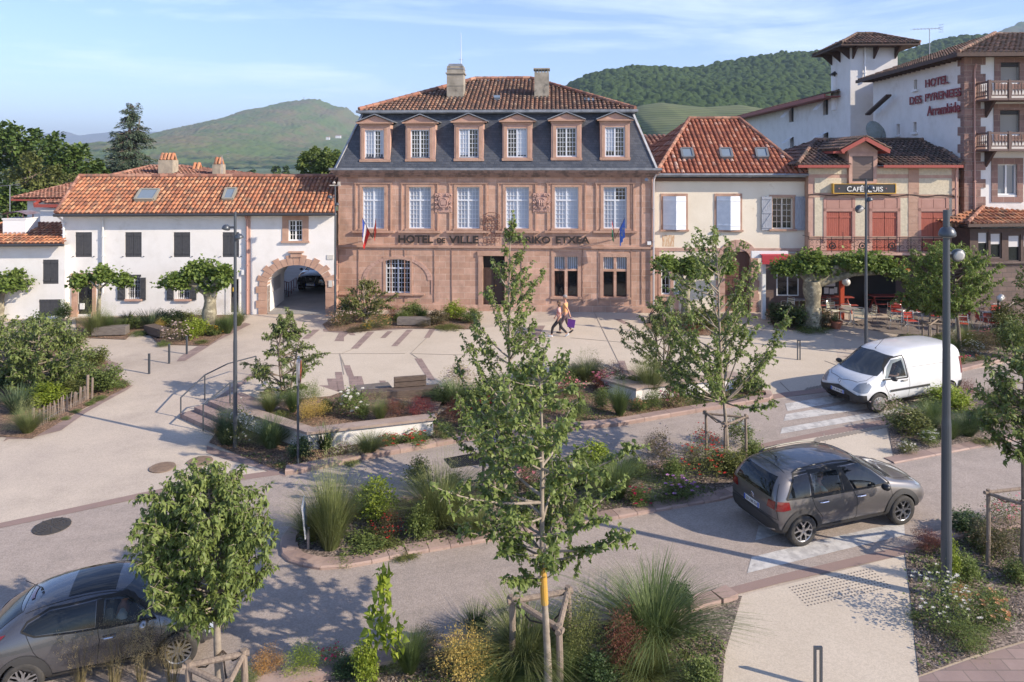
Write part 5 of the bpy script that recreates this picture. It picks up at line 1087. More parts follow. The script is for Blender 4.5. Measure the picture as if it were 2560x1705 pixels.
TW.b(q,'ridge_tiles',TILE_D,rf)
q = MB(); q.box(-o_,t0+o_,-o_,3.2+o_,zc-.14,zc-.03)
for x in (.15,t0*.5,t0-.15): q.add([(x-.05,-.0,zc-.14),(x+.05,-.0,zc-.14),(x+.05,-.8,zc-.14),(x-.05,-.8,zc-.14),(x-.05,0,zc-.85),(x+.05,0,zc-.85)],[(0,1,2,3),(4,0,3),(5,2,1),(4,3,2,5)])
for y in (.15,1.6,3.0): q.add([(0,y-.05,zc-.14),(0,y+.05,zc-.14),(-.8,y+.05,zc-.14),(-.8,y-.05,zc-.14),(0,y-.05,zc-.85),(0,y+.05,zc-.85)],[(0,1,2,3),(4,0,3),(5,2,1),(4,3,2,5)])
TW.b(q,'eaves',WOODD); pipe(TW,Rp(1336,0)[0],Rp(0,175)[1],Rp(0,390)[1],WHITE,r=.06)
# rear wing
WG = Bld('hotel_wing','white rear wing of the hotel with a dark tiled roof and tilted open windows','building',0,0,-92.5,O=(22.65,73.5,1.5))
wl = WG.loc(*Rp(605,620)).x; L_ = 25.0; zt = WG.loc(*Rp(880,540)).z; wo = [WG.rect(*Rp(a,b_),*Rp(c,d)) for a,b_,c,d in ((886,540,912,630),(1088,487,1117,588),(892,718,912,782),(1090,690,1118,752))]
WG.wall((wl,L_,-1,zt),wo,PLAS_W,th=.3)
for h in wo:
    q = MB(); q.box(h[0],h[1],.2,.25,h[2],h[3]); o = WG.b(q,'window',PANE_D); q = MB(); q.add([(h[0],-.02,h[3]),(h[1],-.02,h[3]),(h[1],-.75,h[2]+.35),(h[0],-.75,h[2]+.35)],[(0,1,2,3)]); WG.b(q,'open_flap',WHITE,o)
q = MB(); A = Vector((wl-1,-1.0,zt)); B_ = Vector((L_,-1.0,zt)); tiles(q,A,B_,B_+Vector((0,6,1.5)),A+Vector((1,6,1.5)),.3,.5); WG.b(q,'roof',TILE_D); q = MB(); q.box(wl-1,L_,-1.08,-.98,zt-.22,zt+.02); q.box(wl-1,L_,-1,0,zt-.16,zt-.1); WG.b(q,'fascia',mat('red_brown_fascia',(.28,.07,.055),.6))
q = MB(); q.poly([(wl,0,-1),(wl,0,zt),(wl,9,zt),(wl,9,-1)]); WG.b(q,'wall',PLAS_W)
q = MB(); c = AT(2089,230,49.5); q.lathe([(.28,-1.2),(.28,1.0)],12,c); fl = empty('flue',c,0,'white round flue with a dark cap beside the hotel tower','flue'); q.build('pipe',WHITE,fl,xf=Matrix.Translation(-c)); q = MB(); q.lathe([(.45,1.15),(.05,1.4)],12,(0,0,0)); q.lathe([(.1,.95),(.1,1.2)],8,(0,0,0)); q.build('cap',BLACKP,fl)
aerial(2324,72,145,44,'large tv aerial on a tall mast above the hotel roof, right of the tower',.8)
# roof piece behind hotel aerial
q = MB(); A,B_,C_,D = AT(2245,170,46),AT(2335,150,46),AT(2320,140,49),AT(2250,158,49); 
o = MB(); o.add([A,B_,AT(2325,140,47),B_-Vector((0,0,3)),A-Vector((0,0,3))],[(0,1,2),(0,4,3,1)]); tag(o.build('rear_gable',TILE_O),'orange roof gable peeping above the hotel eaves behind the tall aerial','roof')
# satellite dish
c = AT(2196,328,42.5); sd = empty('satellite_dish',c,0,'round grey satellite dish behind the café roof ridge','dish'); q = MB(); q.lathe([(.001,.0),(.3,.03),(.6,.12),(.72,.18)],20,(0,0,0),'y'); q.build('dish',mat('dish',(.30,.33,.32),.6,col2=(.22,.25,.22),scale=4),sd,xf=Matrix.Rotation(R(20),4,'Z')@Matrix.Rotation(R(-20),4,'X'),smooth=True)
q = MB(); q.tube([(0,.1,0),(0,.25,-.8),(0,.25,-1.6)],.04,6); q.tube([(0,.15,-.5),(0,-.5,-.3),(0,-.6,0)],.02,5); q.build('bracket',ZINC,sd)
# ---------------- annex on the right ----------------
AN = Bld('hotel_annex','low stone annex with orange tiled roof and dark framed windows at the right edge','annex',2480,800,8)
def NR(x0,y0,x1,y1,v=0): a = Rp(x0,y0); b_ = Rp(x1,y1); return AN.rect(a[0],a[1],b_[0],b_[1],v)
def NL(x,y,v=0): return AN.loc(*Rp(x,y),v)
u0, u1 = NL(1960,1300).x, 9.0; zt = NL(2100,1262).z; ws = [NR(2008,1282,2070,1430),NR(2082,1288,2150,1440),NR(2188,1300,2262,1460)]
wn3 = [(ws[2][1]+.15+k*1.6,ws[2][1]+1.5+k*1.6,ws[2][2],ws[2][3]) for k in range(3)]
AN.wall((u0,u1,-.4,zt),ws+wn3,WOODD,th=.2)
q = MB(); q.poly([(u0,0,-.4),(u0,6,-.4),(u0,6,zt),(u0,0,zt)]); AN.b(q,'wall',WOODD)
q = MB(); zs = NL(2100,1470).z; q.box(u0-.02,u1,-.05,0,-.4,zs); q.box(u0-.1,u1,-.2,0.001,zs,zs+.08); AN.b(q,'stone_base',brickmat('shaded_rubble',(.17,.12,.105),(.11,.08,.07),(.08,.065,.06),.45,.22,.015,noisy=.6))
for h in ws+wn3:
    o = AN.window(h,1,1,0,None,mat('annex_frame',(.10,.07,.06),.5),PANE_D,0,None,False,rec=.08); q = MB(); q.box(h[0]+.06,h[1]-.06,.07,.10,h[3]-(h[3]-h[2])*.45,h[3]-.06); AN.b(q,'blind',mat('annex_blind',(.50,.49,.50),.7),o)
q = MB(); A = NL(1945,1235,-.6); B_ = Vector((u1+1,-.6,A.z)); zr = NL(2281,1170,3.4).z; D = NL(2060,1180,3.4); D = Vector((D.x+1.0,3.4,A.z+1.55)); C_ = Vector((u1+1,3.4,D.z)); tiles(q,A,B_,C_,D,.24,.38); A2 = A+Vector((0,7,0)); tiles(q,A2,A,D,D,.26,.4); rf = AN.b(q,'roof',TILE_O); q = MB(); ridge(q,A+Vector((0,0,.07)),D+Vector((0,0,.07)),.1); AN.b(q,'ridge_tiles',TILE_M,rf)
q = MB(); q.box(A.x,B_.x,-.66,-.58,A.z-.14,A.z); q.box(A.x,B_.x,-.6,0,A.z-.1,A.z-.06); AN.b(q,'fascia',WOODD)
# ---------------- hills ----------------
from mathutils import noise as mn
def hill(name, prof, D, y0, front, m, amp, fs, nx=400, ny=70, back=.3, canopy=0, cs=8, fold=0, seed=0):
    # prof: (px, py) silhouette at distance D; foot row y0 at distance D-front
    xs = np.array([p[0] for p in prof], float); ysil = np.array([p[1] for p in prof], float)
    px = np.linspace(xs[0], xs[-1], nx); py = np.interp(px, xs, ysil)
    k = np.ones(5)/5; py = np.convolve(np.pad(py, 2, 'edge'), k, 'valid')
    rows = ny+8; T_ = np.concatenate([np.linspace(0,1,ny), 1+np.linspace(.05,1,8)*back])
    X = np.zeros((rows,nx)); Y = np.zeros((rows,nx)); Z = np.zeros((rows,nx))
    X0 = (px-CX)*D/FPX; Zr = CAMZ-(py-YH)*D/FPX
    rng = np.random.default_rng(seed)
    for i, t in enumerate(T_):
        d = D-front*(1-t); X[i] = X0; Y[i] = d
        s = np.clip(t,0,1); prof_ = s**1.25*(1.0) if t <= 1 else np.maximum(0, 1-(t-1)*1.2)
        zf = -1.5
        Z[i] = zf+(Zr-zf)*prof_
    mask = np.sin(np.clip(T_,0,1)*math.pi)[:,None]**.6
    for i in range(rows):
        for j in range(0,nx,1):
            v = mn.fractal(Vector((X[i,j]/fs+seed, Y[i,j]/fs, 0)), 1.0, 2.0, 4)
            Z[i,j] += v*amp*(mask[i,0] if T_[i] <= 1 else .1)*min(1,max(.04,Zr[j]/(Zr.max()*.8)-.15))
    if canopy:
        g_ = np.stack([X/cs, Y/cs], -1); c = np.floor(g_).astype(int); best = np.full(X.shape, 9.0); bid = np.zeros(X.shape)
        for dx in (-1,0,1):
            for dy in (-1,0,1):
                cc = c+np.array([dx,dy]); h = 65535*((np.sin(cc[...,0]*127.1+cc[...,1]*311.7)*43758.5453)%1); h2 = 65535*((np.sin(cc[...,0]*269.5+cc[...,1]*183.3)*43758.5453)%1)
                fx = cc[...,0]+h/65535.; fy = cc[...,1]+h2/65535.; dd = ((fx-g_[...,0])**2+(fy-g_[...,1])**2)*(.6+1.2*((h*7.13)%1)); bid = np.where(dd < best, (h*3.7)%1, bid); best = np.minimum(best, dd)
        Z += canopy*np.sqrt(np.clip(1-best*1.4,0,1))*(.45+1.1*bid)
    co = np.stack([X,Y,Z],-1).reshape(-1,3); me = bpy.data.meshes.new(name)
    idx = np.arange(rows*nx).reshape(rows,nx); f = np.stack([idx[:-1,:-1],idx[:-1,1:],idx[1:,1:],idx[1:,:-1]],-1).reshape(-1,4)
    me.vertices.add(len(co)); me.vertices.foreach_set('co', co.ravel()); me.loops.add(f.size); me.loops.foreach_set('vertex_index', f.ravel().astype(np.int32))
    me.polygons.add(len(f)); me.polygons.foreach_set('loop_start', np.arange(0,f.size,4,dtype=np.int32)); me.polygons.foreach_set('use_smooth', [True]*len(f)); me.update(calc_edges=True)
    me.materials.append(m); o = bpy.data.objects.new(name, me); COL.objects.link(o); return struct(o), X, Y, Z
def hillmat(name, forest1, forest2, meadow, heath, zlo, zhi, fsc, msc, thr=.5, rough_s=.02, stripes=None):
    m = bpy.data.materials.new(name); m.use_nodes = True; t = m.node_tree; b = t.nodes['Principled BSDF']; b.inputs['Roughness'].default_value = 1; b.inputs['Specular IOR Level'].default_value = .05
    tcn = t.nodes.new('ShaderNodeTexCoord'); lk = t.links.new
    def mixc(a, b_, f):
        n = t.nodes.new('ShaderNodeMix'); n.data_type = 'RGBA'
        for s, v in ((6,a),(7,b_)):
            if isinstance(v, tuple): n.inputs[s].default_value = c4(v)
            else: lk(v, n.inputs[s])
        lk(f, n.inputs[0]); return n.outputs[2]
    def rng_(v, a, b_): n = t.nodes.new('ShaderNodeMapRange'); n.inputs[1].default_value = a; n.inputs[2].default_value = b_; lk(v, n.inputs[0]); return n.outputs[0]
    def noi(s, d=6): n = nn(t,'ShaderNodeTexNoise',Scale=s,Detail=d,Roughness=.65); lk(tcn.outputs['Object'], n.inputs[0]); return n.outputs[0]
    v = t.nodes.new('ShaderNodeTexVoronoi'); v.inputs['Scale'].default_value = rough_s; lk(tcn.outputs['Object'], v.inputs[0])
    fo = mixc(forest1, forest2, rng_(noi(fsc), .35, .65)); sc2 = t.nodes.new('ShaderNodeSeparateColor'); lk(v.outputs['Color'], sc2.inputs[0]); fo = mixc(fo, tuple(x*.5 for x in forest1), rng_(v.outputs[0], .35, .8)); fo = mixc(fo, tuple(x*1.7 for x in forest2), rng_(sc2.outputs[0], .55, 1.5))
    me_ = mixc(meadow, heath, rng_(noi(msc*1.7), .42, .62))
    sp = t.nodes.new('ShaderNodeSeparateXYZ'); lk(tcn.outputs['Object'], sp.inputs[0])
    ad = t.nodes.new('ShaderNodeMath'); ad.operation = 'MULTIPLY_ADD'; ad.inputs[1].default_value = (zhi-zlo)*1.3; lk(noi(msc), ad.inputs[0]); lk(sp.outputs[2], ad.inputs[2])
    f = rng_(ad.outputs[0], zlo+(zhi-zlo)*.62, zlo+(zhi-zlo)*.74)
    lk(mixc(fo, me_, f), b.inputs['Base Color']); return m
far_m = hillmat('far_mountain', (.05,.07,.04),(.07,.085,.05),(.12,.12,.08),(.16,.14,.11), 0, 500, .004, .003)
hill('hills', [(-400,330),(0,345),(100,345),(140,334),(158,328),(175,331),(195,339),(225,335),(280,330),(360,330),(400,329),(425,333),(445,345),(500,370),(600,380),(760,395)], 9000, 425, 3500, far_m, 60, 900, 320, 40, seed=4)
lm = hillmat('green_mountain', (.022,.048,.016),(.038,.070,.022),(.095,.135,.035),(.15,.125,.06), 20, 255, .01, .004, rough_s=.045)
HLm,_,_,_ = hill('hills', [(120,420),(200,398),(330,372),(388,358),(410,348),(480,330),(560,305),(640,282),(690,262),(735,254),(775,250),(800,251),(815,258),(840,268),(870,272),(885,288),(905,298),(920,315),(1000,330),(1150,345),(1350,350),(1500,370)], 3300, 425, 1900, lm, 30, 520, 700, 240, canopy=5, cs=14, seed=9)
rm = hillmat('forested_hill', (.022,.044,.014),(.040,.068,.022),(.045,.072,.024),(.045,.072,.024), -9000, -8000, .02, .01, rough_s=.12)
rprof = [(1330,330),(1385,250),(1410,225),(1435,205),(1475,190),(1525,178),(1565,172),(1600,168),(1660,172),(1720,175),(1760,168),(1800,160),(1850,152),(1900,143),(1960,135),(2020,133),(2090,136),(2150,140),(2200,128),(2260,135),(2320,112),(2400,95),(2450,92),(2520,96),(2700,110)]
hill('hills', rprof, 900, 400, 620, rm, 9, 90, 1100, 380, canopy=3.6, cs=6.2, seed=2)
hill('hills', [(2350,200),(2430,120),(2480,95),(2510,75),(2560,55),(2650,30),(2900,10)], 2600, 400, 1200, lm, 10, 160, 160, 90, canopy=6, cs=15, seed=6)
vm = mat('vineyard', (.115,.135,.045), 1, col2=(.085,.11,.032), scale=.03, lo=.4, hi=.6)
t = vm.node_tree; b = t.nodes['Principled BSDF']; src = b.inputs['Base Color'].links[0].from_socket; wv = t.nodes.new('ShaderNodeTexWave'); wv.inputs['Scale'].default_value = .16; wv.bands_direction = 'Z'; wv.inputs['Distortion'].default_value = 1.5; wv.inputs['Detail'].default_value = 1; wv.inputs['Detail Scale'].default_value = .3
tcn = t.nodes.new('ShaderNodeTexCoord'); t.links.new(tcn.outputs['Object'], wv.inputs[0]); mr = t.nodes.new('ShaderNodeMapRange'); mr.inputs[3].default_value = .62; mr.inputs[4].default_value = 1.15; t.links.new(wv.outputs['Fac'], mr.inputs[0]); mu = t.nodes.new('ShaderNodeVectorMath'); mu.operation = 'SCALE'; t.links.new(src, mu.inputs[0]); t.links.new(mr.outputs[0], mu.inputs['Scale']); t.links.new(mu.outputs[0], b.inputs['Base Color'])
hill('fields', [(1540,330),(1570,275),(1600,264),(1650,256),(1700,262),(1760,268),(1850,262),(1960,280),(2100,330)], 560, 420, 330, vm, 3, 80, 160, 80, seed=12)
hill('fields', [(-200,432),(300,424),(500,428),(560,424),(640,421),(760,424),(860,420),(960,428)], 1300, 436, 500, mat('valley_field',(.10,.14,.045),1,col2=(.06,.09,.03),scale=.008), 1.2, 60, 200, 20, seed=13)
# tiny farmhouses and masts on the left mountain
for px, py, w, lab in ((820,345,14,'tiny white farmhouse on the mountain slope, left of the other'),(846,341,20,'tiny white farmhouse on the mountain slope, right of the other')):
    c = AT(px,py,2350); r_ = w*.32*2350/FPX; q = MB(); fh_ = empty('farmhouse',c,0,lab,'farmhouse'); q.box(-r_,r_,-5,5,-6,2.5); q.build('wall',WHITE,fh_); q = MB(); q.add([(-r_-1,-6,2.5),(r_+1,-6,2.5),(r_+1,6,2.5),(-r_-1,6,2.5),(-r_,0,4.5),(r_,0,4.5)],[(0,1,5,4),(2,3,4,5),(0,4,3),(1,2,5)]); q.build('roof',TILE_M,fh_)
for px, lab in ((760,'taller thin mast on the mountain top, left'),(771,'shorter thin mast on the mountain top, right')):
    a_, b2 = AT(px,256,3300), AT(px,242 if px==760 else 245,3300); q = MB(); q.tube([a_,b2],.9,5)
    for k in (.3,.6,.8): p = a_.lerp(b2,k); q.tube([p-Vector((3,0,0)),p+Vector((3,0,0))],.5,4)
    tag(q.build('mast',mat('galvanised',(.4,.4,.42),.4,.7)),lab,'mast')
# ---------------- vehicles ----------------
TYRE = mat('tyre_rubber', (.025,.024,.023), .85, col2=(.05,.046,.042), scale=7)
RIMM = mat('alloy_metal', (.42,.42,.43), .28, .85); CLAD = mat('black_plastic_cladding', (.035,.034,.034), .6)
REDL = mat('red_lamp', (.16,.010,.012), .12, coat=.8); CLEAR = mat('headlamp_glass', (.24,.26,.28), .15, .2, coat=.8)
CGLASS = glassmat('car_glass', (.008,.010,.012), .03, .45); CGT = glassmat('see_through_glass', (.02,.025,.03), .02, .6, transp=.62)
WGLASS = glassmat('windscreen_glass', (.035,.042,.05), .03, .6); SEAM = mat('panel_gap', (.010,.010,.010), .7); PLATE = mat('number_plate', (.60,.60,.60), .4); PLTX = mat('plate_letters', (.03,.03,.035), .5); PBLUE = mat('plate_blue', (.02,.08,.42), .4)
CHROME = mat('chrome', (.6,.6,.62), .12, 1)
def emesh(o):
    dg = bpy.context.evaluated_depsgraph_get(); me = bpy.data.meshes.new_from_object(o.evaluated_get(dg)); return me
def car_body(st, cutters, mats, crownk=.035):
    rings = []
    for (x, zb, w, zbe, wb, zt, wt) in st:
        zm = (zb+zbe)/2+.05; h = [(0,zb),(w*.8,zb),(w-.02,zb+.10),(w,zm),(wb,zbe),(wb*.45+wt*.55+.012,zbe*.42+zt*.58),(wt,zt-.035),(wt*.6,zt+crownk*.55),(0,zt+crownk)]
        ring = [(x,-y,z) for y, z in h]+[(x,y,z) for y, z in h[-2:0:-1]]; rings.append(ring)
    n = len(rings[0]); vs = [p for r_ in rings for p in r_]
    fs = [(i*n+j,i*n+(j+1)%n,(i+1)*n+(j+1)%n,(i+1)*n+j) for i in range(len(rings)-1) for j in range(n)]
    for e, rg in ((0,0),(1,(len(rings)-1)*n)):
        r_ = rings[0 if e == 0 else -1]; c = (r_[0][0]+(-.03 if e == 0 else .03), 0, sum(p[2] for p in r_)/n); vs.append(c); k = len(vs)-1
        fs += [((rg+(j+1)%n,rg+j,k) if e == 0 else (rg+j,rg+(j+1)%n,k)) for j in range(n)]
    me = bpy.data.meshes.new('b'); me.from_pydata(vs,[],fs); bm = bmesh.new(); bm.from_mesh(me); bmesh.ops.recalc_face_normals(bm, faces=bm.faces[:]); bm.to_mesh(me); bm.free()
    for m in mats: me.materials.append(m)
    o = bpy.data.objects.new('b', me); COL.objects.link(o); s = o.modifiers.new('s','SUBSURF'); s.levels = s.render_levels = 3
    me2 = emesh(o); bm = bmesh.new(); bm.from_mesh(me2); bvh = BVHTree.FromBMesh(bm); bm.free(); o.modifiers.clear(); o.data = me2
    tmp = []
    for q in cutters:
        c = q.build('cut', mats[1]); c.data.materials.clear(); c.data.materials.append(mats[0]); c.data.materials.append(mats[1]); c.data.polygons.foreach_set('material_index',[1]*len(c.data.polygons))
        bm = bmesh.new(); bm.from_mesh(c.data); bmesh.ops.recalc_face_normals(bm, faces=bm.faces[:]); bm.to_mesh(c.data); bm.free()
        b_ = o.modifiers.new('d','BOOLEAN'); b_.operation = 'DIFFERENCE'; b_.object = c; b_.solver = 'EXACT'; tmp.append(c)
    me3 = emesh(o); me3.polygons.foreach_set('use_smooth',[True]*len(me3.polygons))
    for c in tmp+[o]: bpy.data.objects.remove(c)
    bo = bpy.data.objects.new('body', me3); COL.objects.link(bo)
    try: me3.set_sharp_from_angle(angle=R(40))
    except Exception: pass
    return bo, bvh
def patch(bvh, poly, axis, off, m, name, parent, edge=.09, xf=None, sgn=-1):
    # poly in 2D; axis 'y-': coords (x,z) seen from -y ; 'y+' ; 'x+' coords (y,z) from +x ; 'x-' ; 'z': (x,y) from above
    bm = bmesh.new(); vs = [bm.verts.new((p[0],p[1],0)) for p in poly]; f = bm.faces.new(vs); bmesh.ops.triangulate(bm, faces=[f])
    for _ in range(5):
        es = [e for e in bm.edges if e.calc_length() > edge]
        if not es: break
        bmesh.ops.subdivide_edges(bm, edges=es, cuts=1, use_grid_fill=False); bmesh.ops.triangulate(bm, faces=bm.faces[:])
    dirs = {'y-':Vector((0,1,0)),'y+':Vector((0,-1,0)),'x+':Vector((-1,0,0)),'x-':Vector((1,0,0)),'z':Vector((0,0,-1))}; d = dirs[axis]
    for v in bm.verts:
        a, b_ = v.co.x, v.co.y
        o = {'y-':Vector((a,-3,b_)),'y+':Vector((a,3,b_)),'x+':Vector((4,a,b_)),'x-':Vector((-4,a,b_)),'z':Vector((a,b_,4))}[axis]
        h = bvh.ray_cast(o, d)
        if h[0] is None:
            nr = bvh.find_nearest(o+d*(3.0)); v.co = nr[0]-d*off
        else:
            nrm = h[1] if h[1].dot(d) < 0 else -h[1]; v.co = h[0]+nrm*off
    bmesh.ops.recalc_face_normals(bm, faces=bm.faces[:]); me = bpy.data.meshes.new(name); bm.to_mesh(me); bm.free(); me.materials.append(m)
    me.polygons.foreach_set('use_smooth',[True]*len(me.polygons)); o = bpy.data.objects.new(name, me); COL.objects.link(o); o.parent = parent; return o
def both(bvh, poly, off, m, name, parent): return [patch(bvh,poly,'y-',off,m,name,parent), patch(bvh,poly,'y+',off,m,name,parent)]
def linepoly(pts, w):   # thin closed polygon following a 2D polyline
    L_, R_ = [], []
    for i, p in enumerate(pts):
        a = pts[max(i-1,0)]; b_ = pts[min(i+1,len(pts)-1)]; dx, dy = b_[0]-a[0], b_[1]-a[1]; n = math.hypot(dx,dy); L_.append((p[0]-dy/n*w/2,p[1]+dx/n*w/2)); R_.append((p[0]+dy/n*w/2,p[1]-dx/n*w/2))
    return L_+R_[::-1]
def wheel(parent, x, y, r, wd, kind, rim=.68):
    s = -1 if y < 0 else 1; root = empty('wheel',(x,y,r)); root.parent = parent; del_l = None
    q = MB(); R1 = r*rim; q.lathe([(R1,-wd/2+.02),(r-.03,-wd/2),(r,-wd/2+.03),(r,wd/2-.03),(r-.03,wd/2),(R1,wd/2-.02)],36,(0,0,0),'y',closed=True)
    for k in (-.3,0,.3): pass
    q.build('tyre',TYRE,root,smooth=True)
    q = MB(); q.lathe([(R1+.005,-wd/2+.02),(R1-.012,-wd/2+.03),(R1-.03,wd/2-.03),(R1+.003,wd/2-.02)],36,(0,0,0),'y',closed=True)
    o_ = s*(wd/2-.035)
    if kind == 'cap':
        q.lathe([(.001,o_+s*.025),(.05,o_+s*.03),(R1*.55,o_+s*.01),(R1*.97,o_)],32,(0,0,0),'y')
        for k in range(12): t = 2*math.pi*k/12; q.bar((math.cos(t)*.09,o_+s*.03,math.sin(t)*.09),(math.cos(t)*R1*.85,o_+s*.012,math.sin(t)*R1*.85),.035,.02,up=(0,1,0))
    else:
        q.lathe([(.001,o_+s*.0),(.05,o_),(.055,o_-s*.03)],20,(0,0,0),'y')
        n = 5 if kind == 'y5' else 8
        for k in range(n):
            t = 2*math.pi*k/n+.3; c = lambda a, rr, dy=0: (math.cos(a)*rr, o_+dy, math.sin(a)*rr)
            if kind == 'y5':
                q.bar(c(t,.03),c(t,R1*.52),.05,.025,up=(0,1,0)); q.bar(c(t,R1*.48),c(t+.34,R1*.98),.03,.024,up=(0,1,0)); q.bar(c(t,R1*.48),c(t-.34,R1*.98),.03,.0235,up=(0,1,0))
            else:
                q.bar(c(t-.12,.04),c(t-.30,R1*.6),.024,.02,up=(0,1,0)); q.bar(c(t-.30,R1*.58),c(t-.14,R1*.98),.028,.021,up=(0,1,0)); q.bar(c(t+.12,.04),c(t+.30,R1*.6),.024,.0205,up=(0,1,0)); q.bar(c(t+.30,R1*.58),c(t+.14,R1*.98),.028,.0195,up=(0,1,0))
    q.build('rim',mat('wheel_cover',(.42,.42,.42),.4,.4) if kind=='cap' else RIMM,root,smooth=False)
    q = MB(); q.lathe([(.001,o_-s*.05),(R1-.02,o_-s*.05)],24,(0,0,0),'y'); q.lathe([(.001,o_-s*.045),(R1*.6,o_-s*.045)],24,(0,0,0),'y'); q.build('brake_disc',mat('brake_dark',(.03,.03,.03),.6,.4),root)
def arch_poly(x, z, r0, r1, a0=-8, a1=188, n=18):
    P = [(x+r1*math.cos(R(a)),z+r1*math.sin(R(a))) for a in np.linspace(a0,a1,n)]; Q = [(x+r0*math.cos(R(a)),z+r0*math.sin(R(a))) for a in np.linspace(a1,a0,n)]; return P+Q
def plate(parent, txt, x, y, z, face, w=.52, h=.11, tilt=0):
    q = MB(); q.box(-w/2,w/2,-.008,.008,-h/2,h/2); M = Matrix.Translation((x,y,z)) @ Matrix.Rotation(R(90 if face > 0 else -90),4,'Z') @ Matrix.Rotation(R(tilt),4,'X')
    p = q.build('number_plate',PLATE,parent,xf=M); text('plate_text',txt,.1,PLTX,p,M @ Matrix.Translation((0,-.0105,0)) @ UP,.001,.001,fit=(w*.76,h*.62))
    
    for a_ in (-w/2,w/2-.045): q = MB(); q.box(a_,a_+.045,-.0095,-.008,-h/2,h/2); q.build('plate_band',PBLUE,p,xf=M)
    return p
def mirror(parent, x, y, z, m, s):
    q = MB(); q.lathe([(.001,-.06),(.05,-.05),(.075,0),(.065,.05),(.001,.07)],12,(0,0,0),'x'); M = Matrix.Translation((x,y+s*.12,z)) @ Matrix.Diagonal((1.0,1.45,1.0,1))
    q.build('mirror',m,parent,xf=M,smooth=True); 
def seated(x, y, z, shirt, label, name='person', hair=(.12,.07,.05)):
    pass
def place_car(root, fx, fy, rx, ry, wb, xf_, xr_, yside, ys=1, zs=1):
    # contact pixels of the near front and rear wheels; returns scale
    F_, B_ = GP(fx,fy), GP(rx,ry); d = F_-B_; s = d.length/wb; d.normalize(); n = Vector((0,-K,1)).normalized(); left = n.cross(d).normalized()
    Rm = Matrix((( d.x,left.x,n.x),(d.y,left.y,n.y),(d.z,left.z,n.z))).to_4x4()
    origin = B_-(d*xr_+left*yside*ys)*s
    root.matrix_world = Matrix.Translation(origin+Vector((0,0,.014))) @ Rm @ Matrix.Diagonal((s,s*ys,s*zs,1)); root.location = origin+Vector((0,0,.014)); return s
def wells(xf_, xr_, r, w, hw): 
    out = []
    for x in (xf_, xr_):
        for s in (-1,1):
            q = MB(); q.lathe([(r,s*(hw-.32) if s > 0 else -(hw+.2)),(r,(hw+.2) if s > 0 else -(hw-.32))],28,(x,0,w),'y'); out.append(q)
    return out
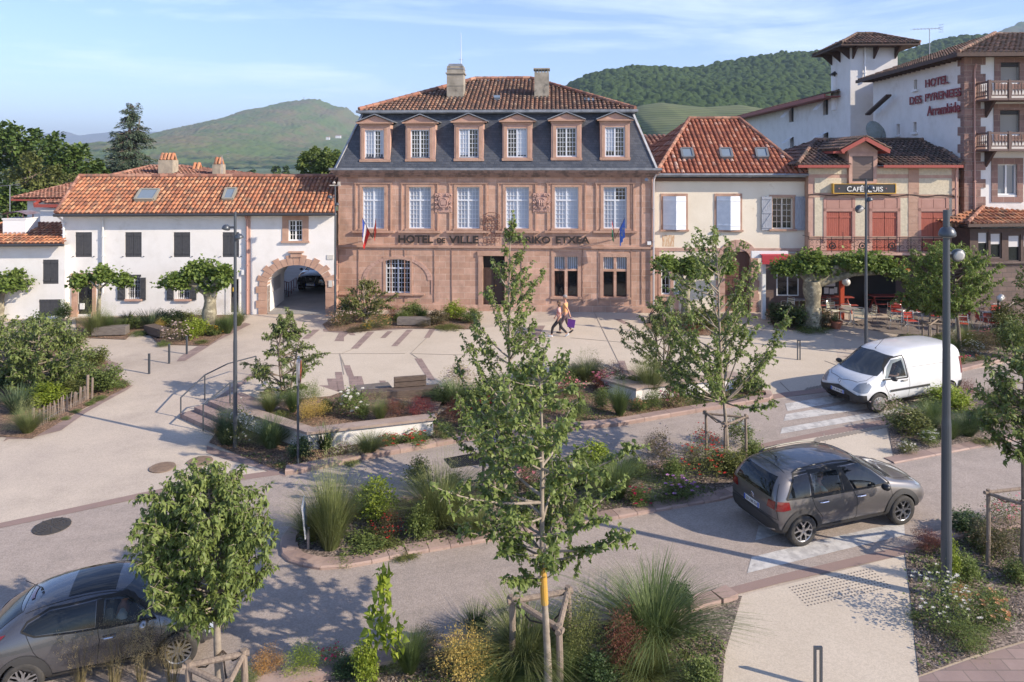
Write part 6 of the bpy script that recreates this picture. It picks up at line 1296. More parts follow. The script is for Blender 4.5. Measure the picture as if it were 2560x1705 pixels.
# --- grey compact SUV seen from behind ---
def make_suv():
    c = empty('car',(0,0,0),0,'grey compact SUV with black roof rails crossing the near zebra crossing','car')
    paint = mat('warm_grey_metallic',(.15,.14,.138),.3,.5,coat=1.0)
    st = [(-1.90,.42,.72,.84,.70,.98,.62),(-1.87,.30,.80,.95,.78,1.10,.62),(-1.79,.26,.86,1.0,.82,1.26,.62),(-1.62,.24,.88,1.02,.84,1.47,.60),(-1.3,.22,.89,1.01,.85,1.53,.60),(-.5,.22,.89,.99,.85,1.57,.62),(.15,.22,.89,.98,.85,1.54,.61),(.50,.22,.89,.97,.84,1.44,.59),(.86,.22,.89,.96,.83,1.20,.60),(1.15,.22,.89,.93,.82,1.02,.66),(1.55,.24,.88,.86,.80,.96,.62),(1.85,.27,.85,.78,.78,.88,.52),(2.02,.32,.76,.68,.70,.78,.42),(2.07,.38,.66,.62,.62,.70,.36)]
    win = MB(); win.add([(x,y,z) for y in (-1.3,-.30) for x,z in ((-.98,1.04),(-.32,1.02),(-.32,1.42),(-.86,1.42))],[(0,1,2,3),(4,7,6,5),(0,4,5,1),(1,5,6,2),(2,6,7,3),(3,7,4,0)])
    body, bv = car_body(st, wells(1.28,-1.30,.375,.33,.89)+[win], [paint,DARK]); body.parent = c
    both(bv,[(.02,1.0),(.92,.985),(.60,1.26),(.32,1.44),(-.22,1.455)],.006,CGLASS,'front_side_window',c)
    patch(bv,[(-1.03,1.02),(-.28,1.01),(-.28,1.455),(-.95,1.44)],'y-',.008,CGT,'rear_side_window',c); patch(bv,[(-1.03,1.02),(-.10,1.0),(-.30,1.46),(-.95,1.44)],'y+',.006,CGLASS,'rear_side_window',c)
    both(bv,[(-1.62,1.05),(-1.10,1.025),(-1.02,1.435),(-1.36,1.41)],.006,CGLASS,'quarter_window',c)
    both(bv,linepoly([(-1.66,1.03),(.98,.975),(.62,1.29),(.30,1.475),(-.5,1.49),(-1.36,1.44),(-1.66,1.03)],.03),.009,SEAM,'window_rubber',c)
    both(bv,linepoly([(-1.03,1.01),(-.28,1.0),(-.28,1.47),(-1.0,1.455),(-1.03,1.01)],.07),.0095,SEAM,'window_frame',c)
    both(bv,[(-.24,1.0),(-.01,1.0),(-.20,1.46),(-.26,1.46)],.0065,SEAM,'door_pillar',c)
    patch(bv,[(-.60,1.03),(.60,1.03),(.50,1.40),(-.50,1.40)],'x-',.007,CGLASS,'rear_window',c); patch(bv,[(-.70,1.06),(.70,1.06),(.56,1.48),(-.56,1.48)],'x+',.006,WGLASS,'windscreen',c)
    patch(bv,[(1.0,-.60),(1.16,-.64),(1.16,.64),(1.0,.60),(.94,0)],'z',.012,SEAM,'wiper_cowl',c)
    for x in (1.28,-1.30): both(bv,arch_poly(x,.33,.365,.475),.018,CLAD,'wheel_arch',c)
    both(bv,[(-.88,.26),(.86,.26),(.86,.37),(-.88,.37)],.016,CLAD,'sill_trim',c)
    patch(bv,[(-.80,.30),(.80,.30),(.80,.55),(.55,.60),(-.55,.60),(-.80,.55)],'x-',.016,CLAD,'rear_bumper_trim',c); patch(bv,linepoly([(-.74,.42),(-.5,.34),(.5,.34),(.74,.42)],.03),'x-',.03,RIMM,'bumper_strip',c)
    patch(bv,[(-.66,.32),(.66,.32),(.66,.50),(-.66,.50)],'x+',.012,CLAD,'front_bumper_trim',c)
    for P in ([(-1.88,.80),(-1.60,.83),(-1.62,.98),(-1.84,1.0)],): both(bv,P,.014,REDL,'tail_lamp',c)
    for s in (-1,1): patch(bv,[(s*.50,.82),(s*.73,.82),(s*.73,.99),(s*.54,.98)],'x-',.012,REDL,'tail_lamp',c)
    both(bv,[(1.72,.80),(1.98,.72),(1.96,.78),(1.74,.88)],.01,CLEAR,'headlamp',c)
    for L_ in ([(-.02,1.0),(.06,.8),(.04,.42),(.0,.36)],[(.98,.98),(1.0,.7),(.92,.45),(.86,.37)],[(-1.06,1.02),(-1.0,.8),(-.82,.55),(-.84,.38)],[(-1.0,.985),(.98,.955)]): both(bv,linepoly(L_,.011),.0025,SEAM,'door_seam',c)
    patch(bv,linepoly([(-.80,.62),(-.74,1.02),(-.62,1.30)],.010),'x-',.003,SEAM,'tailgate_seam',c); patch(bv,linepoly([(.80,.62),(.74,1.02),(.62,1.30)],.010),'x-',.003,SEAM,'tailgate_seam',c); patch(bv,linepoly([(-.78,.63),(.78,.63)],.012),'x-',.003,SEAM,'tailgate_seam',c)
    patch(bv,linepoly([(-1.5,-.52),(-1.5,.52)],.010),'z',.003,SEAM,'roof_seam',c); patch(bv,linepoly([(1.2,-.66),(1.5,-.62),(1.92,-.45),(1.96,0),(1.92,.45),(1.5,.62),(1.2,.66)],.010),'z',.003,SEAM,'bonnet_seam',c)
    for x, z in ((.72-.55,.86),(-.78,.88)):
        for s in (-1,1): q = MB(); q.tube([(x-.11,s*.885,z),(x-.07,s*.915,z+.005),(x+.07,s*.915,z+.005),(x+.11,s*.885,z)],.014,6); q.build('door_handle',CHROME,c)
    for s in (-1,1):
        q = MB(); q.tube([(X_, s*.57, bv.ray_cast(Vector((X_,s*.57,4)),Vector((0,0,-1)))[0].z+dz) for X_,dz in ((-1.35,0),(-1.22,.05),(-.8,.06),(-.3,.06),(.1,.05),(.30,0))],.02,6); q.build('roof_rail',BLACKP,c); mirror(c,.66,s*.90,1.02,BLACKP,s)
    q = MB(); q.lathe([(.03,0),(.012,.04)],8,(-1.32,0,1.57)); q.tube([(-1.32,0,1.58),(-1.56,0,1.80)],.006,5); q.build('aerial',BLACKP,c)
    q = MB(); q.tube([(-1.885,.25,1.02),(-1.88,-.05,1.07),(-1.86,-.28,1.10)],.012,5); q.build('rear_wiper',BLACKP,c)
    q = MB()
    for dz in (0,.045): q.tube([(-1.915,-.06,.80+dz),(-1.925,0,.86+dz),(-1.915,.06,.80+dz)],.010,5)
    q.build('badge',CHROME,c)
    plate(c,'GV-769-TH',-1.925,0,.70,-1); 
    for x in (1.28,-1.30):
        for s in (-1,1): wheel(c,x,s*.80,.325,.215,'y5')
    place_car(c,2259,1315,2010,1369,2.58,1.28,-1.30,-.905,.93,.94); return c
suv = make_suv()
# --- white delivery van ---
def make_van():
    c = empty('van',(0,0,0),0,'white delivery van with black bumpers driving over the far zebra crossing','van')
    paint = mat('white_van_paint',(.62,.63,.65),.35,coat=.8,col2=(.56,.57,.58),scale=2)
    st = [(-1.95,.40,.76,.95,.76,1.55,.66),(-1.92,.30,.84,1.0,.83,1.72,.68),(-1.8,.26,.87,1.02,.86,1.80,.68),(-1.2,.24,.89,1.03,.87,1.85,.68),(-.3,.24,.89,1.04,.87,1.86,.68),(.35,.24,.89,1.04,.86,1.82,.66),(.72,.24,.89,1.03,.85,1.66,.62),(1.05,.24,.89,1.02,.84,1.40,.60),(1.32,.25,.89,1.00,.83,1.17,.66),(1.58,.26,.88,.95,.80,1.08,.64),(1.78,.28,.85,.86,.77,.97,.54),(1.92,.32,.79,.72,.70,.82,.44),(1.97,.38,.68,.64,.60,.72,.36)]
    win = MB(); win.add([(x,y,z) for y in (.35,1.3) for x,z in ((.34,1.06),(.98,1.06),(.70,1.46),(.40,1.55))],[(0,1,2,3),(4,7,6,5),(0,4,5,1),(1,5,6,2),(2,6,7,3),(3,7,4,0)])
    body, bv = car_body(st, wells(1.36,-1.34,.365,.32,.89)+[win], [paint,DARK]); body.parent = c
    for s in ('y-','y+'): patch(bv,[(.32,1.04),(1.10,1.05),(.90,1.36),(.70,1.56),(.36,1.62)],s,.008,CGT if s == 'y+' else CGLASS,'side_window',c)
    both(bv,linepoly([(.28,1.0),(1.18,1.02),(.97,1.38),(.74,1.60),(.32,1.68),(.28,1.0)],.045),.009,SEAM,'window_rubber',c)
    patch(bv,[(-.72,1.13),(.72,1.13),(.60,1.66),(0,1.70),(-.60,1.66)],'x+',.007,WGLASS,'windscreen',c)
    patch(bv,[(-.82,.30),(.82,.30),(.83,.56),(.60,.60),(0,.74),(-.60,.60),(-.83,.56)],'x+',.018,CLAD,'front_bumper',c); both(bv,[(1.74,.28),(1.95,.34),(1.94,.60),(1.77,.60)],.018,CLAD,'front_bumper_corner',c)
    patch(bv,[(-.82,.30),(.82,.30),(.82,.58),(-.82,.58)],'x-',.018,CLAD,'rear_bumper',c); both(bv,[(-1.93,.30),(-1.72,.30),(-1.74,.62),(-1.93,.62)],.018,CLAD,'rear_bumper_corner',c)
    for s in (-1,1): patch(bv,[(s*.50,.70),(s*.74,.66),(s*.79,.80),(s*.72,.97),(s*.58,.90)],'x+',.014,CLEAR,'headlamp',c)
    both(bv,[(1.74,.68),(1.90,.66),(1.84,.84),(1.62,.95),(1.58,.86)],.014,CLEAR,'headlamp_side',c)
    both(bv,[(-1.92,.85),(-1.84,.85),(-1.82,1.40),(-1.90,1.40)],.012,REDL,'tail_lamp',c)
    both(bv,[(-.55,.62),(.95,.62),(.95,.69),(-.55,.69)],.018,CLAD,'side_moulding',c)
    for L_ in ([(.26,1.72),(.24,1.3),(.22,.8),(.25,.32)],[(1.16,1.04),(1.12,.8),(1.0,.55),(.95,.32)],[(.25,.31),(.95,.31)],[(-1.2,1.3),(.2,1.3)],): both(bv,linepoly(L_,.010),.0025,SEAM,'door_seam',c)
    patch(bv,linepoly([(1.36,-.66),(1.62,-.66),(1.78,-.50),(1.88,0),(1.78,.50),(1.62,.66),(1.36,.66)],.010),'z',.003,SEAM,'bonnet_seam',c)
    for x in (.0,-.45,-.9): pass
    for y in (-.3,.3): patch(bv,linepoly([(-1.8,y),(.3,y)],.02),'z',.004,mat('roof_rib',(.50,.51,.53),.4),'roof_rib',c)
    for s in (-1,1):
        q = MB(); q.tube([(.30,s*.875,.93),(.34,s*.91,.935),(.50,s*.91,.935),(.54,s*.875,.93)],.016,6); q.build('door_handle',BLACKP,c); mirror(c,.98,s*.93,1.10,CLAD,s)
    q = MB(); q.tube([(.62,0,1.78),(.30,0,2.05)],.007,5); q.lathe([(.025,0),(.01,.03)],8,(.62,0,1.76)); q.build('aerial',BLACKP,c)
    for s in (-.5,.15): q = MB(); q.tube([(1.30,s,1.14),(1.22,s+.3,1.20),(1.16,s+.42,1.26)],.010,5); q.build('wiper',BLACKP,c)
    q = MB(); P = [(0,.07),(.045,0),(0,-.07),(-.045,0)]; q.tube([(1.965,p[0],.86+p[1]) for p in P+P[:1]],.012,5); q.build('badge',CHROME,c)
    plate(c,'CA 378 KB',2.03,0,.56,1,.50,.11); q = MB()
    for k in range(4): q.box(1.985,2.02,-.42,.42,.37+k*.035,.385+k*.035)
    q.build('grille',BLACKP,c)
    for x in (1.36,-1.34):
        for s in (-1,1): wheel(c,x,s*.80,.315,.20,'cap',.66)
    place_car(c,2199,1034,2374,1002,2.70,1.36,-1.34,.90,.92,.85); return c
van = make_van()
# --- dark grey crossover bottom left ---
def make_cross():
    c = empty('car',(0,0,0),0,'dark grey crossover with black glass roof panel behind the round leafy tree at bottom left','car')
    paint = mat('dark_grey_metallic',(.10,.10,.11),.26,.6,coat=1.0)
    st = [(-2.0,.42,.70,.78,.66,.90,.55),(-1.95,.32,.80,.90,.74,1.02,.55),(-1.78,.27,.87,1.0,.78,1.14,.55),(-1.5,.24,.90,1.06,.80,1.32,.56),(-1.15,.22,.90,1.06,.80,1.46,.57),(-.5,.22,.88,1.02,.81,1.54,.60),(.05,.22,.88,.99,.81,1.55,.60),(.42,.22,.88,.98,.81,1.48,.58),(.80,.22,.89,.97,.82,1.25,.60),(1.10,.23,.90,.96,.80,1.05,.66),(1.45,.25,.90,.90,.76,.98,.62),(1.80,.28,.85,.80,.70,.90,.50),(1.97,.33,.76,.68,.62,.76,.40),(2.02,.40,.64,.60,.54,.66,.34)]
    win = MB(); win.add([(x,y,z) for y in (-1.3,.35) for x,z in ((.0,1.02),(.74,1.02),(.42,1.36),(.02,1.42))],[(0,1,2,3),(4,7,6,5),(0,4,5,1),(1,5,6,2),(2,6,7,3),(3,7,4,0)])
    body, bv = car_body(st, wells(1.26,-1.27,.385,.335,.90)+[win], [paint,mat('car_interior',(.05,.048,.045),.8)]); body.parent = c
    patch(bv,[(-.02,1.0),(.84,1.0),(.46,1.36),(.34,1.42),(-.02,1.44)],'y-',.008,CGT,'front_side_window',c); patch(bv,[(-.02,1.0),(.84,1.0),(.46,1.36),(.34,1.42),(-.02,1.44)],'y+',.007,CGLASS,'front_side_window',c)
    both(bv,[(-.14,1.03),(-.14,1.43),(-.9,1.38),(-1.22,1.24),(-1.30,1.15),(-1.1,1.07)],.007,CGLASS,'rear_side_window',c)
    both(bv,linepoly([(-1.32,1.15),(-1.1,1.05),(-.5,1.01),(.88,.985),(.48,1.38),(.34,1.45),(-.1,1.465),(-.9,1.41),(-1.24,1.27),(-1.32,1.15)],.03),.009,SEAM,'window_rubber',c); both(bv,linepoly([(-.03,.995),(.86,.995),(.47,1.37),(.34,1.44),(-.03,1.45),(-.03,.995)],.05),.0095,SEAM,'window_frame',c); both(bv,[(-.13,1.02),(-.03,1.01),(-.03,1.44),(-.13,1.44)],.0065,SEAM,'door_pillar',c)
    patch(bv,[(-.58,1.06),(.58,1.06),(.46,1.36),(-.46,1.36)],'x-',.007,CGLASS,'rear_window',c); patch(bv,[(-.68,1.08),(.68,1.08),(.54,1.48),(-.54,1.48)],'x+',.007,WGLASS,'windscreen',c)
    patch(bv,[(-.62,-.48),(.16,-.49),(.16,.49),(-.62,.48)],'z',.006,glassmat('roof_glass',(.012,.013,.015),.05,.5),'glass_roof_panel',c)
    for x in (1.26,-1.27): both(bv,arch_poly(x,.335,.378,.45),.02,CLAD,'wheel_arch',c)
    both(bv,[(-.85,.25),(.84,.25),(.84,.35),(-.85,.35)],.016,CLAD,'sill_trim',c)
    patch(bv,[(-.76,.30),(.76,.30),(.76,.55),(-.76,.55)],'x-',.016,CLAD,'rear_bumper_trim',c); patch(bv,[(-.7,.32),(.7,.32),(.7,.55),(-.7,.55)],'x+',.016,CLAD,'front_bumper_trim',c)
    both(bv,[(-1.92,.92),(-1.62,1.08),(-1.56,1.13),(-1.76,1.08),(-1.96,.97)],.014,REDL,'tail_lamp',c); patch(bv,[(-.22,1.42),(.22,1.42),(.22,1.44),(-.22,1.44)],'x-',.016,REDL,'brake_lamp',c)
    both(bv,[(1.62,.87),(1.86,.80),(1.80,.84),(1.66,.90)],.012,CLEAR,'headlamp',c); both(bv,arch_poly(1.80,.62,.0,.09,0,360,12)[:12],.012,CLEAR,'round_lamp',c)
    for L_ in ([(-.10,1.0),(-.06,.8),(-.10,.4),(-.10,.35)],[(.92,1.0),(.98,.75),(.90,.45),(.84,.35)],[(-1.26,1.14),(-1.1,.8),(-.86,.5),(-.84,.37)]): both(bv,linepoly(L_,.010),.0025,SEAM,'door_seam',c)
    patch(bv,linepoly([(-1.35,-.47),(-1.35,.47)],.010),'z',.003,SEAM,'roof_seam',c)
    for y in (-.535,.535): patch(bv,linepoly([(-1.3,y),(.3,y)],.012),'z',.003,SEAM,'roof_seam',c)
    patch(bv,linepoly([(1.12,-.66),(1.5,-.58),(1.86,-.42),(1.9,.42),(1.5,.58),(1.12,.66)],.010),'z',.003,SEAM,'bonnet_seam',c)
    for x, z in ((.10,.85),):
        for s in (-1,1): q = MB(); q.tube([(x-.11,s*.875,z),(x-.07,s*.91,z),(x+.07,s*.91,z),(x+.11,s*.875,z)],.016,6); q.build('door_handle',CHROME,c)
    for s in (-1,1): mirror(c,.68,s*.90,1.03,RIMM if s < 0 else paint,s)
    q = MB(); q.lathe([(.03,0),(.012,.05)],8,(-1.15,-.05,1.49)); q.tube([(-1.15,-.05,1.53),(-1.42,-.05,1.72)],.006,5); q.build('aerial',BLACKP,c)
    q = MB(); q.box(.99,.995,.30,.42,1.12,1.2); 
    patch(bv,[(.40,1.30),(.50,1.30),(.50,1.36),(.40,1.36)],'x+',.011,WHITE,'windscreen_sticker',c); patch(bv,[(-.54,1.19),(-.42,1.19),(-.42,1.24),(-.54,1.24)],'x+',.011,WHITE,'windscreen_sticker',c)
    q = MB(); q.tube([(1.08,-.5,1.08),(1.0,-.1,1.14),(.96,.1,1.17)],.010,5); q.build('wiper',BLACKP,c)
    for x in (1.26,-1.27):
        for s in (-1,1): wheel(c,x,s*.81,.335,.225,'p8',.70)
    # body sides taper: near wheels
    place_car(c,446,1676,56,1757,2.53,1.26,-1.27,-.92); return c
crs = make_cross()
# --- black SUV parked in the yard behind the arch ---
def make_black():
    c = empty('car',(0,0,0),0,'black SUV facing the viewer, seen through the pink stone arch','car')
    paint = mat('black_car_paint',(.012,.013,.018),.2,.3,coat=1.0)
    st = [(-2.2,.42,.74,.9,.72,1.1,.6),(-2.1,.3,.86,1.0,.82,1.4,.64),(-1.7,.26,.92,1.08,.88,1.72,.66),(-.6,.24,.93,1.08,.89,1.80,.68),(.2,.24,.93,1.06,.89,1.74,.66),(.7,.24,.93,1.06,.88,1.42,.66),(1.05,.25,.93,1.06,.88,1.16,.72),(1.6,.26,.92,1.0,.86,1.10,.7),(2.05,.3,.88,.86,.8,.98,.6),(2.2,.38,.78,.7,.7,.84,.5)]
    body, bv = car_body(st, wells(1.35,-1.35,.40,.36,.93), [paint,DARK]); body.parent = c
    patch(bv,[(-.72,1.16),(.72,1.16),(.6,1.62),(-.6,1.62)],'x+',.008,WGLASS,'windscreen',c); both(bv,[(.9,1.1),(-1.5,1.12),(-1.3,1.6),(.2,1.6)],.008,CGLASS,'side_window',c)
    patch(bv,[(-.42,.55),(.42,.55),(.50,.88),(-.50,.88)],'x+',.014,SEAM,'grille',c); patch(bv,linepoly([(-.30,.88),(-.2,.58),(.2,.58),(.30,.88)],.03),'x+',.024,CHROME,'grille_trim',c)
    for s in (-1,1): patch(bv,[(s*.50,.84),(s*.80,.86),(s*.78,.94),(s*.52,.92)],'x+',.016,CLEAR,'headlamp',c); patch(bv,[(s*.60,.45),(s*.76,.45),(s*.74,.60),(s*.60,.58)],'x+',.016,CLEAR,'fog_lamp',c)
    plate(c,'GJ-835-MW',2.26,0,.48,1); q = MB(); q.lathe([(.05,0),(.06,.02)],12,(2.22,0,.78),'x'); q.build('badge',CHROME,c)
    for s in (-1,1): mirror(c,.75,s*.95,1.12,paint,s)
    for x in (1.35,-1.35):
        for s in (-1,1): wheel(c,x,s*.82,.36,.24,'y5')
    p = GP(790,729); c.location = (p.x, p.y+1.8, p.z-.02); c.rotation_euler = (0,0,R(-91-4)); return c
blk = make_black()
# ---------------- people ----------------
SKIN = mat('skin', (.50,.27,.19), .55, col2=(.44,.22,.15), scale=9)
def skinned(name, joints, edges, m, parent, lv=2, smooth=True, root=0):
    me = bpy.data.meshes.new(name); me.from_pydata([j[0] for j in joints],edges,[]); o = bpy.data.objects.new(name, me); COL.objects.link(o)
    o.modifiers.new('s','SKIN').use_smooth_shade = True
    sv = me.skin_vertices[0].data if me.skin_vertices else None
    if sv is None:
        bm = bmesh.new(); bm.from_mesh(me); ly = bm.verts.layers.skin.verify(); bm.to_mesh(me); bm.free(); sv = me.skin_vertices[0].data
    for i, j in enumerate(joints):
        r_ = j[1]; sv[i].radius = r_ if isinstance(r_, tuple) else (r_, r_); sv[i].use_root = (i == root)
    s = o.modifiers.new('u','SUBSURF'); s.levels = s.render_levels = lv
    m2 = emesh(o); bpy.data.objects.remove(o); m2.materials.clear(); m2.materials.append(m); m2.polygons.foreach_set('use_smooth',[True]*len(m2.polygons))
    o = bpy.data.objects.new(name, m2); COL.objects.link(o); o.parent = parent; return o
def hand(J, E, wrist, d, side, palmn, curl=.5):
    # adds a palm and five fingers to joint/edge lists; d = direction of the hand
    d = Vector(d).normalized(); s = Vector(side).normalized(); n = Vector(palmn).normalized(); w_ = wrist; p = Vector(J[w_][0])
    J.append((p+d*.045,(.030,.018))); k = len(J)-1; E.append((w_,k))
    for i, (off, ln) in enumerate(((-.028,.060),(-.010,.072),(.009,.067),(.027,.052))):
        b_ = p+d*.085+s*off; J.append((b_,.011)); a = len(J)-1; E.append((k,a)); J.append((b_+d*ln*.5+n*ln*.15*curl,.009)); J.append((b_+d*ln*(.5+.3*(1-curl))+n*ln*.6*curl,.0075)); E += [(a,a+1),(a+1,a+2)]
    J.append((p+d*.03-s*.035,.012)); a = len(J)-1; E.append((k,a)); J.append((p+d*.062-s*.058+n*.012,.0095)); E.append((a,a+1)); J.append((p+d*.088-s*.060+n*.026,.008)); E.append((a+1,a+2))
def head(root, c, yaw, hair_m, hat=None, hs=1.0, long=False):
    M = Matrix.Translation(c) @ Matrix.Rotation(yaw,4,'Z') @ Matrix.Scale(hs,4)   # face looks to local -y
    q = MB(); q.lathe([(.001,-.115),(.035,-.112),(.055,-.09),(.066,-.05),(.074,.0),(.078,.04),(.070,.085),(.045,.112),(.001,.122)],18)
    q.v = [(x*1.0,y*1.18+(.012 if z < -.05 else 0)*-1,z) for x,y,z in q.v]
    q.add([(-.012,-.088,-.012),(.012,-.088,-.012),(0,-.112,-.028),(0,-.086,.022),(-.016,-.086,-.034),(.016,-.086,-.034)],[(0,2,3),(3,2,1),(4,2,0),(1,2,5),(4,5,2)])
    for s in (-1,1): q.lathe([(.001,-.008),(.016,0),(.022,.006)],8,(s*.078,.004,-.005),'x')
    h = q.build('head',SKIN,root,xf=M,smooth=True); q = MB()
    for s in (-1,1): q.lathe([(.001,-.006),(.009,0)],8,(s*.030,-.083,.012),'y')
    q.build('eyes',mat('eye_dark',(.03,.025,.02),.3),h,xf=M); q = MB(); q.tube([(-.022,-.086,-.058),(0,-.092,-.060),(.022,-.086,-.058)],.005,5); q.build('mouth',mat('lips',(.36,.13,.11),.5),h,xf=M)
    q = MB(); q.lathe([(.079,-.03),(.085,.02),(.082,.07),(.055,.115),(.001,.134)],18); q.v = [(x,(y*1.2+.012) if True else y,z+(.035 if y < -.02 and z < .05 else 0)) for x,y,z in q.v]
    if long: q.lathe([(.05,-.20),(.075,-.12),(.08,-.02)],14,(0,.035,0))
    q.build('hair',hair_m,h,xf=M,smooth=True)
    if hat:
        q = MB(); q.lathe([(.087,.045),(.090,.075),(.070,.125),(.001,.145)],18); q.v = [(x,y*1.18+.004,z) for x,y,z in q.v]; q.add([(-.07,-.085,.055),(.07,-.085,.055),(.05,-.165,.045),(-.05,-.165,.045)],[(0,1,2,3)]); q.build('cap',hat,h,xf=M,smooth=False)
V = Vector
def walker(px, py, H, yaw, label, shirt, trouser, shoe, hair_m, stride, female, hat=None, armR=None):
    g0 = GP(px,py); rt = empty('person',g0,0,label,'person'); rt['label'] = label; s = H/1.75; Rz = Matrix.Rotation(yaw,4,'Z'); X = Rz @ Matrix.Scale(s,4)
    T_ = lambda p: V(X @ V(p))
    # walking along local -y; left leg forward
    f = stride; hip = .93; sw = .20 if not female else .175
    J = [((0,0,hip),(.15,.11)),((0,-.01,1.10),(.135 if not female else .11,.09)),((0,-.02,1.30),(.165 if not female else .135,.105)),((0,-.015,1.44),(.10,.075)),((0,-.01,1.53),(.055,.055)),((0,-.02,1.60),(.05,.055)),
         ((.09,0,hip-.06),.095),((.10,-.5*f,.50),.062),((.10,-.60*f,.10),.042),((-.09,0,hip-.06),.095),((-.10,.10*f,.50),.062),((-.10,.62*f,.16),.040),
         ((sw,-.01,1.42),.058),((sw+.05,.10,1.16),.042),((sw+.04,.0,.93),.030),((-sw,-.01,1.42),.058),((-sw-.05,-.10,1.16),.042),((-sw-.05,-.22,.96),.030)]
    E_ = [(0,1),(1,2),(2,3),(3,4),(4,5),(0,6),(6,7),(7,8),(0,9),(9,10),(10,11),(2,12),(12,13),(13,14),(2,15),(15,16),(16,17)]
    if armR: J[13] = (armR[0],.042); J[14] = (armR[1],.030)
    dl = (V(J[14][0])-V(J[13][0])); dr_ = (V(J[17][0])-V(J[16][0])); hand(J,E_,14,dl,(0,1,0),(-1,0,0),.6); hand(J,E_,17,dr_,(0,1,0),(1,0,0),.4)
    body = skinned('body',[(T_(a),(tuple(np.array(b_)*s) if isinstance(b_,tuple) else b_*s)) for a,b_ in J],E_,SKIN,rt)
    k = 1.13
    tj = [((0,0,hip-.02),(.165,.125)),((.09,0,hip-.07),.108),((.10,-.5*f,.50),.078),((.10,-.59*f,.14),.055),((-.09,0,hip-.07),.108),((-.10,.10*f,.50),.078),((-.10,.60*f,.20),.053),((0,0,hip+.08),(.15,.11))]
    skinned('trousers',[(T_(a),(tuple(np.array(b_)*s) if isinstance(b_,tuple) else b_*s)) for a,b_ in tj],[(0,1),(1,2),(2,3),(0,4),(4,5),(5,6),(0,7)],trouser,rt)
    sj = [((0,0,hip+.02),(.175 if not female else .16,.13)),((0,-.01,1.12),(.16 if not female else .128,.115)),((0,-.02,1.30),(.185 if not female else .15,.12)),((0,-.015,1.45),(.10,.085)),((sw,-.01,1.43),.07),((sw+.035,.05,1.24),.06),((-sw,-.01,1.43),.07),((-sw-.035,-.06,1.24),.06)]
    if armR: a_ = V(J[12][0]).lerp(V(armR[0]),.7); sj[5] = (tuple(a_),.06)
    skinned('shirt',[(T_(a),(tuple(np.array(b_)*s) if isinstance(b_,tuple) else b_*s)) for a,b_ in sj],[(0,1),(1,2),(2,3),(2,4),(4,5),(2,6),(6,7)],shirt,rt)
    for (x,y,z,pitch) in ((.10,-.62*f,.055,0),(-.10,.66*f,.13,-.7)):
        q = MB(); q.lathe([(.001,-.09),(.035,-.08),(.042,0),(.045,.10),(.035,.16),(.001,.18)],10,(0,0,0),'y'); M = X @ Matrix.Translation((x,y,z)) @ Matrix.Rotation(math.pi+0,4,'Z') @ Matrix.Rotation(pitch,4,'X') @ Matrix.Diagonal((1,1,1.0,1)); q.build('shoe',shoe,rt,xf=M,smooth=True)
    head(rt,T_((0,-.03,1.70)),yaw,hair_m,hat,s,long=female); return rt, T_
wm, TW_ = walker(1398,843,1.50,R(78-180),'woman in a pink flowery top and black trousers walking beside the man in the plaza',mat('pink_floral_top',(.60,.36,.33),.8,col2=(.42,.07,.06),scale=9,lo=.5,hi=.56),mat('black_trousers',(.02,.018,.022),.8),mat('white_shoes',(.6,.6,.6),.6),mat('brown_hair',(.10,.055,.03),.6),.62,True)
mnn, TM_ = walker(1414,834,1.60,R(70-180),'man in an orange T-shirt and grey cap holding a purple bag, walking in the plaza',mat('orange_shirt',(.62,.33,.14),.85),mat('grey_brown_trousers',(.10,.07,.085),.85),mat('dark_shoes',(.05,.04,.04),.6),mat('grey_hair',(.2,.17,.15),.7),.42,False,mat('grey_cap',(.28,.25,.24),.8),armR=((.33,.22,1.18),(.42,.34,.94)))
bg_ = MB(); bp_ = mnn.location+TM_((.44,.40,.60)); 
bg_.add([(-.15,-.03,-.17),(.15,-.03,-.17),(.15,.03,-.17),(-.15,.03,-.17),(-.16,-.03,.17),(.16,-.03,.17),(.16,.03,.17),(-.16,.03,.17)],[(0,3,2,1),(0,1,5,4),(1,2,6,5),(2,3,7,6),(3,0,4,7)]); bg_.tube([(-.06,-.03,.17),(-.05,-.03,.25),(.05,-.03,.25),(.06,-.03,.17)],.006,5)
o = tag(bg_.build('shopping_bag',mat('purple_bag',(.13,.03,.24),.6),loc=bp_),'purple carrier bag in the hand of the man with the orange T-shirt','bag'); o.rotation_euler = (0,R(8),R(-15))
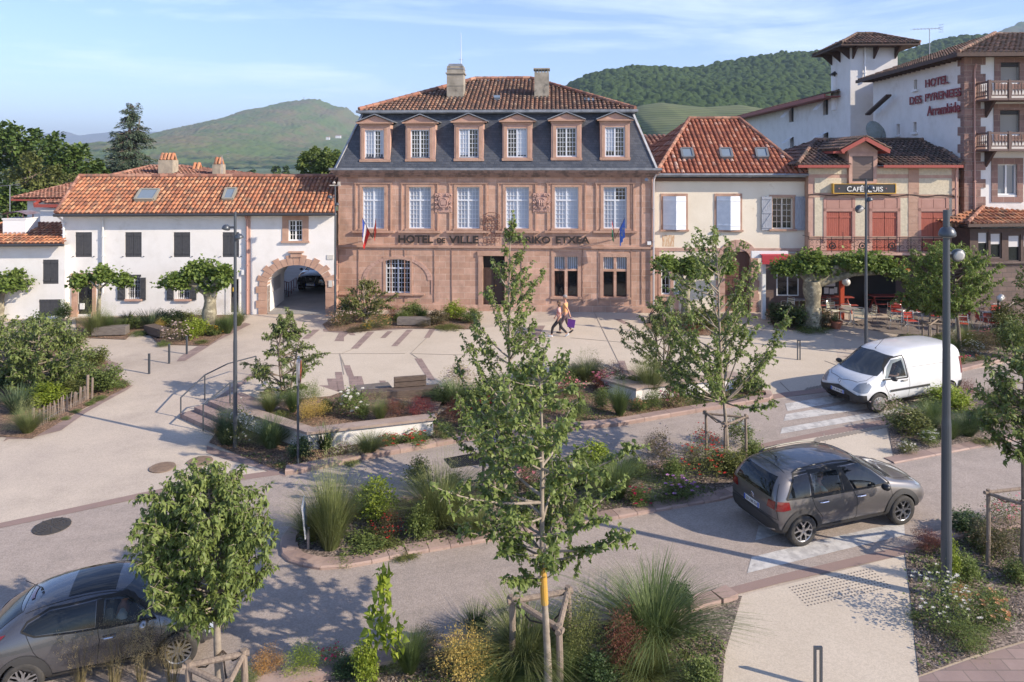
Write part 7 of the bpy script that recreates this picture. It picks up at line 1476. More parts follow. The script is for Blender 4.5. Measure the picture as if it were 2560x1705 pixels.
def driver(car, x, y, z, shirt, label, yaw=R(90), lean=0, arm=None, cap=None, hs=1.0):
    # a seated person: torso, arms and head in the car's frame (a thing of its own)
    M = car.matrix_world if car.matrix_world != Matrix.Identity(4) else Matrix.Translation(car.location)
    rt = empty('person',(0,0,0),0,label,'person'); rt.matrix_world = M
    b_ = V((x,y,z)); fw = V((1,0,0)); sd = V((0,1,0))
    J = [(b_,(.15,.11)),(b_+V((0,0,.22)),(.13,.10)),(b_+V((.0+lean,0,.42)),(.17,.11)),(b_+V((.01+lean,0,.55)),(.06,.06)),(b_+V((.02+lean,0,.62)),(.05,.05)),
         (b_+V((lean,.20,.44)),.06),(b_+V((.16+lean,.26,.24)),.045),(b_+V((.42+lean,.16,.30)),.032),(b_+V((lean,-.20,.44)),.06),(b_+V((.14+lean,-.27,.24)),.045),(b_+V((.42+lean,-.16,.32)),.032),(b_+V((.35,.10,-.02)),.09),(b_+V((.35,-.10,-.02)),.09)]
    E_ = [(0,1),(1,2),(2,3),(3,4),(2,5),(5,6),(6,7),(2,8),(8,9),(9,10),(0,11),(0,12)]
    hand(J,E_,7,(1,0,0),(0,0,1),(0,-1,0),.8); hand(J,E_,10,(1,0,0),(0,0,1),(0,1,0),.8)
    skinned('body',J,E_,SKIN,rt); sj = [(b_,(.17,.13)),(b_+V((0,0,.22)),(.15,.12)),(b_+V((lean,0,.42)),(.19,.125)),(b_+V((lean,0,.54)),(.08,.08)),(b_+V((lean,.20,.44)),.075),(b_+V((.10+lean,.25,.32)),.062),(b_+V((lean,-.20,.44)),.075),(b_+V((.10+lean,-.25,.32)),.062)]
    skinned('shirt',sj,[(0,1),(1,2),(2,3),(2,4),(4,5),(2,6),(6,7)],shirt,rt); head(rt,b_+V((.03+lean,0,.70)),R(90),mat('brown_hair',(.10,.055,.03),.6),cap,hs)
    q = MB(); q.box(x-.25,x-.13,y-.22,y+.22,z-.05,z+.62); q.box(x-.2,x-.12,y-.12,y+.12,z+.66,z+.84)
    o = q.build('seat',mat('seat_cloth',(.16,.16,.15),.9),car); return rt
bpy.context.view_layer.update()
driver(crs,.26,-.42,.62,mat('white_shirt',(.62,.66,.66),.8),'driver in a white shirt inside the dark grey crossover at bottom left',hs=.95)
driver(van,.46,.52,.80,mat('dark_jacket',(.03,.035,.05),.8),'driver in dark clothes behind the side window of the white van')
driver(suv,-.66,-.52,.58,mat('pale_green_shirt',(.38,.46,.38),.8),'rear passenger in a pale green shirt inside the warm grey compact SUV',hs=.95)
# ---------------- street furniture ----------------
def lamp_post(px, pyb, pyt, label, r=.075, heads=(), group='street lamps round the square', top=None):
    g0 = GP(px, pyb); Y = g0.y; H = (pyb-pyt)*Y/FPX; rt = empty('street_lamp', g0, 0, label, 'street lamp', group)
    q = MB(); q.tube([(0,0,-.1),(0,0,H*.45),(0,0,H*.47),(0,0,H)],[r,r*.92,r*.80,r*.62],16); q.lathe([(r*1.04,H*.1),(r*1.04,H*.16)],16,(0,0,0)); q.lathe([(r*2.0,-.02),(r*2.0,.03)],16,(0,0,0)); q.build('pole',LAMPG,rt,smooth=False)
    for (hx, hy, kind) in heads:
        dx = (hx-px)*Y/FPX; z = (pyb-hy)*Y/FPX; a = kind; R_ = a[1]
        q = MB(); tilt = Matrix.Translation((dx,0,z)) @ Matrix.Rotation(a[0],4,'Y') @ Matrix.Rotation(a[2] if len(a) > 2 else 0,4,'X')
        if abs(dx) > .05: q.tube([(0,0,z+.03),(dx*.6,0,z+.03)],.028,8); q.build('arm',LAMPG,rt)
        q = MB(); q.lathe([(.001,R_*1.0),(R_*.35,R_*.95),(R_*.72,R_*.70),(R_*.95,R_*.25),(R_,-.02),(R_*.98,-R_*.22),(R_*.86,-R_*.34)],22,(0,0,0)); hd = q.build('lamp_head',LAMPG,rt,xf=tilt,smooth=True)
        q = MB(); q.lathe([(R_*.86,-R_*.33),(R_*.5,-R_*.42),(.001,-R_*.45)],22,(0,0,0)); q.build('lens',mat('lamp_lens',(.42,.42,.42),.25),hd,xf=tilt,smooth=True)
    if top:
        q = MB(); q.box(-.25,.25,-.03,.03,H-.05,H); q.lathe([(.001,-.09),(.09,0),(.001,.09)],12,(-.05,0,H+.08)); q.box(.12,.22,-.06,.06,H,H+.14); q.build('sensor',mat('sensor',(.42,.38,.33),.5),rt)
    return rt
P_ = math.pi
lamp_post(588,1122,530,'slim grey street lamp with two dome heads standing beside the stone steps',.057,[(565,571,(.25,.11)),(598,594,(-.35,.115))])
lamp_post(2366,1500,525,'thickest grey street lamp, with dome and ball heads, at the right',.088,[(2368,585,(0,.145)),(2395,638,(.2,.12,-1.3))])
lamp_post(2165,888,448,'slim grey street lamp with three small heads in front of the café sign',.062,[(2178,472,(.1,.14)),(2174,500,(-.3,.12)),(2149,523,(-.5,.17,-.8))])
lamp_post(838,812,462,'slim grey street lamp with a sensor on top, left of the town hall',.055,[(825,494,(.5,.11)),(843,512,(-.2,.10))],top=True)
# street signs
def signpost(px,pyb,pyt,label,board=None,r=.03):
    g0 = GP(px,pyb); Y = g0.y; H = (pyb-pyt)*Y/FPX; rt = empty('road_sign',g0,0,label,'road sign'); q = MB(); q.tube([(0,0,0),(0,0,H)],r,10); q.build('post',LAMPG,rt)
    if board: board(rt,H)
    return rt
def b1(rt,H):
    q = MB(); q.box(-.02,.02,-.30,.30,H-.62,H-.02); q.lathe([(.001,-.02),(.31,-.02),(.31,.02),(.001,.02)],20,(.045,.02,H-.34),'x'); s_ = q.build('board',mat('sign_back',(.30,.30,.31),.4,.5),rt,xf=Matrix.Rotation(R(12),4,'Z'))
    q = MB(); q.lathe([(.001,.0),(.29,.0)],20,(.07,.02,H-.34),'x'); q.build('sign_face',mat('orange_sign',(.55,.13,.05),.5),s_,xf=Matrix.Rotation(R(12),4,'Z'))
signpost(745,1165,895,'thin grey post with a round sign seen edge-on below the white planter wall',b1)
g0 = GP(771,1375); rt = empty('road_sign',g0,0,'small blue sign on a short post at the tip of the central island','road sign')
q = MB(); q.tube([(0,0,0),(0,0,.45)],.03,8); q.build('post',mat('galvanised',(.4,.4,.42),.4,.7),rt); q = MB(); M = Matrix.Rotation(R(101),4,'Z')@Matrix.Rotation(R(-6),4,'X'); q.box(-.27,.27,-.012,.012,.35,1.0); bd = q.build('board',mat('sign_rim',(.50,.52,.55),.4),rt,xf=M)
q = MB(); q.box(-.22,.22,.013,.016,.42,.93); q.box(-.22,.22,-.016,-.013,.42,.93); q.build('sign_face',mat('sign_blue',(.03,.10,.35),.4),bd,xf=M)
# bollards
for px,py,h,lab in ((373,935,51,'square dark grey steel bollard on the left pavement, nearest the viewer'),(423,909,49,'square dark grey steel bollard on the left pavement, the middle of three'),(467,886,46,'square dark grey steel bollard on the left pavement, farthest and nearest the yellow bed')):
    g0 = GP(px,py); q = MB(); s = GS(py); H = h/s; q.box(-.032,.032,-.032,.032,0,H); q.box(-.034,.034,-.034,.034,H-.02,H+.004); o = q.build('bollard',LAMPG,None,loc=g0,bevel=.006); tag(o,lab,'bollard','bollards on the left pavement')
for px,py,w,h,lab in ((2045,1722,21,106,'double steel bollard standing on the near walkway at the bottom edge'),(1997,900,8.5,50,'double steel bollard on the plaza in front of the café bed')):
    g0 = GP(px,py); s = GS(py); H = h/s; W = w/s*1.0; q = MB(); q.box(-W/2,-W/2+.035,-.02,.02,0,H); q.box(W/2-.035,W/2,-.02,.02,0,H); q.box(-W/2+.035,W/2-.035,-.02,.02,H-.04,H-.001); tag(q.build('bollard',LAMPG,None,loc=g0),lab,'bollard')
# handrails
hr = empty('handrail',GP(508,1078),0,'dark grey handrail on thin posts beside the steps, nearer the viewer','handrail'); 
def rail(root, pts, m, posts, r=.022):
    o = root.location; q = MB(); q.tube([Vector(p)-o for p in pts],r,8); q.build('rail',m,root); 
    for a_,b2 in posts: q = MB(); q.tube([Vector(a_)-o,Vector(b2)-o],r,8); q.build('post',m,root)
a_ = GP(508,1078); t_ = a_+Vector((0,0,.75)); c_ = GP(575,1040)+Vector((0,0,1.0)); rail(hr,[t_,c_,c_+Vector((.3,.2,0))],LAMPG,[(a_,t_),(GP(575,1040),c_)])
h2 = empty('handrail',GP(450,1046),0,'long dark grey handrail running up the left edge of the plaza beyond the steps','handrail')
a_ = GP(452,1044); b2 = GP(512,1000); c2 = GP(640,940)+Vector((0,0,.7)); rail(h2,[a_+Vector((0,0,.15)),a_+Vector((0,0,.6)),b2+Vector((0,0,.8)),GP(570,970)+Vector((0,0,.82)),c2],LAMPG,[(a_,a_+Vector((0,0,.6))),(b2,b2+Vector((0,0,.8))),(GP(640,940),c2)])
h3 = empty('handrail',GP(2500,800),0,'pale handrail beside the terrace at the far right','handrail'); a_ = GP(2505,812)+Vector((0,0,.6)); b2 = GP(2545,795)+Vector((0,0,.9)); rail(h3,[a_,b2,b2+Vector((1,.3,.1))],mat('pale_rail',(.34,.30,.26),.6),[(a_-Vector((0,0,.6)),a_),(b2-Vector((0,0,.9)),b2)])
# planter walls
def lowwall(name, pts, h, wd, label, cap=.07, capw=.08, m=PLAS_W):
    o = pts[0].copy(); rt = empty(name,o,0,label,'wall'); q = MB(); c = MB()
    def strip(mb, w, z0, z1, ex=0):
        L_, R_ = [], []
        for i,p in enumerate(pts):
            a = pts[max(i-1,0)]; b_ = pts[min(i+1,len(pts)-1)]; d = (b_-a); d.z = 0; d.normalize(); n = Vector((-d.y,d.x,0)); pp = p+d*(ex if i == len(pts)-1 else (-ex if i == 0 else 0))
            L_.append(pp-n*ex); R_.append(pp+n*(w+ex))
        n_ = len(pts); vs = [p+Vector((0,0,z0))-o for p in L_+R_]+[p+Vector((0,0,z1))-o for p in L_+R_]
        fs = []
        for i in range(n_-1): fs += [(2*n_+i,2*n_+i+1,3*n_+i+1,3*n_+i),(i,i+1,2*n_+i+1,2*n_+i),(n_+i+1,n_+i,3*n_+i,3*n_+i+1),(i+1,i,n_+i,n_+i+1)]
        fs += [(0,2*n_,3*n_,n_),(n_-1,2*n_-1,4*n_-1,3*n_-1)]; mb.add(vs,fs)
    strip(q,wd,-.05,h); strip(c,wd,h+.001,h+cap,capw); q.build('wall',m,rt); c.build('coping',STCAP,rt); return rt
STCAP = mat('beige_stone_coping',(.36,.28,.235),.85,col2=(.29,.22,.185),scale=3,bump=.3,bscale=30)
hW = .46
pA, pB, pC = GP(580,1064), GP(770,1128), GP(1083,1090)
lowwall('planter_wall',[pA,pA.lerp(pB,.5),pB,pB.lerp(pC,.5),pC],hW,.26,'angled low white planter wall with beige stone coping in front of the plaza')
soil = MB(); A_ = [pA,pA.lerp(pB,.5),pB,pB.lerp(pC,.5),pC]; inn = [p+Vector((.05,.3,hW-.08)) for p in A_]; bk = [GP(640,1000),GP(700,985),GP(830,985),GP(980,975),GP(1110,1000)]; bk = [p+Vector((0,0,.03)) for p in bk]
mid = [inn[i].lerp(bk[i],.45) for i in range(5)]
for m_ in mid: m_.z += .14
for i in range(4): soil.poly([inn[i],inn[i+1],mid[i+1],mid[i]]); soil.poly([mid[i],mid[i+1],bk[i+1],bk[i]])
struct(soil.build('raised_bed',MULCH))
lowwall('planter_wall',[GP(1569,992),GP(1608,1002),GP(1780,985),GP(1850,974)][1:3]+[GP(1850,974)],.42,.42,'low white seat wall with stone coping behind the spreading tree')
a_ = GP(1733,1000); lowwall('planter_wall',[GP(1590,1008),GP(1612,1000)],.42,1.35,'short white planter wall end with a long stone coping between the grasses')
# wooden block benches
TIMB = mat('weathered_timber',(.20,.175,.155),.85,col2=(.10,.085,.075),scale=6,stretch=(.8,8,8),bump=.5,bscale=20,col3=(.065,.055,.05),s3=7,lo3=.6,hi3=.72)
TIMD = mat('dark_timber',(.13,.095,.075),.85,col2=(.07,.05,.04),scale=6,stretch=(.8,8,8),bump=.5,bscale=20)
def bench(x0,y0,x1,y1,dep,h,label,z0=.07,m=None,feet=True,backrest=None,lift=0):
    a, b_ = GP(x0,y0), GP(x1,y1); d = b_-a; L_ = d.length; ang = math.atan2(d.y,d.x); rt = empty('bench',a+Vector((0,0,lift)),ang,label,'bench')
    q = MB(); q.box(0,L_,0,dep,z0,h); q.build('seat',m or TIMB,rt,bevel=.012)
    if feet:
        for t in (.17,.83): q = MB(); q.box(L_*t-.02,L_*t+.02,-.01,dep-.05,-.02,z0); q.build('leg',BLACKP,rt)
    if backrest:
        u0,u1,zz = backrest
        for k in (0,1): q = MB(); q.box(u0,u1,dep-.14,dep-.02,h+.02+k*zz/2,h+zz/2+k*zz/2); q.build('back_plank',m or TIMB,rt,bevel=.01)
    return rt
bench(228,844,314,841,.48,.42,'long weathered timber block bench in front of the white house, left one')
bench(359,836,400,850,.46,.40,'dark timber block bench seen at an angle beside the yellow shrub',m=TIMD)
bench(992,817,1076,817,.45,.38,'weathered timber block bench against the bed below the town hall arch')
bench(893,1003,980,992,.6,.22,'low worn timber platform bench left of the bench with a backrest',feet=False,z0=.0,lift=.12)
bench(905,1018,1102,1001,.45,.32,'long dark timber bench with a plank backrest at the plaza edge above the red shrubs',m=TIMD,backrest=(1.02,2.05,.34),feet=False,z0=.05,lift=.10)
# chestnut paling fence
a_, b2 = GP(82,1078), GP(218,1000); fr = empty('paling_fence',a_,0,'low chestnut paling fence of thin split stakes around the left bed','fence'); d = b2-a_; PAL = mat('split_chestnut',(.24,.19,.155),.9,col2=(.15,.115,.095),scale=6)
for k in range(30):
    t = k/29; p = d*t; hh = random.uniform(.42,.58); q = MB(); lx, ly = random.uniform(-.05,.05), random.uniform(-.04,.04); q.bar(p+Vector((0,0,-.02)),p+Vector((lx,ly,hh)),.035,.014,up=(1,0,0)); q.build('pale',PAL,fr)
for p,hh,r_ in ((Vector((0,0,0)),.66,.045),(d,.80,.05),(d+Vector((.12,.05,0)),.70,.04)): q = MB(); q.tube([p,p+Vector((.02,0,hh))],[r_,r_*.9],8); q.build('post',PAL,fr)
q = MB(); 
for z in (.14,.38): q.tube([d*t+Vector((0,-.02,z+.01*math.sin(t*60))) for t in np.linspace(0,1,30)],.006,4)
q.build('wire',ZINC,fr)
# tree stakes
STK = mat('weathered_stake',(.27,.215,.17),.9,col2=(.17,.13,.105),scale=5,stretch=(6,6,.8),bump=.4,bscale=20); ROPE = mat('rope',(.05,.035,.025),.9)
def stakes(ps, hs, label, r=.045, trunk=None, cap_h=.0):
    g = [GP(*p) for p in ps]; o = g[0].copy(); rt = empty('tree_stakes',o,0,label,'tree stakes'); tops = []
    for p, py_top in zip(g, hs):
        H = (CAMZ-(py_top-YH)*p.y/FPX)-p.z; t_ = p+Vector((random.uniform(-.02,.02),random.uniform(-.02,.02),H)); tops.append(t_-o); q = MB(); q.tube([p-o-Vector((0,0,.05)),p.lerp(t_,.5)-o+Vector((.008,0,0)),t_-o],[r,r*.97,r*.93],10); q.build('post',STK,rt)
    n = len(tops)
    for i in range(n if n > 2 else n-1):
        a, b_ = tops[i], tops[(i+1)%n]; e = (b_-a).normalized()*.08; q = MB(); z = Vector((0,0,-.06-.012*i)); q.tube([a-e+z,b_+e+z],r*.85,8); q.build('rail',STK,rt)
    if trunk is not None:
        c = GP(*trunk)-o; zc = sum(t.z for t in tops)/n-.10; c = Vector((c.x,c.y,zc))
        for i,t_ in enumerate(tops): q = MB(); m_ = t_.lerp(c,.5); m_.z = min(t_.z,c.z)-.09; q.tube([t_-Vector((0,0,.08)),m_,c],.013,5); q.build('rope',ROPE,rt)
    return rt
stakes([(1279,1668),(1400,1730),(1420,1640)],[1487,1562,1465],'three heavy wooden stakes with rails around the foreground tree in the bottom centre',.055,(1371,1728))
stakes([(1207,1250),(1236,1272),(1262,1255)],[1118,1147,1140],'wooden stake frame around the tree in the middle of the central island',.035,(1262,1268))
stakes([(1765,1150),(1811,1172),(1865,1160)],[1026,1056,1035],'wooden stake frame around the spreading tree right of the middle',.035,(1820,1168))
stakes([(2470,1415),(2585,1400),(2560,1460)],[1222,1210,1250],'wooden stake frame cut by the right edge beside the tall lamp',.04,(2556,1440))
stakes([(470,1800),(612,1760),(570,1830)],[1655,1622,1700],'wooden stake frame at the bottom left around the round leafy tree',.05,(557,1740))
stakes([(2306,852),(2322,860),(2343,845),(2372,850)],[800,810,795,806],'small stake frame around the young maple beside the café terrace',.04,(2325,852))
# flags on the facade
def flag(px,py,tipx,tipy,cols,label,w=.9,h=.62,dy=-1.2,drop=0,vert=True,stars=False):
    b_ = TH.loc(px,py,-.05); M = TH.F; base = M @ b_; Y = base.y+dy; tip = AT(tipx,tipy,Y); rt = empty('flag',base,0,label,'flag'); q = MB(); q.tube([(0,0,0),tip-base],.014,6); q.build('pole',BLACKP,rt)
    tp = tip-base; n = 9; q = MB(); dirw = (Vector((0,0,0))-tp).normalized()
    pts = [tp+dirw*w*i/n for i in range(n+1)]; drp = [Vector((.035*math.sin(i*1.7)+drop*.3*i/n, .05*math.cos(i*2.1), -h-(.0)*i)) for i in range(n+1)]
    ms = [mat('flag_'+c[0],c[1],.8,trans=.3) for c in cols]; k = len(cols)
    for s in range(k):
        for i in range(n):
            if vert:   # bands parallel to the pole axis run along the drop
                a0_, a1_ = s/k, (s+1)/k; q.poly([pts[i]+drp[i]*a0_,pts[i+1]+drp[i+1]*a0_,pts[i+1]+drp[i+1]*a1_,pts[i]+drp[i]*a1_],s)
            else:
                if not (s*n/k <= i+.01 < (s+1)*n/k): continue
                q.poly([pts[i],pts[i+1],pts[i+1]+drp[i+1],pts[i]+drp[i]],s)
    cl = q.build('cloth',ms,rt)
    if stars:
        q = MB(); c = (pts[n//2]+drp[n//2]*.5)
        for k_ in range(12): t = k_*P_/6; p = c+dirw*.16*math.cos(t)+Vector((0,-.03,.16*math.sin(t))); q.lathe([(.001,-.003),(.028,0)],5,p,'y')
        q.build('stars',mat('flag_yellow',(.65,.5,.03),.7),cl)
    return rt
flag(931,595,906,545,[('blue',(.03,.08,.38)),('white',(.6,.6,.62)),('red',(.55,.04,.04))],'French tricolour flag hanging at the left end of the town hall front',w=1.2,h=.85,vert=False,drop=-1)
flag(932,595,940,546,[('red2',(.52,.06,.04))],'red flag hanging just right of the French flag on the town hall',w=.8,h=.62,dy=-1.0)
flag(1537,596,1530,550,[('red',(.55,.04,.04)),('white',(.6,.6,.62)),('green',(.03,.25,.09))],'red white and green flag hanging left of the blue flag on the town hall',w=.7,h=.65,dy=-1.0)
flag(1538,596,1562,545,[('blue3',(.035,.10,.42))],'blue flag with yellow stars hanging at the right end of the town hall front',w=.85,h=.85,stars=True)
# café furniture
ALU = mat('brushed_aluminium',(.50,.51,.52),.3,.85); SLR = mat('red_slats',(.45,.05,.03),.55); SLC = mat('cream_slats',(.52,.50,.38),.55)
def make_chair(label, slat):
    rt = empty('cafe_chair',(0,0,0),0,label,'chair','chairs on the café terrace')
    for s in (-1,1):
        q = MB(); q.tube([(s*.26,-.24,0),(s*.25,-.20,.44),(s*.26,-.18,.66),(s*.27,.05,.67),(s*.25,.20,.62)],.013,6); q.build('leg',ALU,rt)
        q = MB(); q.tube([(s*.25,.30,0),(s*.23,.20,.44),(s*.22,.26,.82)],.013,6); q.build('leg',ALU,rt)
    q = MB(); q.tube([(-.22,.26,.82),(-.15,.29,.86),(.15,.29,.86),(.22,.26,.82)],.013,6); q.tube([(-.25,-.2,.43),(.25,-.2,.43),(.23,.2,.42),(-.23,.2,.42),(-.25,-.2,.43)],.011,6); q.build('frame',ALU,rt)
    q = MB()
    for k in range(5): y = -.18+k*.09; q.box(-.24,.24,y-.033,y+.033,.44,.452)
    q.build('seat',slat,rt); q = MB()
    for k in range(3): z = .56+k*.10; q.box(-.22,.22,.235+k*.015,.25+k*.015,z-.035,z+.035)
    q.build('backrest',slat,rt); return rt
def make_table(label):
    rt = empty('cafe_table',(0,0,0),0,label,'table','tables on the café terrace'); q = MB(); q.box(-.38,.38,-.34,.34,.70,.725); q.build('tabletop',mat('table_top',(.30,.265,.25),.4),rt,bevel=.008)
    q = MB(); q.tube([(0,0,.02),(0,0,.70)],.03,8); q.build('column',ALU,rt)
    for t in range(4): a = P_/4+t*P_/2; q = MB(); q.tube([(0,0,.07),(.32*math.cos(a),.32*math.sin(a),.015)],[.022,.014],6); q.build('foot',ALU,rt)
    return rt
rc, cc, tb = make_chair('x',SLR), make_chair('x',SLC), make_table('x'); used = {id(rc):0,id(cc):0,id(tb):0}
def put(src,px,py,rz,label,s=.95):
    o = src if used[id(src)] == 0 else copy_tree(src); used[id(src)] += 1; o.location = GP(px,py)+Vector((0,0,.02)); o.rotation_euler = (0,0,R(rz)); o.scale = (s,s,s); o['label'] = label
X2 = lambda x,y: (1880+x*.28875, 600+y*.28875)
TT = [(258,600,'grey café table at the far left of the terrace behind the potted bush'),(410,640,'café table just left of the plane tree trunk, partly hidden by it'),(850,725,'café table with pedestal foot in the open, right of the plane tree'),(1340,745,'café table ringed by red chairs in the middle of the terrace'),(1765,790,'café table behind the tall lamp with a red chair at its right'),(1900,660,'café table at the back of the terrace near the red door'),(2070,760,'café table at the right end of the terrace beside the globe lamp post')]
for x,y,lab in TT: put(tb,*X2(x,y),random.uniform(-12,12),lab)
CHA = [(230,560,180,cc,'silver chair behind the leftmost grey café table'),(150,590,90,cc,'silver chair at the left side of the leftmost grey café table'),(310,650,-60,cc,'silver chair seen from behind, left of the plane tree trunk, nearer the pot'),(360,610,200,cc,'silver chair between the leftmost table and the plane tree'),
 (620,640,-90,cc,'silver chair just right of the plane tree trunk'),(705,690,10,cc,'low silver chair half hidden by the bush right of the plane tree'),(800,700,170,cc,'silver chair at the back left of the open table'),(930,755,-20,cc,'cream slatted chair in front right of the open table'),(1015,720,-90,cc,'silver chair beside the lamp post with three heads'),
 (1235,765,80,cc,'cream slatted chair at the left end of the red chairs'),(1250,700,150,rc,'red slatted chair at the back left of the middle table'),(1235,660,180,rc,'farthest red chair, against the dark bar front'),(1375,785,0,rc,'red slatted chair seen from behind in front of the middle table'),(1400,700,190,rc,'red chair behind the middle table'),(1470,690,200,rc,'red chair behind the middle table, right of its neighbour'),(1590,740,60,rc,'red chair under the young maple'),(1660,735,-60,rc,'red chair just left of the tall lamp pole'),
 (1760,720,170,rc,'red chair behind the table at the tall lamp pole'),(1820,810,-30,rc,'red slatted chair with white frame right of the tall lamp pole'),(1830,740,-100,rc,'red chair at the right of the table by the tall lamp pole'),(1880,640,180,rc,'red chair at the back near the red door'),(1985,690,90,rc,'red chair left of the right end table, farther one'),(2000,780,80,rc,'red chair left of the right end table, nearer one'),(2070,800,0,rc,'red chair in front of the right end table'),(2080,700,180,rc,'red chair behind the right end table')]
for x,y,rz,src,lab in CHA: put(src,*X2(x,y),rz,lab)
def picnic(px,py,label):
    g0 = GP(px,py); rt = empty('picnic_table',g0,0,label,'picnic table'); q = MB()
    for k in range(4): q.box(-.9,.9,-.34+k*.17,-.18+k*.17,.72,.755)
    q.build('tabletop',REDP,rt)
    for s in (-1,1): q = MB(); q.box(-.9,.9,s*.62-.12,s*.62+.12,.42,.45); q.build('seat',REDP,rt)
    for s in (-1,1):
        for t in (-1,1): q = MB(); q.bar((s*.7,t*.5,0),(s*.7,-t*.1,.71),.08,.05,up=(1,0,0)); q.build('leg',REDP,rt)
picnic(*X2(700,620),'red wooden picnic table behind the plane tree, left of the orange post'); picnic(*X2(1180,610),'red wooden picnic table in the dark of the terrace, right of the bar entrance')
def pot(px,py,r,label,m,pm=None):
    g0 = GP(px,py); rt = empty('plant_pot',g0,0,label,'plant pot'); q = MB(); q.lathe([(r*.65,0),(r*.95,r*1.1),(r*1.08,r*1.1),(r*1.08,r*1.35),(r*.9,r*1.35),(r*.9,r*1.25),(.001,r*1.25)],18,(0,0,0)); q.build('pot',mat('terracotta',(.36,.13,.07),.8,col2=(.28,.10,.055),scale=6),rt,smooth=False); return rt, r*1.3
pots = [pot(*X2(180,668),.27,'terracotta pot with a round clipped bush left of the plane tree',None),pot(*X2(728,768),.26,'terracotta pot with a bush at the right end of the bed under the plane tree',None)]
# globe lamp on a post at the terrace
g0 = GP(*X2(2130,770)); rt = empty('globe_lamp',g0,0,'dark post with two white globe lamps at the right end of the terrace','lamp'); H = (X2(0,770)[1]-X2(0,520)[1])*g0.y/FPX; q = MB(); q.tube([(0,0,0),(0,0,H)],.035,8); q.build('post',BLACKP,rt)
for dx,dy in ((-.02,-.15),(.22,.12)):
    q = MB(); q.tube([(0,0,H-.1),(dx,dy,H-.05)],.02,6); q.build('arm',BLACKP,rt); q = MB(); q.lathe([(.001,-.15),(.10,-.11),(.15,0),(.10,.11),(.001,.15)],14,(dx,dy,H+.10)); q.build('globe',mat('opal_globe',(.62,.60,.56),.25),rt,smooth=True)
# ---------------- foliage ----------------
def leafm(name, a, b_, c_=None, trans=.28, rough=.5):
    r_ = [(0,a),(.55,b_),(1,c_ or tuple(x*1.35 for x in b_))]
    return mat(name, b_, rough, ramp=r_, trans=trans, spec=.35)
LF = {'green':leafm('leaf_green',(.07,.10,.026),(.135,.18,.048),(.22,.26,.085)),
 'fresh':leafm('leaf_fresh_green',(.075,.115,.028),(.16,.215,.055),(.26,.31,.10),.35),
 'dark':leafm('leaf_dark_green',(.025,.045,.016),(.05,.085,.028),(.09,.135,.045),.15),
 'olive':leafm('leaf_olive',(.07,.085,.024),(.135,.155,.042),(.22,.22,.075),.25),
 'lime':leafm('leaf_lime',(.12,.17,.02),(.24,.31,.035),(.36,.42,.07),.35),
 'yellow':leafm('leaf_yellow',(.28,.19,.05),(.50,.36,.09),(.66,.50,.17),.3),
 'redb':leafm('leaf_red_brown',(.07,.025,.018),(.16,.055,.035),(.27,.11,.065),.25),
 'red':leafm('leaf_dark_red',(.08,.015,.02),(.20,.035,.035),(.32,.08,.06),.25),
 'brown':leafm('leaf_brown_green',(.06,.05,.025),(.12,.105,.05),(.22,.16,.10),.2),
 'tan':leafm('grass_tan',(.16,.13,.06),(.30,.25,.13),(.42,.35,.2),.3),
 'pale':leafm('grass_pale_green',(.10,.12,.04),(.20,.235,.085),(.32,.34,.15),.3),
 'blue':leafm('grass_blue_green',(.04,.07,.035),(.085,.125,.06),(.15,.19,.10),.2),
 'gras':leafm('grass_green',(.06,.095,.03),(.125,.175,.06),(.21,.26,.10),.28),
 'orange':leafm('leaf_orange_tan',(.25,.12,.04),(.45,.25,.08),(.55,.36,.15),.3),
 'plane':leafm('leaf_plane',(.075,.115,.025),(.15,.215,.045),(.25,.32,.08),.35),
 'conif':leafm('needle_blue_green',(.03,.05,.03),(.065,.095,.055),(.12,.15,.09),.1),
 'far':leafm('leaf_far_green',(.040,.070,.016),(.085,.135,.030),(.15,.20,.05),.2)}
FL = {'fred':mat('petal_red',(.45,.03,.022),.6,trans=.2),'fwhite':mat('petal_white',(.66,.64,.58),.6,trans=.2),'fpink':mat('petal_pink',(.62,.20,.26),.6,trans=.2),'fhot':mat('petal_hot_pink',(.50,.015,.10),.6,trans=.2),
 'flilac':mat('petal_lilac',(.48,.22,.48),.6,trans=.2),'fyellow':mat('petal_yellow',(.66,.36,.015),.6,trans=.2),'fpeach':mat('petal_peach',(.68,.36,.18),.6,trans=.2),'fpale':mat('petal_pale_pink',(.62,.48,.46),.6,trans=.2)}
BARK = mat('tree_bark',(.20,.155,.12),.9,col2=(.12,.09,.07),scale=5,stretch=(7,7,1.5),bump=.5,bscale=25)
BARKL = mat('pale_bark',(.33,.28,.225),.9,col2=(.20,.165,.13),scale=6,bump=.4,bscale=22)
PLBARK = mat('plane_bark',(.30,.27,.19),.9,col2=(.17,.15,.105),scale=5,lo=.42,hi=.55,bump=.4,bscale=12,col3=(.40,.37,.28),s3=3.5,lo3=.58,hi3=.64)
TWIG = mat('twig',(.14,.10,.07),.9)
def unit(a): return a/np.maximum(np.linalg.norm(a,axis=-1,keepdims=True),1e-9)
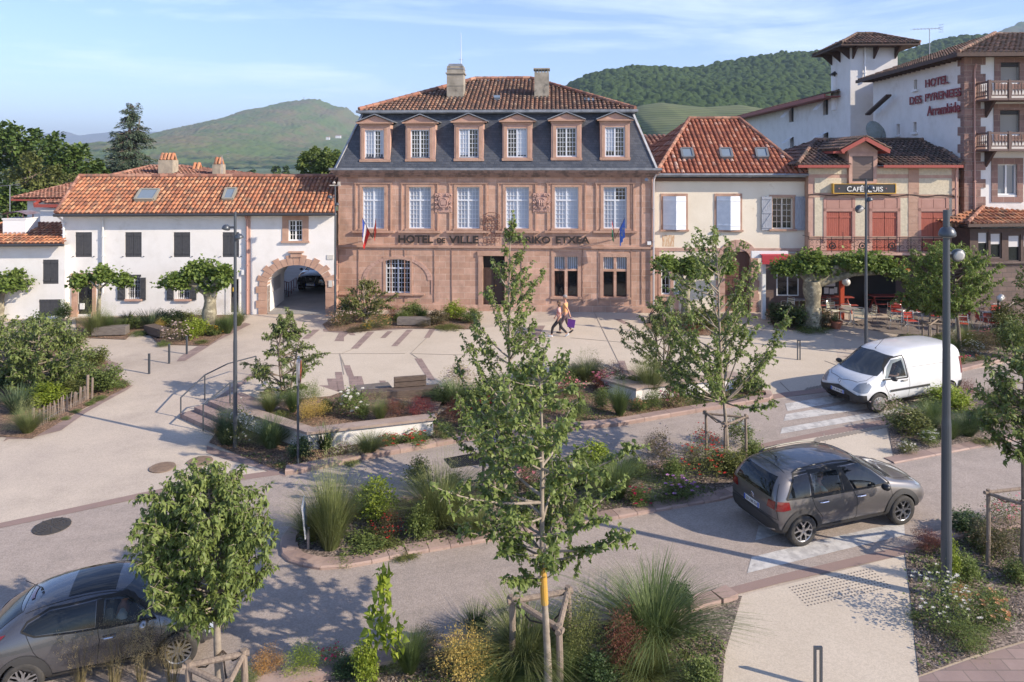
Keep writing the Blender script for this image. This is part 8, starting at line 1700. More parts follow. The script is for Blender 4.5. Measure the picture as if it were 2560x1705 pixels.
def leaves_mesh(name, pos, d, size, m, parent, width=.5, droop=.25, fold=.25, cap=None, rnd=None, obj=True):
    N = len(pos); d = unit(d); up = np.tile([0,0,1.],(N,1))+RNG.normal(0,.45,(N,3)); s = unit(np.cross(d,up)); n = np.cross(s,d); L_ = size[:,None]
    p0 = pos; pm = pos+d*L_*.5+n*L_*.02; pl = pos+d*L_*.42+s*L_*width*.5+n*L_*fold*.35; pr = pos+d*L_*.42-s*L_*width*.5+n*L_*fold*.35; pt = pos+d*L_*(1-.1)-n*L_*droop+np.array([0,0,-.15])*L_*droop
    co = np.stack([p0,pl,pm,pr,pt],1).reshape(-1,3); b_ = np.arange(N)*5
    F_ = np.stack([np.stack([b_,b_+2,b_+1],1),np.stack([b_,b_+3,b_+2],1),np.stack([b_+1,b_+2,b_+4],1),np.stack([b_+2,b_+3,b_+4],1)],1).reshape(-1,3)
    r_ = (RNG.random(N) if rnd is None else rnd); return arr_mesh(name, co, F_, np.repeat(r_,4), m, parent, obj)
def arr_mesh(name, co, F_, rnd, m, parent, obj=True):
    me = bpy.data.meshes.new(name); k = F_.shape[1]; me.vertices.add(len(co)); me.vertices.foreach_set('co', co.ravel().astype(np.float32)); me.loops.add(F_.size); me.loops.foreach_set('vertex_index', F_.ravel().astype(np.int32))
    me.polygons.add(len(F_)); me.polygons.foreach_set('loop_start', np.arange(0,F_.size,k,dtype=np.int32)); me.update(calc_edges=True)
    at = me.attributes.new('rnd','FLOAT','FACE'); at.data.foreach_set('value', rnd.astype(np.float32)); me.materials.append(m)
    if not obj: return me
    o = bpy.data.objects.new(name, me); COL.objects.link(o); o.parent = parent; return o
def blades(n, R_, H, wd, lean, m, seed=0, spread=1.0, curl=1.0, plume=0, segs=4):
    rg = np.random.default_rng(seed); az = rg.random(n)*6.283; r0 = R_*.22*np.sqrt(rg.random(n)); L_ = H*rg.uniform(.55,1.05,n); ln = lean*rg.uniform(.1,1.0,n)**.8
    base = np.stack([np.cos(az)*r0,np.sin(az)*r0,np.zeros(n)],1); od = np.stack([np.cos(az+rg.normal(0,.5,n)),np.sin(az+rg.normal(0,.5,n)),np.zeros(n)],1); sd = np.stack([-od[:,1],od[:,0],np.zeros(n)],1)
    pts = []; 
    for k in range(segs+1):
        t = k/segs; out = ln*(t+.9*curl*t*t)*R_; z = L_*(t-.38*curl*ln*t*t*t*1.2); c = base+od*out[:,None]+np.array([0,0,1.])*z[:,None]; w_ = wd*(1-t*.88)*rg.uniform(.7,1.2,n); pts.append((c-sd*w_[:,None]/2, c+sd*w_[:,None]/2))
    co = np.stack([p for pr in pts for p in pr],1).reshape(-1,3); b_ = np.arange(n)*(2*(segs+1)); F_ = np.concatenate([np.stack([b_+2*k,b_+2*k+1,b_+2*k+3,b_+2*k+2],1) for k in range(segs)]); rr = np.tile(rg.random(n),segs)
    return co, F_, rr, [p[0] for p in pts][-1]
PROTO = {}
def proto(kind, var):
    k = (kind,var)
    if k in PROTO: return PROTO[k]
    rg = np.random.default_rng(var*17+hash(kind)%97 if False else var*17+sum(map(ord,kind))); fl = None; D_ = None
    if kind == 'grass': co,F_,rr,_ = blades(1300,.5,1.0,.010,.95,D_,var); me = arr_mesh('foliage',co,F_,rr,LF['gras'],None,False)
    elif kind == 'feather':
        co,F_,rr,tip = blades(1500,.5,.95,.009,.85,D_,var+5,curl=.8); c2,F2,r2,t2 = blades(70,.45,1.25,.006,.5,D_,var+9,curl=.5)
        m_ = len(t2); tp = np.repeat(t2,14,0)+rg.normal(0,.03,(m_*14,3))*np.array([1,1,2.2]); a = len(co); 
        co = np.concatenate([co,c2]); F_ = np.concatenate([F_,F2+a]); rr = np.concatenate([rr*.7,r2*.3+.6]); b = len(co); q = np.stack([tp,tp+[.005,0,.005],tp+[.002,.004,.012],tp+[-.005,0,.008]],1).reshape(-1,3); co = np.concatenate([co,q]); F_ = np.concatenate([F_,np.arange(b,b+len(q)).reshape(-1,4)]); rr = np.concatenate([rr,np.full(len(tp),.9)]); me = arr_mesh('foliage',co,F_,rr,LF['pale'],None,False)
    elif kind == 'spiky': co,F_,rr,_ = blades(300,.5,1.0,.026,.7,D_,var+3,curl=.45); me = arr_mesh('foliage',co,F_,rr,LF['blue'],None,False)
    elif kind == 'oat':
        co,F_,rr,tip = blades(46,.35,1.0,.010,.55,D_,var+30,curl=.6); ii = np.repeat(np.arange(len(tip)),34); tp = tip[ii]+rg.normal(0,1,(len(ii),3))*np.array([.03,.03,.075])+np.array([0,0,-.03]); a = len(co); q = np.stack([tp,tp+[.006,0,.010],tp+[.002,.006,.02],tp+[-.006,0,.012]],1).reshape(-1,3); co = np.concatenate([co,q]); F_ = np.concatenate([F_,np.arange(a,a+len(q)).reshape(-1,4)]); rr = np.concatenate([rr*.4,rg.uniform(.6,1,len(tp))]); me = arr_mesh('foliage',co,F_,rr,LF['tan'],None,False)
    else:
        N = {'leafy':2600,'fine':4200,'round':3200,'low':1500,'upright':2200,'airy':1500,'sapling':230,'rose':2000}[kind]; sz = {'leafy':.075,'fine':.038,'round':.045,'low':.06,'upright':.06,'airy':.045,'sapling':.16,'rose':.06}[kind]
        nst = 26 if kind != 'sapling' else 5; az = rg.random(nst)*6.283; ph = rg.random(nst)**.6; cz = rg.uniform(.45,.95,nst); st = rg.uniform(.0,.42,nst)
        tips = np.stack([np.cos(az)*ph*.42,np.sin(az)*ph*.42,(1-.55*ph**2)*rg.uniform(.72,1.0,nst)],1)
        if kind == 'round': tips = tips*np.array([1.02,1.02,.9])
        if kind == 'low': tips[:,2] *= .55; tips[:,:2] *= 1.1
        if kind == 'upright': tips[:,:2] *= .7
        if kind == 'sapling': tips = np.stack([np.cos(az)*.25,np.sin(az)*.25,rg.uniform(.35,.7,nst)],1); tips[0] = (0,0,1)
        w_ = rg.integers(0,nst,N) if kind != 'sapling' else rg.choice(nst,N,p=[.5]+[.5/(nst-1)]*(nst-1)); t = rg.uniform(.25,1.03,N)**(.7); base = tips*np.array([.12,.12,0]); j = {'round':.085,'fine':.09,'sapling':.06,'airy':.12}.get(kind,.10)
        pos = base[w_]+(tips[w_]-base[w_])*t[:,None]+rg.normal(0,1,(N,3))*j*(.35+.65*(1-np.abs(t-.5))[:,None]); pos[:,2] = np.abs(pos[:,2])
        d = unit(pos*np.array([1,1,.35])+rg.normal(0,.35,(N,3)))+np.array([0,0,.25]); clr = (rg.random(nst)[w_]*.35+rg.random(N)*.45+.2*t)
        me = leaves_mesh('foliage',pos,d,sz*rg.uniform(.6,1.2,N),LF['green'],None,width=.55 if kind!='fine' else .35,rnd=np.clip(clr,0,1),obj=False)
        # stems
        fp = tips if kind != 'rose' else tips; k_ = 60; ii = rg.integers(0,nst,k_); fp = tips[ii]*rg.uniform(.78,1.05,(k_,1))+rg.normal(0,.07,(k_,3)); fp[:,2] = np.clip(fp[:,2],.12,1.1)
        q = MB()
        for p in fp[:(26 if kind in ('rose','leafy') else 60)]:
            r_ = .042 if kind in ('rose','leafy','low') else .022
            for a in range(5):
                t0 = a*1.2566+p[0]*9; q.poly([(p[0],p[1],p[2]),(p[0]+r_*math.cos(t0-.5),p[1]+r_*math.sin(t0-.5),p[2]+r_*.5),(p[0]+r_*1.25*math.cos(t0),p[1]+r_*1.25*math.sin(t0),p[2]+r_*.35),(p[0]+r_*math.cos(t0+.5),p[1]+r_*math.sin(t0+.5),p[2]+r_*.5)])
                q.poly([(p[0],p[1]-r_*.5,p[2]),(p[0]+r_*math.cos(t0),p[1]-r_*.7,p[2]+r_*math.sin(t0)),(p[0]+r_*math.cos(t0+1),p[1]-r_*.7,p[2]+r_*math.sin(t0+1))])
        fo = q.build('flowers',FL['fred']); fl = fo.data; bpy.data.objects.remove(fo)
    PROTO[k] = (me, fl); return PROTO[k]
KTXT = {'grass':'arching grass clump','feather':'feathery grass clump','spiky':'spiky upright grass clump','oat':'tall oat grass with drooping seed heads','leafy':'leafy shrub','fine':'fine leaved shrub','round':'rounded shrub','low':'low spreading plant','upright':'upright shrub','airy':'airy perennial','sapling':'tall thin sapling with round leaves','rose':'rose bush'}
CTXT = {'green':'green','fresh':'fresh green','dark':'dark green','olive':'olive green','lime':'lime green','yellow':'golden yellow','redb':'red-brown','red':'dark red','brown':'brownish green','tan':'tan','pale':'pale green','blue':'blue-green','gras':'green','orange':'orange-tan','plane':'green'}
FTXT = {'fred':'red flowers','fwhite':'white flowers','fpink':'pink flowers','fhot':'hot pink flowers','flilac':'lilac flowers','fyellow':'yellow flowers','fpeach':'peach flowers','fpale':'pale pink flowers'}
ORD = ['first','second','third','fourth','fifth','sixth','seventh','eighth','ninth','tenth','eleventh','twelfth']
plants = []
def bedplants(bedtxt, group, lst, lift=0.0):
    for it in lst: plants.append((bedtxt, group, it, lift))
def flush():
    from collections import defaultdict
    g = defaultdict(list)
    for P in plants: k,px,py,w_,h_,c = P[2][:6]; g[(P[0],k,c,P[2][6] if len(P[2]) > 6 else None)].append(P)
    for key, L_ in g.items():
        bt,k,c,f = key; L_.sort(key=lambda P:P[2][1]); n = len(L_)
        for i, P in enumerate(L_):
            _,px,py,w_,h_,_ = P[2][:6]; lift = P[3]; txt = f"{CTXT[c]} {KTXT[k]}"+(f" with {FTXT[f]}" if f else "")
            if n == 2: txt = ('left ' if i == 0 else 'right ')+txt
            elif n > 2: txt = ('leftmost ' if i == 0 else 'rightmost ' if i == n-1 else ORD[i]+' from left ')+txt
            g0 = GP(px,py,lift); s = FPX/g0.y; W = w_/s*1.12; H = h_/s*1.05; me, fl = proto(k,random.randint(0,1))
            o = bpy.data.objects.new({'grass':'ornamental_grass','feather':'ornamental_grass','spiky':'ornamental_grass','oat':'ornamental_grass','rose':'rose_bush','sapling':'sapling','low':'low_plant','airy':'perennial'}.get(k,'shrub'), me); COL.objects.link(o)
            ww = W*(.95 if k in ('grass','feather') else 1.15); dz = max(.03,H*1.12); o.location = g0+Vector((0,ww*.28,0)) if h_ > 25 else g0; o.scale = (ww,ww,dz); o.rotation_euler = (0,0,random.uniform(0,6.28))
            if o.location.y != g0.y: o.location.z = K*o.location.y+lift
            o.material_slots[0].link = 'OBJECT'; o.material_slots[0].material = LF[c]
            tag(o,txt+' '+bt,{'ornamental_grass':'grass','rose_bush':'rose','sapling':'sapling','low_plant':'plant','perennial':'plant'}.get(o.name.split('.')[0],'shrub'),P[1])
            if f:
                q = bpy.data.objects.new('flowers', fl); COL.objects.link(q); q.parent = o; q['kind'] = 'stuff'; q.material_slots[0].link = 'OBJECT'; q.material_slots[0].material = FL[f]
def tubes_mesh(name, segs, m, parent, n=6):
    q = MB()
    for pts, rad in segs: q.tube(pts, rad, n, cap=False, r=.5)
    return q.build(name, m, parent, smooth=True)
def tree(px, pyb, top, x0, x1, bot, label, kind='airy', nb=40, leaf=.085, dens=1.0, col='green', bark=None, rt=.05, lean=0, elev=55, peak=.35, multi=0, name='young_tree', group=None, width=.5, twig=1.0, droop=.3, Yoff=0, flat=1.0, leader=True, seed=1, lift=0, bandt=None, pw=.75):
    rg = np.random.default_rng(seed+int(px)); g0 = GP(px,pyb,lift); s = FPX/g0.y; H = (pyb-top)/s; R0 = (x1-x0)/2/s; cxo = ((x0+x1)/2-px)/s; zb = (pyb-bot)/s; Hc = H-zb
    root = empty(name,g0,0,label,'tree',group); segs = []; LP, LD, LS, LR = [], [], [], []
    trunks = [(np.zeros(3), np.array([lean+cxo*.8,0,H*(.97 if leader else .55)]))]
    if multi: trunks = [(np.array([rg.normal(0,.06),rg.normal(0,.06),0]), np.array([cxo+math.cos(a)*R0*.35,math.sin(a)*R0*.35,H*rg.uniform(.6,.92)])) for a in np.arange(multi)*6.283/multi+.4]
    def tp(tr, t): a,b_ = tr; p = a+(b_-a)*t; w_ = .05*H*.12; return p+np.array([math.sin(t*7+seed)*w_,math.cos(t*5+seed)*w_,0])*min(1,t*3)*(1-.2*t)
    for tr in trunks:
        ts = np.linspace(0,1,10); r1 = rt*(.7 if multi else 1); segs.append(([Vector(tp(tr,t)) for t in ts],[r1*(1.25 if t == 0 else 1)*(1-t)**.8+.006 for t in ts]))
    for i in range(nb):
        u = (i+.5)/nb; u = u**(.9); az = i*2.39996+rg.normal(0,.3)
        prof = (u/peak)**.5 if u < peak else max(.0,(1-(u-peak)/(1-peak)))**pw
        if kind == 'dense': prof = math.sqrt(max(0.02,1-abs(2*u-1)**2.3))
        if kind == 'flat': prof = math.sqrt(max(.05,1-(2*u-1)**2))
        if kind == 'airy' and rg.random() < .14: continue
        rr = R0*prof*(rg.uniform(.45,1.25) if kind != 'dense' else rg.uniform(.55,1.0)); tgt = np.array([cxo+math.cos(az)*rr,math.sin(az)*rr*.9,zb+Hc*u*flat+rg.normal(0,.03)*Hc]); tr = trunks[i%len(trunks)]
        el = math.radians(elev+rg.normal(0,8)); st_z = tgt[2]-rr*math.tan(el)*.75; st_z = np.clip(st_z,zb*.92 if not multi else .12*H,min(tgt[2],H*.9)); tz = tr[1][2]; st = tp(tr,min(.97,st_z/max(tz,1e-3)))
        L_ = np.linalg.norm(tgt-st)+.05; c = (st+tgt)/2+np.array([(tgt-st)[0]*.10,(tgt-st)[1]*.10,-.10*L_ if kind != 'arch' else .15*L_]); ts = np.linspace(0,1,7); P = [(1-t)**2*st+2*t*(1-t)*c+t*t*tgt for t in ts]
        r0 = max(.008,min(rt*.42,L_*.014)); segs.append(([Vector(p) for p in P],[r0*(1-t)+.004 for t in ts])); P = np.array(P)
        def along(t): t = min(max(t,0),.9999)*6; k = int(t); return P[k]*(1-(t-k))+P[k+1]*(t-k)
        ntw = max(3,int(L_*5*twig)); Ls = [(along,.35,1.0,L_*.65)]
        for j in range(ntw):
            t = rg.uniform(.3,1.0); b0 = along(t); dirb = unit((tgt-st)[None])[0]; d = unit((dirb*.6+rg.normal(0,.55,3)+np.array([0,0,.15]))[None])[0]; tl = rg.uniform(.12,.34)*min(1.2,L_)*(1.15-.5*t)+.05
            e = b0+d*tl+np.array([0,0,-.10*tl]); segs.append(([Vector(b0),Vector((b0+e)/2+np.array([0,0,.02])),Vector(e)],[.006,.004,.003])); Ls.append(((lambda q,b0=b0,e=e: b0+(e-b0)*q),.1,1.0,tl))
        for f_, a_, z_, ln in Ls:
            n = max(2,int(ln*30*dens*.085/leaf)); 
            for k in range(n):
                t = a_+(z_-a_)*(k+rg.random())/n; p = f_(t); dd = rg.normal(0,.7,3); dd[2] = dd[2]*.5-.15*droop*2; 
                for q_ in (0,1):
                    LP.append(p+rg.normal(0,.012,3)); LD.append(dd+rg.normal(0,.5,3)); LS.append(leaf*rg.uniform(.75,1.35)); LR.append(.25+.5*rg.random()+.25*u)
    if kind == 'dense' or kind == 'flat':
        pass
    trk = tubes_mesh('trunk',segs[:len(trunks)],bark or BARK,root,10); tubes_mesh('branches',segs[len(trunks):],bark or BARK,root,5)
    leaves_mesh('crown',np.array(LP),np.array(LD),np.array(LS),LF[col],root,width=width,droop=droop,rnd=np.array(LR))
    if bandt:
        z0,z1,mm = bandt; tr = trunks[0]; a_, b2 = tp(tr,z0/tr[1][2]), tp(tr,z1/tr[1][2]); q = MB(); q.tube([Vector(a_),Vector(b2)],[rt*1.03,rt*.98],12); q.build('lichen_band',mm,root)
    return root
def pollard(px,pyb,top,x0,x1,bot,label,tr_px,leafn=1500,lumps=None,seed=0,name='plane_tree'):
    rg = np.random.default_rng(seed); g0 = GP(px,pyb); s = FPX/g0.y; H = (pyb-top)/s; zb = (pyb-bot)/s; r = tr_px/2/s; root = empty(name,g0,0,label,'tree','pollarded plane trees'); hz = zb*1.02
    leafn = int(leafn*1.7); ts = np.linspace(0,1,9); segs = [([Vector((.03*math.sin(t*6+seed),0,hz*t)) for t in ts],[r*(1.25 if t == 0 else 1.0+.14*math.sin(t*11+seed)) for t in ts])]; LP, LD, LS, LR = [], [], [], []
    lumps = lumps or [((x0+x1)/2,(top+bot)/2,(x1-x0)/2,(bot-top)/2)]
    for (cx,cy,rx,ry) in lumps:
        c = np.array([(cx-px)/s,rg.uniform(-.2,.2),(pyb-cy)/s]); Rr = np.array([rx/s,min(rx/s*.85,1.5),ry/s]); nl = int(leafn*rx*ry/sum(a[2]*a[3] for a in lumps))
        k_ = np.array([0,0,hz]); m_ = (k_+c)/2+np.array([0,0,.08]); e = c+np.array([0,0,-Rr[2]*.25]); segs.append(([Vector(k_-np.array([0,0,.15])),Vector(m_),Vector(e)],[r*.7,r*.42,r*.28])); 
        nt_ = max(8,nl//45)
        for i in range(nt_):
            v = unit(rg.normal(0,1,(1,3)))[0]; v[2] = abs(v[2])*1.1-.45; tgt = c+v*Rr*rg.uniform(.6,1.0); segs.append(([Vector(e),Vector((e+tgt)/2),Vector(tgt)],[.03,.015,.006])); nn_ = nl//nt_
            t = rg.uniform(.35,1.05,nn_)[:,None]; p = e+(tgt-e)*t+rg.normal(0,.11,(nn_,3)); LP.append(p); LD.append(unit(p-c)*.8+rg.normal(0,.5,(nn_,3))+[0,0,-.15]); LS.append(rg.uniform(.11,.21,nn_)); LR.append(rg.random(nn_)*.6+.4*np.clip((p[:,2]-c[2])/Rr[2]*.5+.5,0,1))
    tubes_mesh('trunk',segs[:1],PLBARK,root,14); tubes_mesh('branches',segs[1:],PLBARK,root,7)
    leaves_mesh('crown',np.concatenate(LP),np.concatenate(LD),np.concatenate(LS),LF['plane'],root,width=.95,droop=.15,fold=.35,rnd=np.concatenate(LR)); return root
def blobtree(px,pyb,Y,lumps,label,col='far',n=6000,leaf=.4,name='broadleaf_tree',trunk=True,seed=0,group=None,zbase=1.0):
    rg = np.random.default_rng(seed); c0 = AT(px,pyb,Y); c0.z = min(c0.z,zbase); root = empty(name,c0,0,label,'tree',group); s = FPX/Y; tot = sum(a[2]*a[3] for a in lumps); LP, LD, LR = [], [], []; segs = []
    for (cx,cy,rx,ry) in lumps:
        C_ = AT(cx,cy,Y)-c0; C_.y = rg.uniform(-1,1)*rx/s*.5; Rr = np.array([rx/s,rx/s*.8,ry/s]); k = int(n*rx*ry/tot); nc = max(10,k//55); v = unit(rg.normal(0,1,(nc,3))); cen = np.array(C_)+v*Rr*rg.uniform(.45,1.0,(nc,1))**.6; w_ = rg.integers(0,nc,k); cr = rg.uniform(.12,.26,nc)*min(Rr[0],Rr[2])
        o_ = unit(rg.normal(0,1,(k,3)))*cr[w_][:,None]*rg.uniform(.5,1,(k,1)); p = cen[w_]+o_; LP.append(p); LD.append(unit(p-np.array(C_))+unit(o_)+rg.normal(0,.4,(k,3))); LR.append(np.clip(rg.random(nc)[w_]*.5+.5*rg.random(k),0,1)); segs.append(([Vector((0,0,C_.z*.2)),Vector(C_)*.7,C_],[.25,.15,.05]))
        segs += [([C_,Vector(cen[i])],[.06,.02]) for i in range(0,nc,4)]
    if trunk: tubes_mesh('trunk',[([Vector((0,0,-1)),Vector((0,0,1)),segs[0][0][1]],[.4,.33,.18])]+segs,BARK,root,6)
    leaves_mesh('crown',np.concatenate(LP),np.concatenate(LD),leaf*rg.uniform(.6,1.2,sum(map(len,LP))),LF[col],root,width=.8,rnd=np.concatenate(LR)); return root
def conifer(px,pyb,Y,top,halfw,label,n=46,seed=3,name='cedar'):
    rg = np.random.default_rng(seed); c0 = AT(px,pyb,Y); c0.z = 1; root = empty(name,c0,0,label,'tree'); H = AT(px,top,Y).z-1; s = FPX/Y; R0 = halfw/s; zb = max(1,(AT(px,pyb,Y).z-1)*.7); segs = []; LP, LD, LR = [], [], []
    for tw,(ox,hh) in enumerate(((0,1.0),(1.2,.9))):
        segs.append(([Vector((0,0,0)),Vector((ox*.2,0,H*.5)),Vector((ox,.3,H*hh))],[.5,.3,.03]))
    for i in range(n*5):
        u = rg.random()**1.15; z = zb+(H-zb)*u; az = rg.random()*6.283; L_ = R0*((1-u)**.8)*rg.uniform(.6,1.12)+.3; ox = .8*u if i%2 else 0; st = np.array([ox*u,0,z]); d = np.array([math.cos(az),math.sin(az),rg.uniform(-.05,.30)]); e = st+d*L_; m_ = st+d*L_*.5+[0,0,.10*L_]; e[2] -= .10*L_; segs.append(([Vector(st),Vector(m_),Vector(e)],[.07*(1-u)+.02,.04,.01]))
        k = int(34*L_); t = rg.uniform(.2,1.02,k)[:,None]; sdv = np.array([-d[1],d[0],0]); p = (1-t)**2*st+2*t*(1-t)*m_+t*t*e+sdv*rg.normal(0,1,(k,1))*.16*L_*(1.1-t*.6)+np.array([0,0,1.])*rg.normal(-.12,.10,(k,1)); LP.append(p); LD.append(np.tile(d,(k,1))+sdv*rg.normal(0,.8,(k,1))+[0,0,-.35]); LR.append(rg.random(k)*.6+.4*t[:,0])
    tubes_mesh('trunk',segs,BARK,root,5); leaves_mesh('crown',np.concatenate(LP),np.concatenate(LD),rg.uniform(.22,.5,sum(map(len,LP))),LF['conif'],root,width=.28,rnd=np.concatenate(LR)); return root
# ---------------- trees ----------------
LICH = mat('orange_lichen',(.50,.27,.03),.9,col2=(.36,.24,.08),scale=6)
tree(1371,1728,868,1085,1592,1440,'foreground tree in a stake frame with orange lichen on its trunk, bottom centre','airy',88,.088,1.2,'fresh',BARKL,.055,elev=34,peak=.42,pw=.6,seed=2,width=.62,twig=1.15,group='young street trees with glossy leaves',bandt=(1.32,1.95,LICH))
tree(1262,1268,535,1088,1480,1160,'tallest airy tree in front of the town hall, rising from the central island','airy',88,.088,1.1,'fresh',BARKL,.045,elev=58,peak=.30,pw=1.0,seed=5,width=.6,twig=.9,group='young street trees with glossy leaves')
tree(1820,1168,560,1545,2012,990,'spreading tree in a stake frame in front of the cream house','airy',74,.088,1.0,'fresh',BARKL,.045,elev=54,peak=.22,pw=.55,seed=8,width=.6,twig=.9,group='young street trees with glossy leaves')
tree(1662,962,738,1548,1765,960,'small multi-stemmed tree on the plaza edge left of the spreading tree','arch',60,.085,1.3,'green',BARK,.045,elev=50,peak=.42,multi=3,seed=4,width=.42,name='multi_stem_tree')
tree(712,1010,780,605,822,1000,'multi-stemmed layered tree behind the white planter wall left of the plaza','arch',70,.09,1.35,'green',BARK,.045,elev=20,peak=.30,multi=3,seed=6,width=.42,name='multi_stem_tree')
tree(912,808,697,838,995,790,'small rounded multi-stemmed tree against the left end of the town hall','arch',64,.09,1.4,'olive',BARKL,.05,elev=35,peak=.45,multi=3,seed=7,width=.45,name='multi_stem_tree')
tree(552,1740,1166,338,690,1535,'round leafy tree in front of the dark crossover at bottom left','dense',190,.085,1.5,'fresh',BARKL,.06,elev=35,seed=10,width=.42,twig=1.3,droop=.5,name='round_ash_tree')
tree(90,992,795,-10,215,975,'bushy green tree behind the paling fence, right one of two','dense',90,.13,1.3,'green',BARKL,.06,elev=32,seed=11,width=.42,name='bushy_tree')
tree(12,960,788,-110,110,960,'bushy green tree behind the paling fence, left one of two, cut by the edge','dense',80,.13,1.3,'green',BARKL,.06,elev=32,seed=12,width=.42,name='bushy_tree')
tree(2556,1440,870,2440,2680,1140,'leafy tree at the right edge above the white roses, near the tall lamp','dense',80,.12,1.15,'green',BARK,.05,elev=35,seed=13,width=.42,name='bushy_tree')
tree(2400,880,600,2248,2500,772,'large pale leaved tree overhanging the café terrace behind the tall lamp','dense',110,.13,1.3,'plane',BARK,.07,elev=35,seed=14,width=.38,name='terrace_tree')
tree(2325,850,672,2235,2420,778,'young maple in a small stake frame at the edge of the café terrace','dense',40,.17,1.0,'fresh',BARKL,.045,elev=40,seed=15,width=.85,name='young_maple')
tree(2560,830,655,2528,2640,800,'leafy tree at the right edge in front of the stone annex','dense',40,.14,1.1,'green',BARK,.06,elev=35,seed=16,width=.45,name='bushy_tree')
pollard(0,802,648,-60,90,755,'pollarded plane tree at the far left edge in front of the low white house',20,1500,[(20,700,62,42),(-30,715,50,35)],1)
pollard(248,830,662,178,326,716,'slim young plane tree in front of the dark ironwork door',9,1100,[(207,700,28,15),(250,688,30,24),(300,700,27,15)],2)
pollard(524,830,618,395,598,728,'stout plane tree with knobbly trunk in front of the white house',32,2300,[(440,700,42,26),(500,675,48,50),(568,690,32,42),(530,715,40,20)],3)
pollard(1714,812,600,1625,1850,705,'tall plane tree in front of the cream house, with smooth pale trunk',20,2200,[(1668,660,42,28),(1735,668,55,42),(1800,665,40,30)],4)
pollard(2031,822,622,1930,2265,705,'biggest plane tree with a wide flat crown on the café terrace',40,4200,[(1975,668,48,34),(2025,655,50,42),(2065,672,45,36),(2110,652,42,36),(2150,650,45,34),(2195,658,48,42),(2235,672,36,30)],5)
# background trees
blobtree(60,500,75,[(40,380,105,75),(130,395,70,60),(-60,390,90,70)],'big dark broadleaf tree rising behind the low white house at far left','far',9000,.5,seed=1)
blobtree(200,470,68,[(195,420,62,55),(150,440,60,50)],'rounded broadleaf tree behind the orange roof, left of the cedar','far',6000,.42,seed=2)
blobtree(90,520,58,[(95,440,55,55),(140,470,50,50),(40,480,60,60)],'pale birch behind the roofs at the far left','olive',6500,.26,seed=3,name='birch_tree')
blobtree(235,490,62,[(235,440,40,28),(180,470,60,40)],'low rounded tree just left of the cedar foot','far',3500,.36,seed=4)
conifer(322,440,85,258,80,'tall blue-green cedar with two tips behind the white house roof')
blobtree(795,470,70,[(795,408,62,36),(835,420,40,40)],'round light green tree behind the ridge, touching the town hall roof','fresh',6500,.34,seed=5)
blobtree(10,560,52,[(15,520,50,60)],'shaded tree at the left edge behind the small chimney cowl','far',3000,.3,seed=6)
blobtree(1715,285,540,[(1715,283,7,8)],'lone round tree standing in the vineyard slope','far',900,1.6,seed=7,trunk=False,zbase=900)
for i,(px,py,w_) in enumerate(((560,436,9),(690,430,8),(715,432,6),(628,437,10),(500,440,12))):
    blobtree(px,py+6,330+i*9,[(px,py-4,w_,10)],['small dark tree in the valley, just right of the aerial','small tree in the valley below the mountain, left of a pair','small tree in the valley below the mountain, right of a pair','wide low tree in the valley right of the chimneys','dark tree top between the small chimneys'][i],'far',500,1.3,seed=20+i,trunk=False,zbase=900)
# ---------------- beds ----------------
def C4(x,y): return (round(x*.38273),round(700+y*.38273))
bedplants('in front of the white house','plants in front of the white house',[
 ('feather',226,845,75,66,'pale'),('feather',262,838,50,52,'gras'),('spiky',311,815,40,32,'dark'),('leafy',328,828,50,34,'green'),('spiky',364,828,62,46,'blue'),('leafy',292,828,34,26,'fresh'),('leafy',400,814,44,34,'dark'),
 ('fine',396,828,28,26,'yellow'),('leafy',427,824,52,40,'green'),('airy',432,862,66,54,'brown','fpale'),('leafy',478,852,64,50,'lime'),('fine',487,816,62,34,'olive'),('grass',508,834,44,32,'gras'),('leafy',528,842,44,26,'green','fyellow'),('feather',563,838,52,50,'gras'),('feather',591,818,42,42,'pale'),
 ('low',408,866,30,22,'fresh'),('leafy',455,812,44,30,'olive'),('low',350,838,40,18,'green'),('grass',545,826,40,34,'gras'),('low',505,858,34,12,'olive')])
bedplants('behind the paling fence','plants of the left fence bed',[
 ('leafy',230,920,60,46,'olive'),('leafy',245,985,88,62,'green'),('leafy',205,975,62,52,'green'),('leafy',92,1026,88,50,'lime'),('spiky',25,1046,86,66,'blue'),('feather',54,1092,80,60,'pale'),('leafy',165,1006,76,40,'olive'),('low',290,966,62,20,'fresh'),('low',249,1000,34,16,'green'),('low',226,1012,26,14,'fresh'),('low',191,1031,24,12,'green'),('low',165,1049,22,12,'fresh'),
 ('leafy',15,985,60,50,'dark'),('leafy',130,960,80,50,'dark'),('leafy',150,808,36,46,'fresh'),('leafy',80,870,90,70,'green'),('leafy',160,880,70,50,'olive'),('leafy',170,935,60,44,'dark'),('low',120,1050,40,16,'olive'),('leafy',40,1000,60,40,'brown'),('airy',196,995,40,34,'olive','fpeach')])
bedplants('below the town hall arch','plants below the town hall arch',[
 ('airy',828,824,48,40,'brown','fpeach'),('airy',858,822,60,44,'olive','fpale'),('airy',926,824,42,24,'green','fyellow'),('fine',952,824,52,36,'green','fpeach'),('fine',983,803,54,34,'redb'),('leafy',1028,800,50,42,'green'),('spiky',1053,803,40,32,'dark'),('leafy',1090,816,54,32,'brown'),('leafy',1136,805,54,42,'lime'),('leafy',862,795,46,42,'dark'),('low',1120,822,64,14,'olive'),('low',895,828,50,16,'brown'),('leafy',1005,808,40,26,'green'),('leafy',1180,812,46,34,'green'),('fine',1060,818,40,20,'brown')])
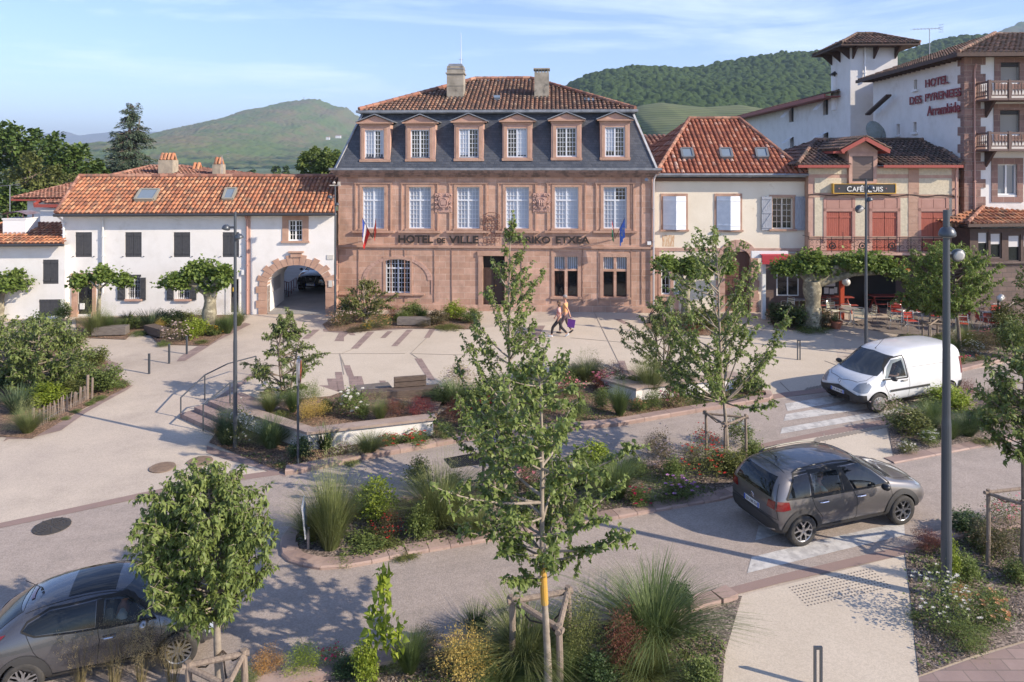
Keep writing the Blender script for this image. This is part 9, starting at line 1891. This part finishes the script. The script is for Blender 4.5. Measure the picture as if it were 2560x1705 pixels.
bedplants('behind the white planter wall','plants in the raised planter',[
 ('feather',668,1035,66,46,'pale'),('fine',664,1006,38,28,'brown'),('feather',728,1035,56,60,'gras'),('fine',768,1020,64,62,'fresh'),('fine',776,1058,84,46,'yellow'),('rose',877,1045,80,62,'fresh','fwhite'),('leafy',905,1050,34,32,'green'),('fine',978,1050,60,46,'redb'),('feather',948,1055,54,50,'pale'),('fine',1047,1046,76,40,'red'),('airy',840,1040,50,36,'brown'),('fine',1010,1040,50,36,'brown'),('leafy',812,1040,40,34,'olive'),('low',700,1042,50,20,'olive')],lift=.40)
bedplants('below the white planter wall','plants below the planter wall',[
 ('feather',556,1124,100,86,'blue'),('airy',594,1128,74,96,'olive','fwhite'),('grass',668,1132,100,78,'gras'),('leafy',745,1158,54,54,'dark'),('spiky',806,1134,70,58,'dark'),('airy',856,1152,50,42,'brown','fpale'),('feather',918,1148,80,56,'pale'),('sapling',965,1100,20,30,'lime'),('rose',972,1122,58,26,'green','fred'),('rose',1036,1121,74,30,'fresh','fred'),('round',1108,1112,56,56,'green'),('low',880,1160,40,14,'green'),('low',700,1165,30,14,'olive')])
bedplants('in the long plaza bed','plants in the long plaza bed',[
 ('airy',1150,977,84,58,'tan','fpale'),('grass',1137,1022,96,62,'gras'),('leafy',1105,1016,54,44,'dark'),('fine',1132,1072,62,62,'redb'),('leafy',1190,1022,64,52,'green'),('leafy',1330,962,64,48,'lime'),('feather',1470,962,84,56,'pale'),('spiky',1440,947,44,30,'tan'),('fine',1492,936,54,34,'brown'),('rose',1512,985,64,48,'redb','fpink'),('fine',1537,962,54,48,'redb'),('airy',1430,1003,64,56,'olive','fpink'),
 ('round',1450,1058,56,54,'green'),('round',1510,1032,58,54,'green'),('feather',1552,1047,60,78,'gras'),('rose',1598,1034,42,34,'green','fpeach'),('round',1637,1030,52,50,'green'),('feather',1632,1002,96,96,'pale'),('rose',1687,1027,62,54,'olive','fpink'),('leafy',1715,982,64,62,'dark'),('leafy',1795,1006,38,32,'olive'),('leafy',1883,990,54,46,'dark'),('low',1746,1013,54,18,'olive'),
 ('leafy',1320,1022,84,60,'dark'),('fine',1376,1037,74,60,'brown'),('rose',1202,1052,74,50,'dark','fred'),('leafy',1262,1042,72,52,'green'),('leafy',1180,1087,56,42,'green'),('leafy',1240,1080,64,40,'olive'),('fine',1380,1000,60,44,'redb'),('leafy',1420,962,54,36,'green'),('grass',1300,1070,70,46,'gras'),('low',1390,1076,60,20,'green'),('leafy',1560,990,50,40,'dark'),('low',1860,1000,50,16,'olive'),('leafy',1590,985,50,40,'green'),('leafy',1240,1000,70,50,'fresh')])
bedplants('in the central island bed','plants in the central island',[
 ('feather',815,1398,156,196,'pale'),('feather',768,1368,96,86,'gras'),('fine',872,1312,50,62,'yellow'),('leafy',936,1322,96,98,'lime'),('fine',975,1332,44,52,'orange'),('airy',968,1356,74,56,'brown','fred'),('leafy',1047,1360,68,78,'green'),('feather',1095,1345,180,150,'pale'),('upright',1042,1232,80,74,'olive'),('low',915,1386,124,42,'green'),('low',968,1382,64,26,'olive'),('feather',1188,1350,96,64,'pale'),('fine',1192,1292,64,52,'brown'),
 ('leafy',1490,1214,96,84,'lime'),('grass',1545,1264,126,104,'gras'),('rose',1318,1232,66,52,'brown','fpink'),('rose',1606,1276,66,46,'green','fhot'),('rose',1706,1264,80,56,'green','flilac'),('airy',1660,1195,84,92,'brown','fpale'),('leafy',1690,1218,52,60,'fresh'),('airy',1762,1210,112,86,'olive','fred'),('airy',1772,1143,74,56,'brown','fred'),('leafy',1844,1204,74,66,'olive'),('rose',1854,1124,66,72,'green','fwhite'),('leafy',1896,1164,64,46,'fresh'),('fine',1642,1160,74,60,'brown'),
 ('leafy',1250,1250,70,50,'green'),('fine',1400,1240,80,56,'olive'),('low',1300,1320,80,26,'green'),('leafy',1370,1270,70,44,'green'),('low',1440,1280,70,22,'olive'),('leafy',1590,1200,60,44,'green'),('feather',900,1300,80,70,'tan'),('fine',1010,1300,60,50,'brown'),('low',1010,1392,60,18,'olive'),('leafy',1140,1250,60,50,'olive'),('fine',1730,1170,60,44,'brown'),('leafy',1800,1180,60,44,'dark'),('low',860,1408,60,20,'green'),('low',1660,1262,50,18,'olive'),('rose',1440,1225,60,44,'olive','fyellow'),('leafy',1140,1310,60,50,'dark'),('leafy',1330,1180,80,50,'olive')])
bedplants('in the right island bed','plants in the right island',[
 ('airy',2250,1060,80,54,'olive','fpale'),('leafy',2290,1100,92,62,'olive'),('grass',2343,1078,64,72,'gras'),('leafy',2392,1040,96,64,'lime'),('grass',2387,1106,64,62,'gras'),('grass',2434,1100,72,66,'dark'),('rose',2275,1142,42,34,'olive','fwhite'),('rose',2334,1122,52,40,'fresh','fwhite'),('fine',2428,1002,54,50,'redb'),('leafy',2470,1080,60,50,'green'),('leafy',2530,1060,70,60,'green'),('low',2460,1110,50,16,'olive'),('leafy',2340,1040,60,40,'green'),('fine',2500,1020,60,46,'brown')])
bedplants('in the bed right of the white van','plants right of the van',[
 ('rose',2408,917,50,28,'green','fhot'),('rose',2449,906,26,18,'green','fred'),('airy',2446,892,56,38,'olive','fwhite'),('fine',2487,882,96,42,'brown'),('feather',2425,872,64,52,'pale'),('airy',2466,852,84,24,'brown','fpink'),('leafy',2490,846,40,20,'green'),('leafy',2530,838,70,64,'olive'),('leafy',2550,905,66,92,'green'),('low',2296,852,94,16,'fresh'),('feather',2380,890,60,44,'gras'),('leafy',2360,860,44,24,'olive'),('leafy',2545,870,60,60,'dark'),('low',2350,905,50,14,'olive'),('low',2120,910,40,12,'green')])
bedplants('under the café plane trees','plants under the café plane trees',[
 ('leafy',2002,826,104,56,'dark'),('leafy',2058,824,64,46,'brown'),('leafy',1960,814,64,42,'dark'),('low',2030,828,80,20,'green'),('fine',1700,806,66,28,'brown'),('leafy',1762,828,94,42,'olive'),('low',1660,830,60,18,'olive'),('leafy',1815,820,50,30,'dark'),('leafy',1640,808,40,24,'dark'),('fine',1730,836,60,22,'redb')])
bedplants('in the gravel bed around the tall lamp','plants in the right gravel bed',[
 ('fine',2330,1390,80,48,'redb'),('upright',2386,1474,54,112,'lime'),('upright',2430,1478,92,76,'fresh'),('leafy',2440,1352,84,58,'dark'),('airy',2540,1325,86,64,'olive','fpink'),('fine',2535,1424,136,112,'brown'),('airy',2375,1585,150,124,'green','fwhite'),('fine',2410,1520,62,50,'orange'),('rose',2500,1594,92,86,'green','fpeach'),('fine',2440,1642,126,64,'green'),('low',2290,1547,34,22,'fresh'),('leafy',2490,1395,80,60,'olive'),('low',2480,1500,60,24,'olive'),('leafy',2560,1470,60,50,'green'),('low',2345,1430,50,20,'olive')])
bedplants('in the bottom foreground bed','plants in the foreground bed',[
 ('sapling',952,1740,120,225,'lime'),('leafy',905,1730,64,112,'lime'),('feather',1020,1705,96,104,'gras'),('fine',1062,1655,84,64,'brown'),('spiky',1190,1606,86,66,'dark'),('fine',1162,1740,144,134,'yellow'),('grass',1312,1698,200,140,'pale'),('grass',1262,1735,144,64,'gras'),('fine',1457,1700,124,164,'olive'),('fine',1562,1708,100,164,'redb'),('grass',1650,1655,240,170,'gras'),('feather',1625,1730,170,76,'pale'),('leafy',1625,1545,56,56,'dark'),('leafy',1702,1540,62,72,'dark'),
 ('fine',658,1705,84,64,'orange'),('fine',747,1706,94,72,'lime'),('airy',823,1696,74,56,'green','fhot'),('leafy',862,1710,64,44,'dark'),('fine',1100,1700,70,60,'brown'),('leafy',1380,1640,70,60,'green'),('leafy',1500,1740,90,70,'dark'),('airy',1470,1570,50,50,'olive','fwhite'),('low',1400,1600,80,30,'olive'),('low',1240,1630,90,30,'green'),('leafy',1760,1745,80,70,'green'),('fine',600,1745,70,60,'green'),('low',960,1680,60,26,'green'),('feather',1420,1735,110,90,'gras')])
bedplants('at the bottom left edge','tall oat grasses at the bottom left',[
 ('oat',178,1745,110,128,'tan'),('oat',262,1750,130,150,'tan'),('oat',330,1740,120,128,'tan'),('oat',410,1745,120,120,'tan')])
flush(); 
pm_ = PROTO[('round',0)] if ('round',0) in PROTO else proto('round',0)
for rt_, z in pots:
    o = bpy.data.objects.new('bush', pm_[0]); COL.objects.link(o); o.parent = rt_; o.location = (0,0,z-.1); o.scale = (.62,.62,.55); o.material_slots[0].link = 'OBJECT'; o.material_slots[0].material = LF['dark']
# ground cover between the plants
def cover(pts, n, size, m, name='ground_cover', lift=.03):
    A = np.array([tuple(GP(*p)) for p in pts]); mn_, mx_ = A.min(0), A.max(0); out = []
    rg = np.random.default_rng(len(pts)+n)
    while len(out) < n:
        x, y = rg.uniform(mn_[0],mx_[0]), rg.uniform(mn_[1],mx_[1]); c = False; j = len(A)-1
        for i in range(len(A)):
            if (A[i][1] > y) != (A[j][1] > y) and x < (A[j][0]-A[i][0])*(y-A[i][1])/(A[j][1]-A[i][1])+A[i][0]: c = not c
            j = i
        if c and mn.noise(Vector((x*.9,y*.9,n))) > -.05: out.append((x,y,K*y+lift+rg.uniform(0,.05)))
    p = np.array(out); o = leaves_mesh(name,p,rg.normal(0,1,(n,3))*[1,1,.4]+[0,0,.3],size*rg.uniform(.5,1.2,n),m,None); o['kind'] = 'stuff'; return o
isl = [(716,1345),(708,1372),(722,1400),(800,1416),(930,1400),(1180,1352),(1320,1327),(1640,1272),(1800,1244),(1900,1216),(1930,1130),(1868,1128),(1500,1180),(1180,1222),(900,1270),(780,1302)]
plz = [(600,1140),(715,1182),(905,1146),(1180,1096),(1545,1061),(1740,1027),(1920,1000),(1880,968),(1700,952),(1560,960),(1440,967),(1180,987),(1085,1050),(772,1135)]
btm = [(1810,1494),(1700,1520),(1541,1544),(1300,1588),(1100,1622),(900,1664),(640,1720),(500,1790),(1780,1790),(1812,1640)]
rgt = [(2325,1360),(2266,1392),(2276,1500),(2297,1690),(2430,1642),(2560,1602),(2560,1310)]
for P,n in ((isl,5200),(plz,4200),(btm,5200),(rgt,1800)):
    cover(P,n,.075,LF['green']); cover(P,n//2,.06,LF['brown'])
for P,n in ((isl,3500),(plz,2500),(btm,5500),(rgt,5000)):
    cover(P,n,.045,mat('chip',(.2,.15,.11),.95,ramp=[(0,(.09,.065,.05)),(.5,(.22,.165,.125)),(1,(.38,.31,.25))]),'loose_mulch',.012)
wl_ = [(540,1115),(640,1160),(715,1182),(905,1148),(1090,1110),(1085,1095),(772,1135)]
cover(wl_,5000,.05,mat('wood_chip',(.3,.18,.1),.95,ramp=[(0,(.16,.09,.05)),(.5,(.34,.21,.12)),(1,(.50,.36,.23))]),'loose_mulch',.012)
# ---------------- haze ----------------
hb = MB(); hb.box(-9500,9500,-80,13000,-9,640); hz_ = bpy.data.materials.new('haze'); hz_.use_nodes = True; t = hz_.node_tree; t.nodes.clear()
vo = t.nodes.new('ShaderNodeVolumePrincipled'); vo.inputs['Color'].default_value = (.62,.78,1,1); vo.inputs['Density'].default_value = HAZE_D; vo.inputs['Anisotropy'].default_value = .1
mo = t.nodes.new('ShaderNodeOutputMaterial'); t.links.new(vo.outputs[0], mo.inputs['Volume']); o = hb.build('haze', hz_); o['kind'] = 'stuff'
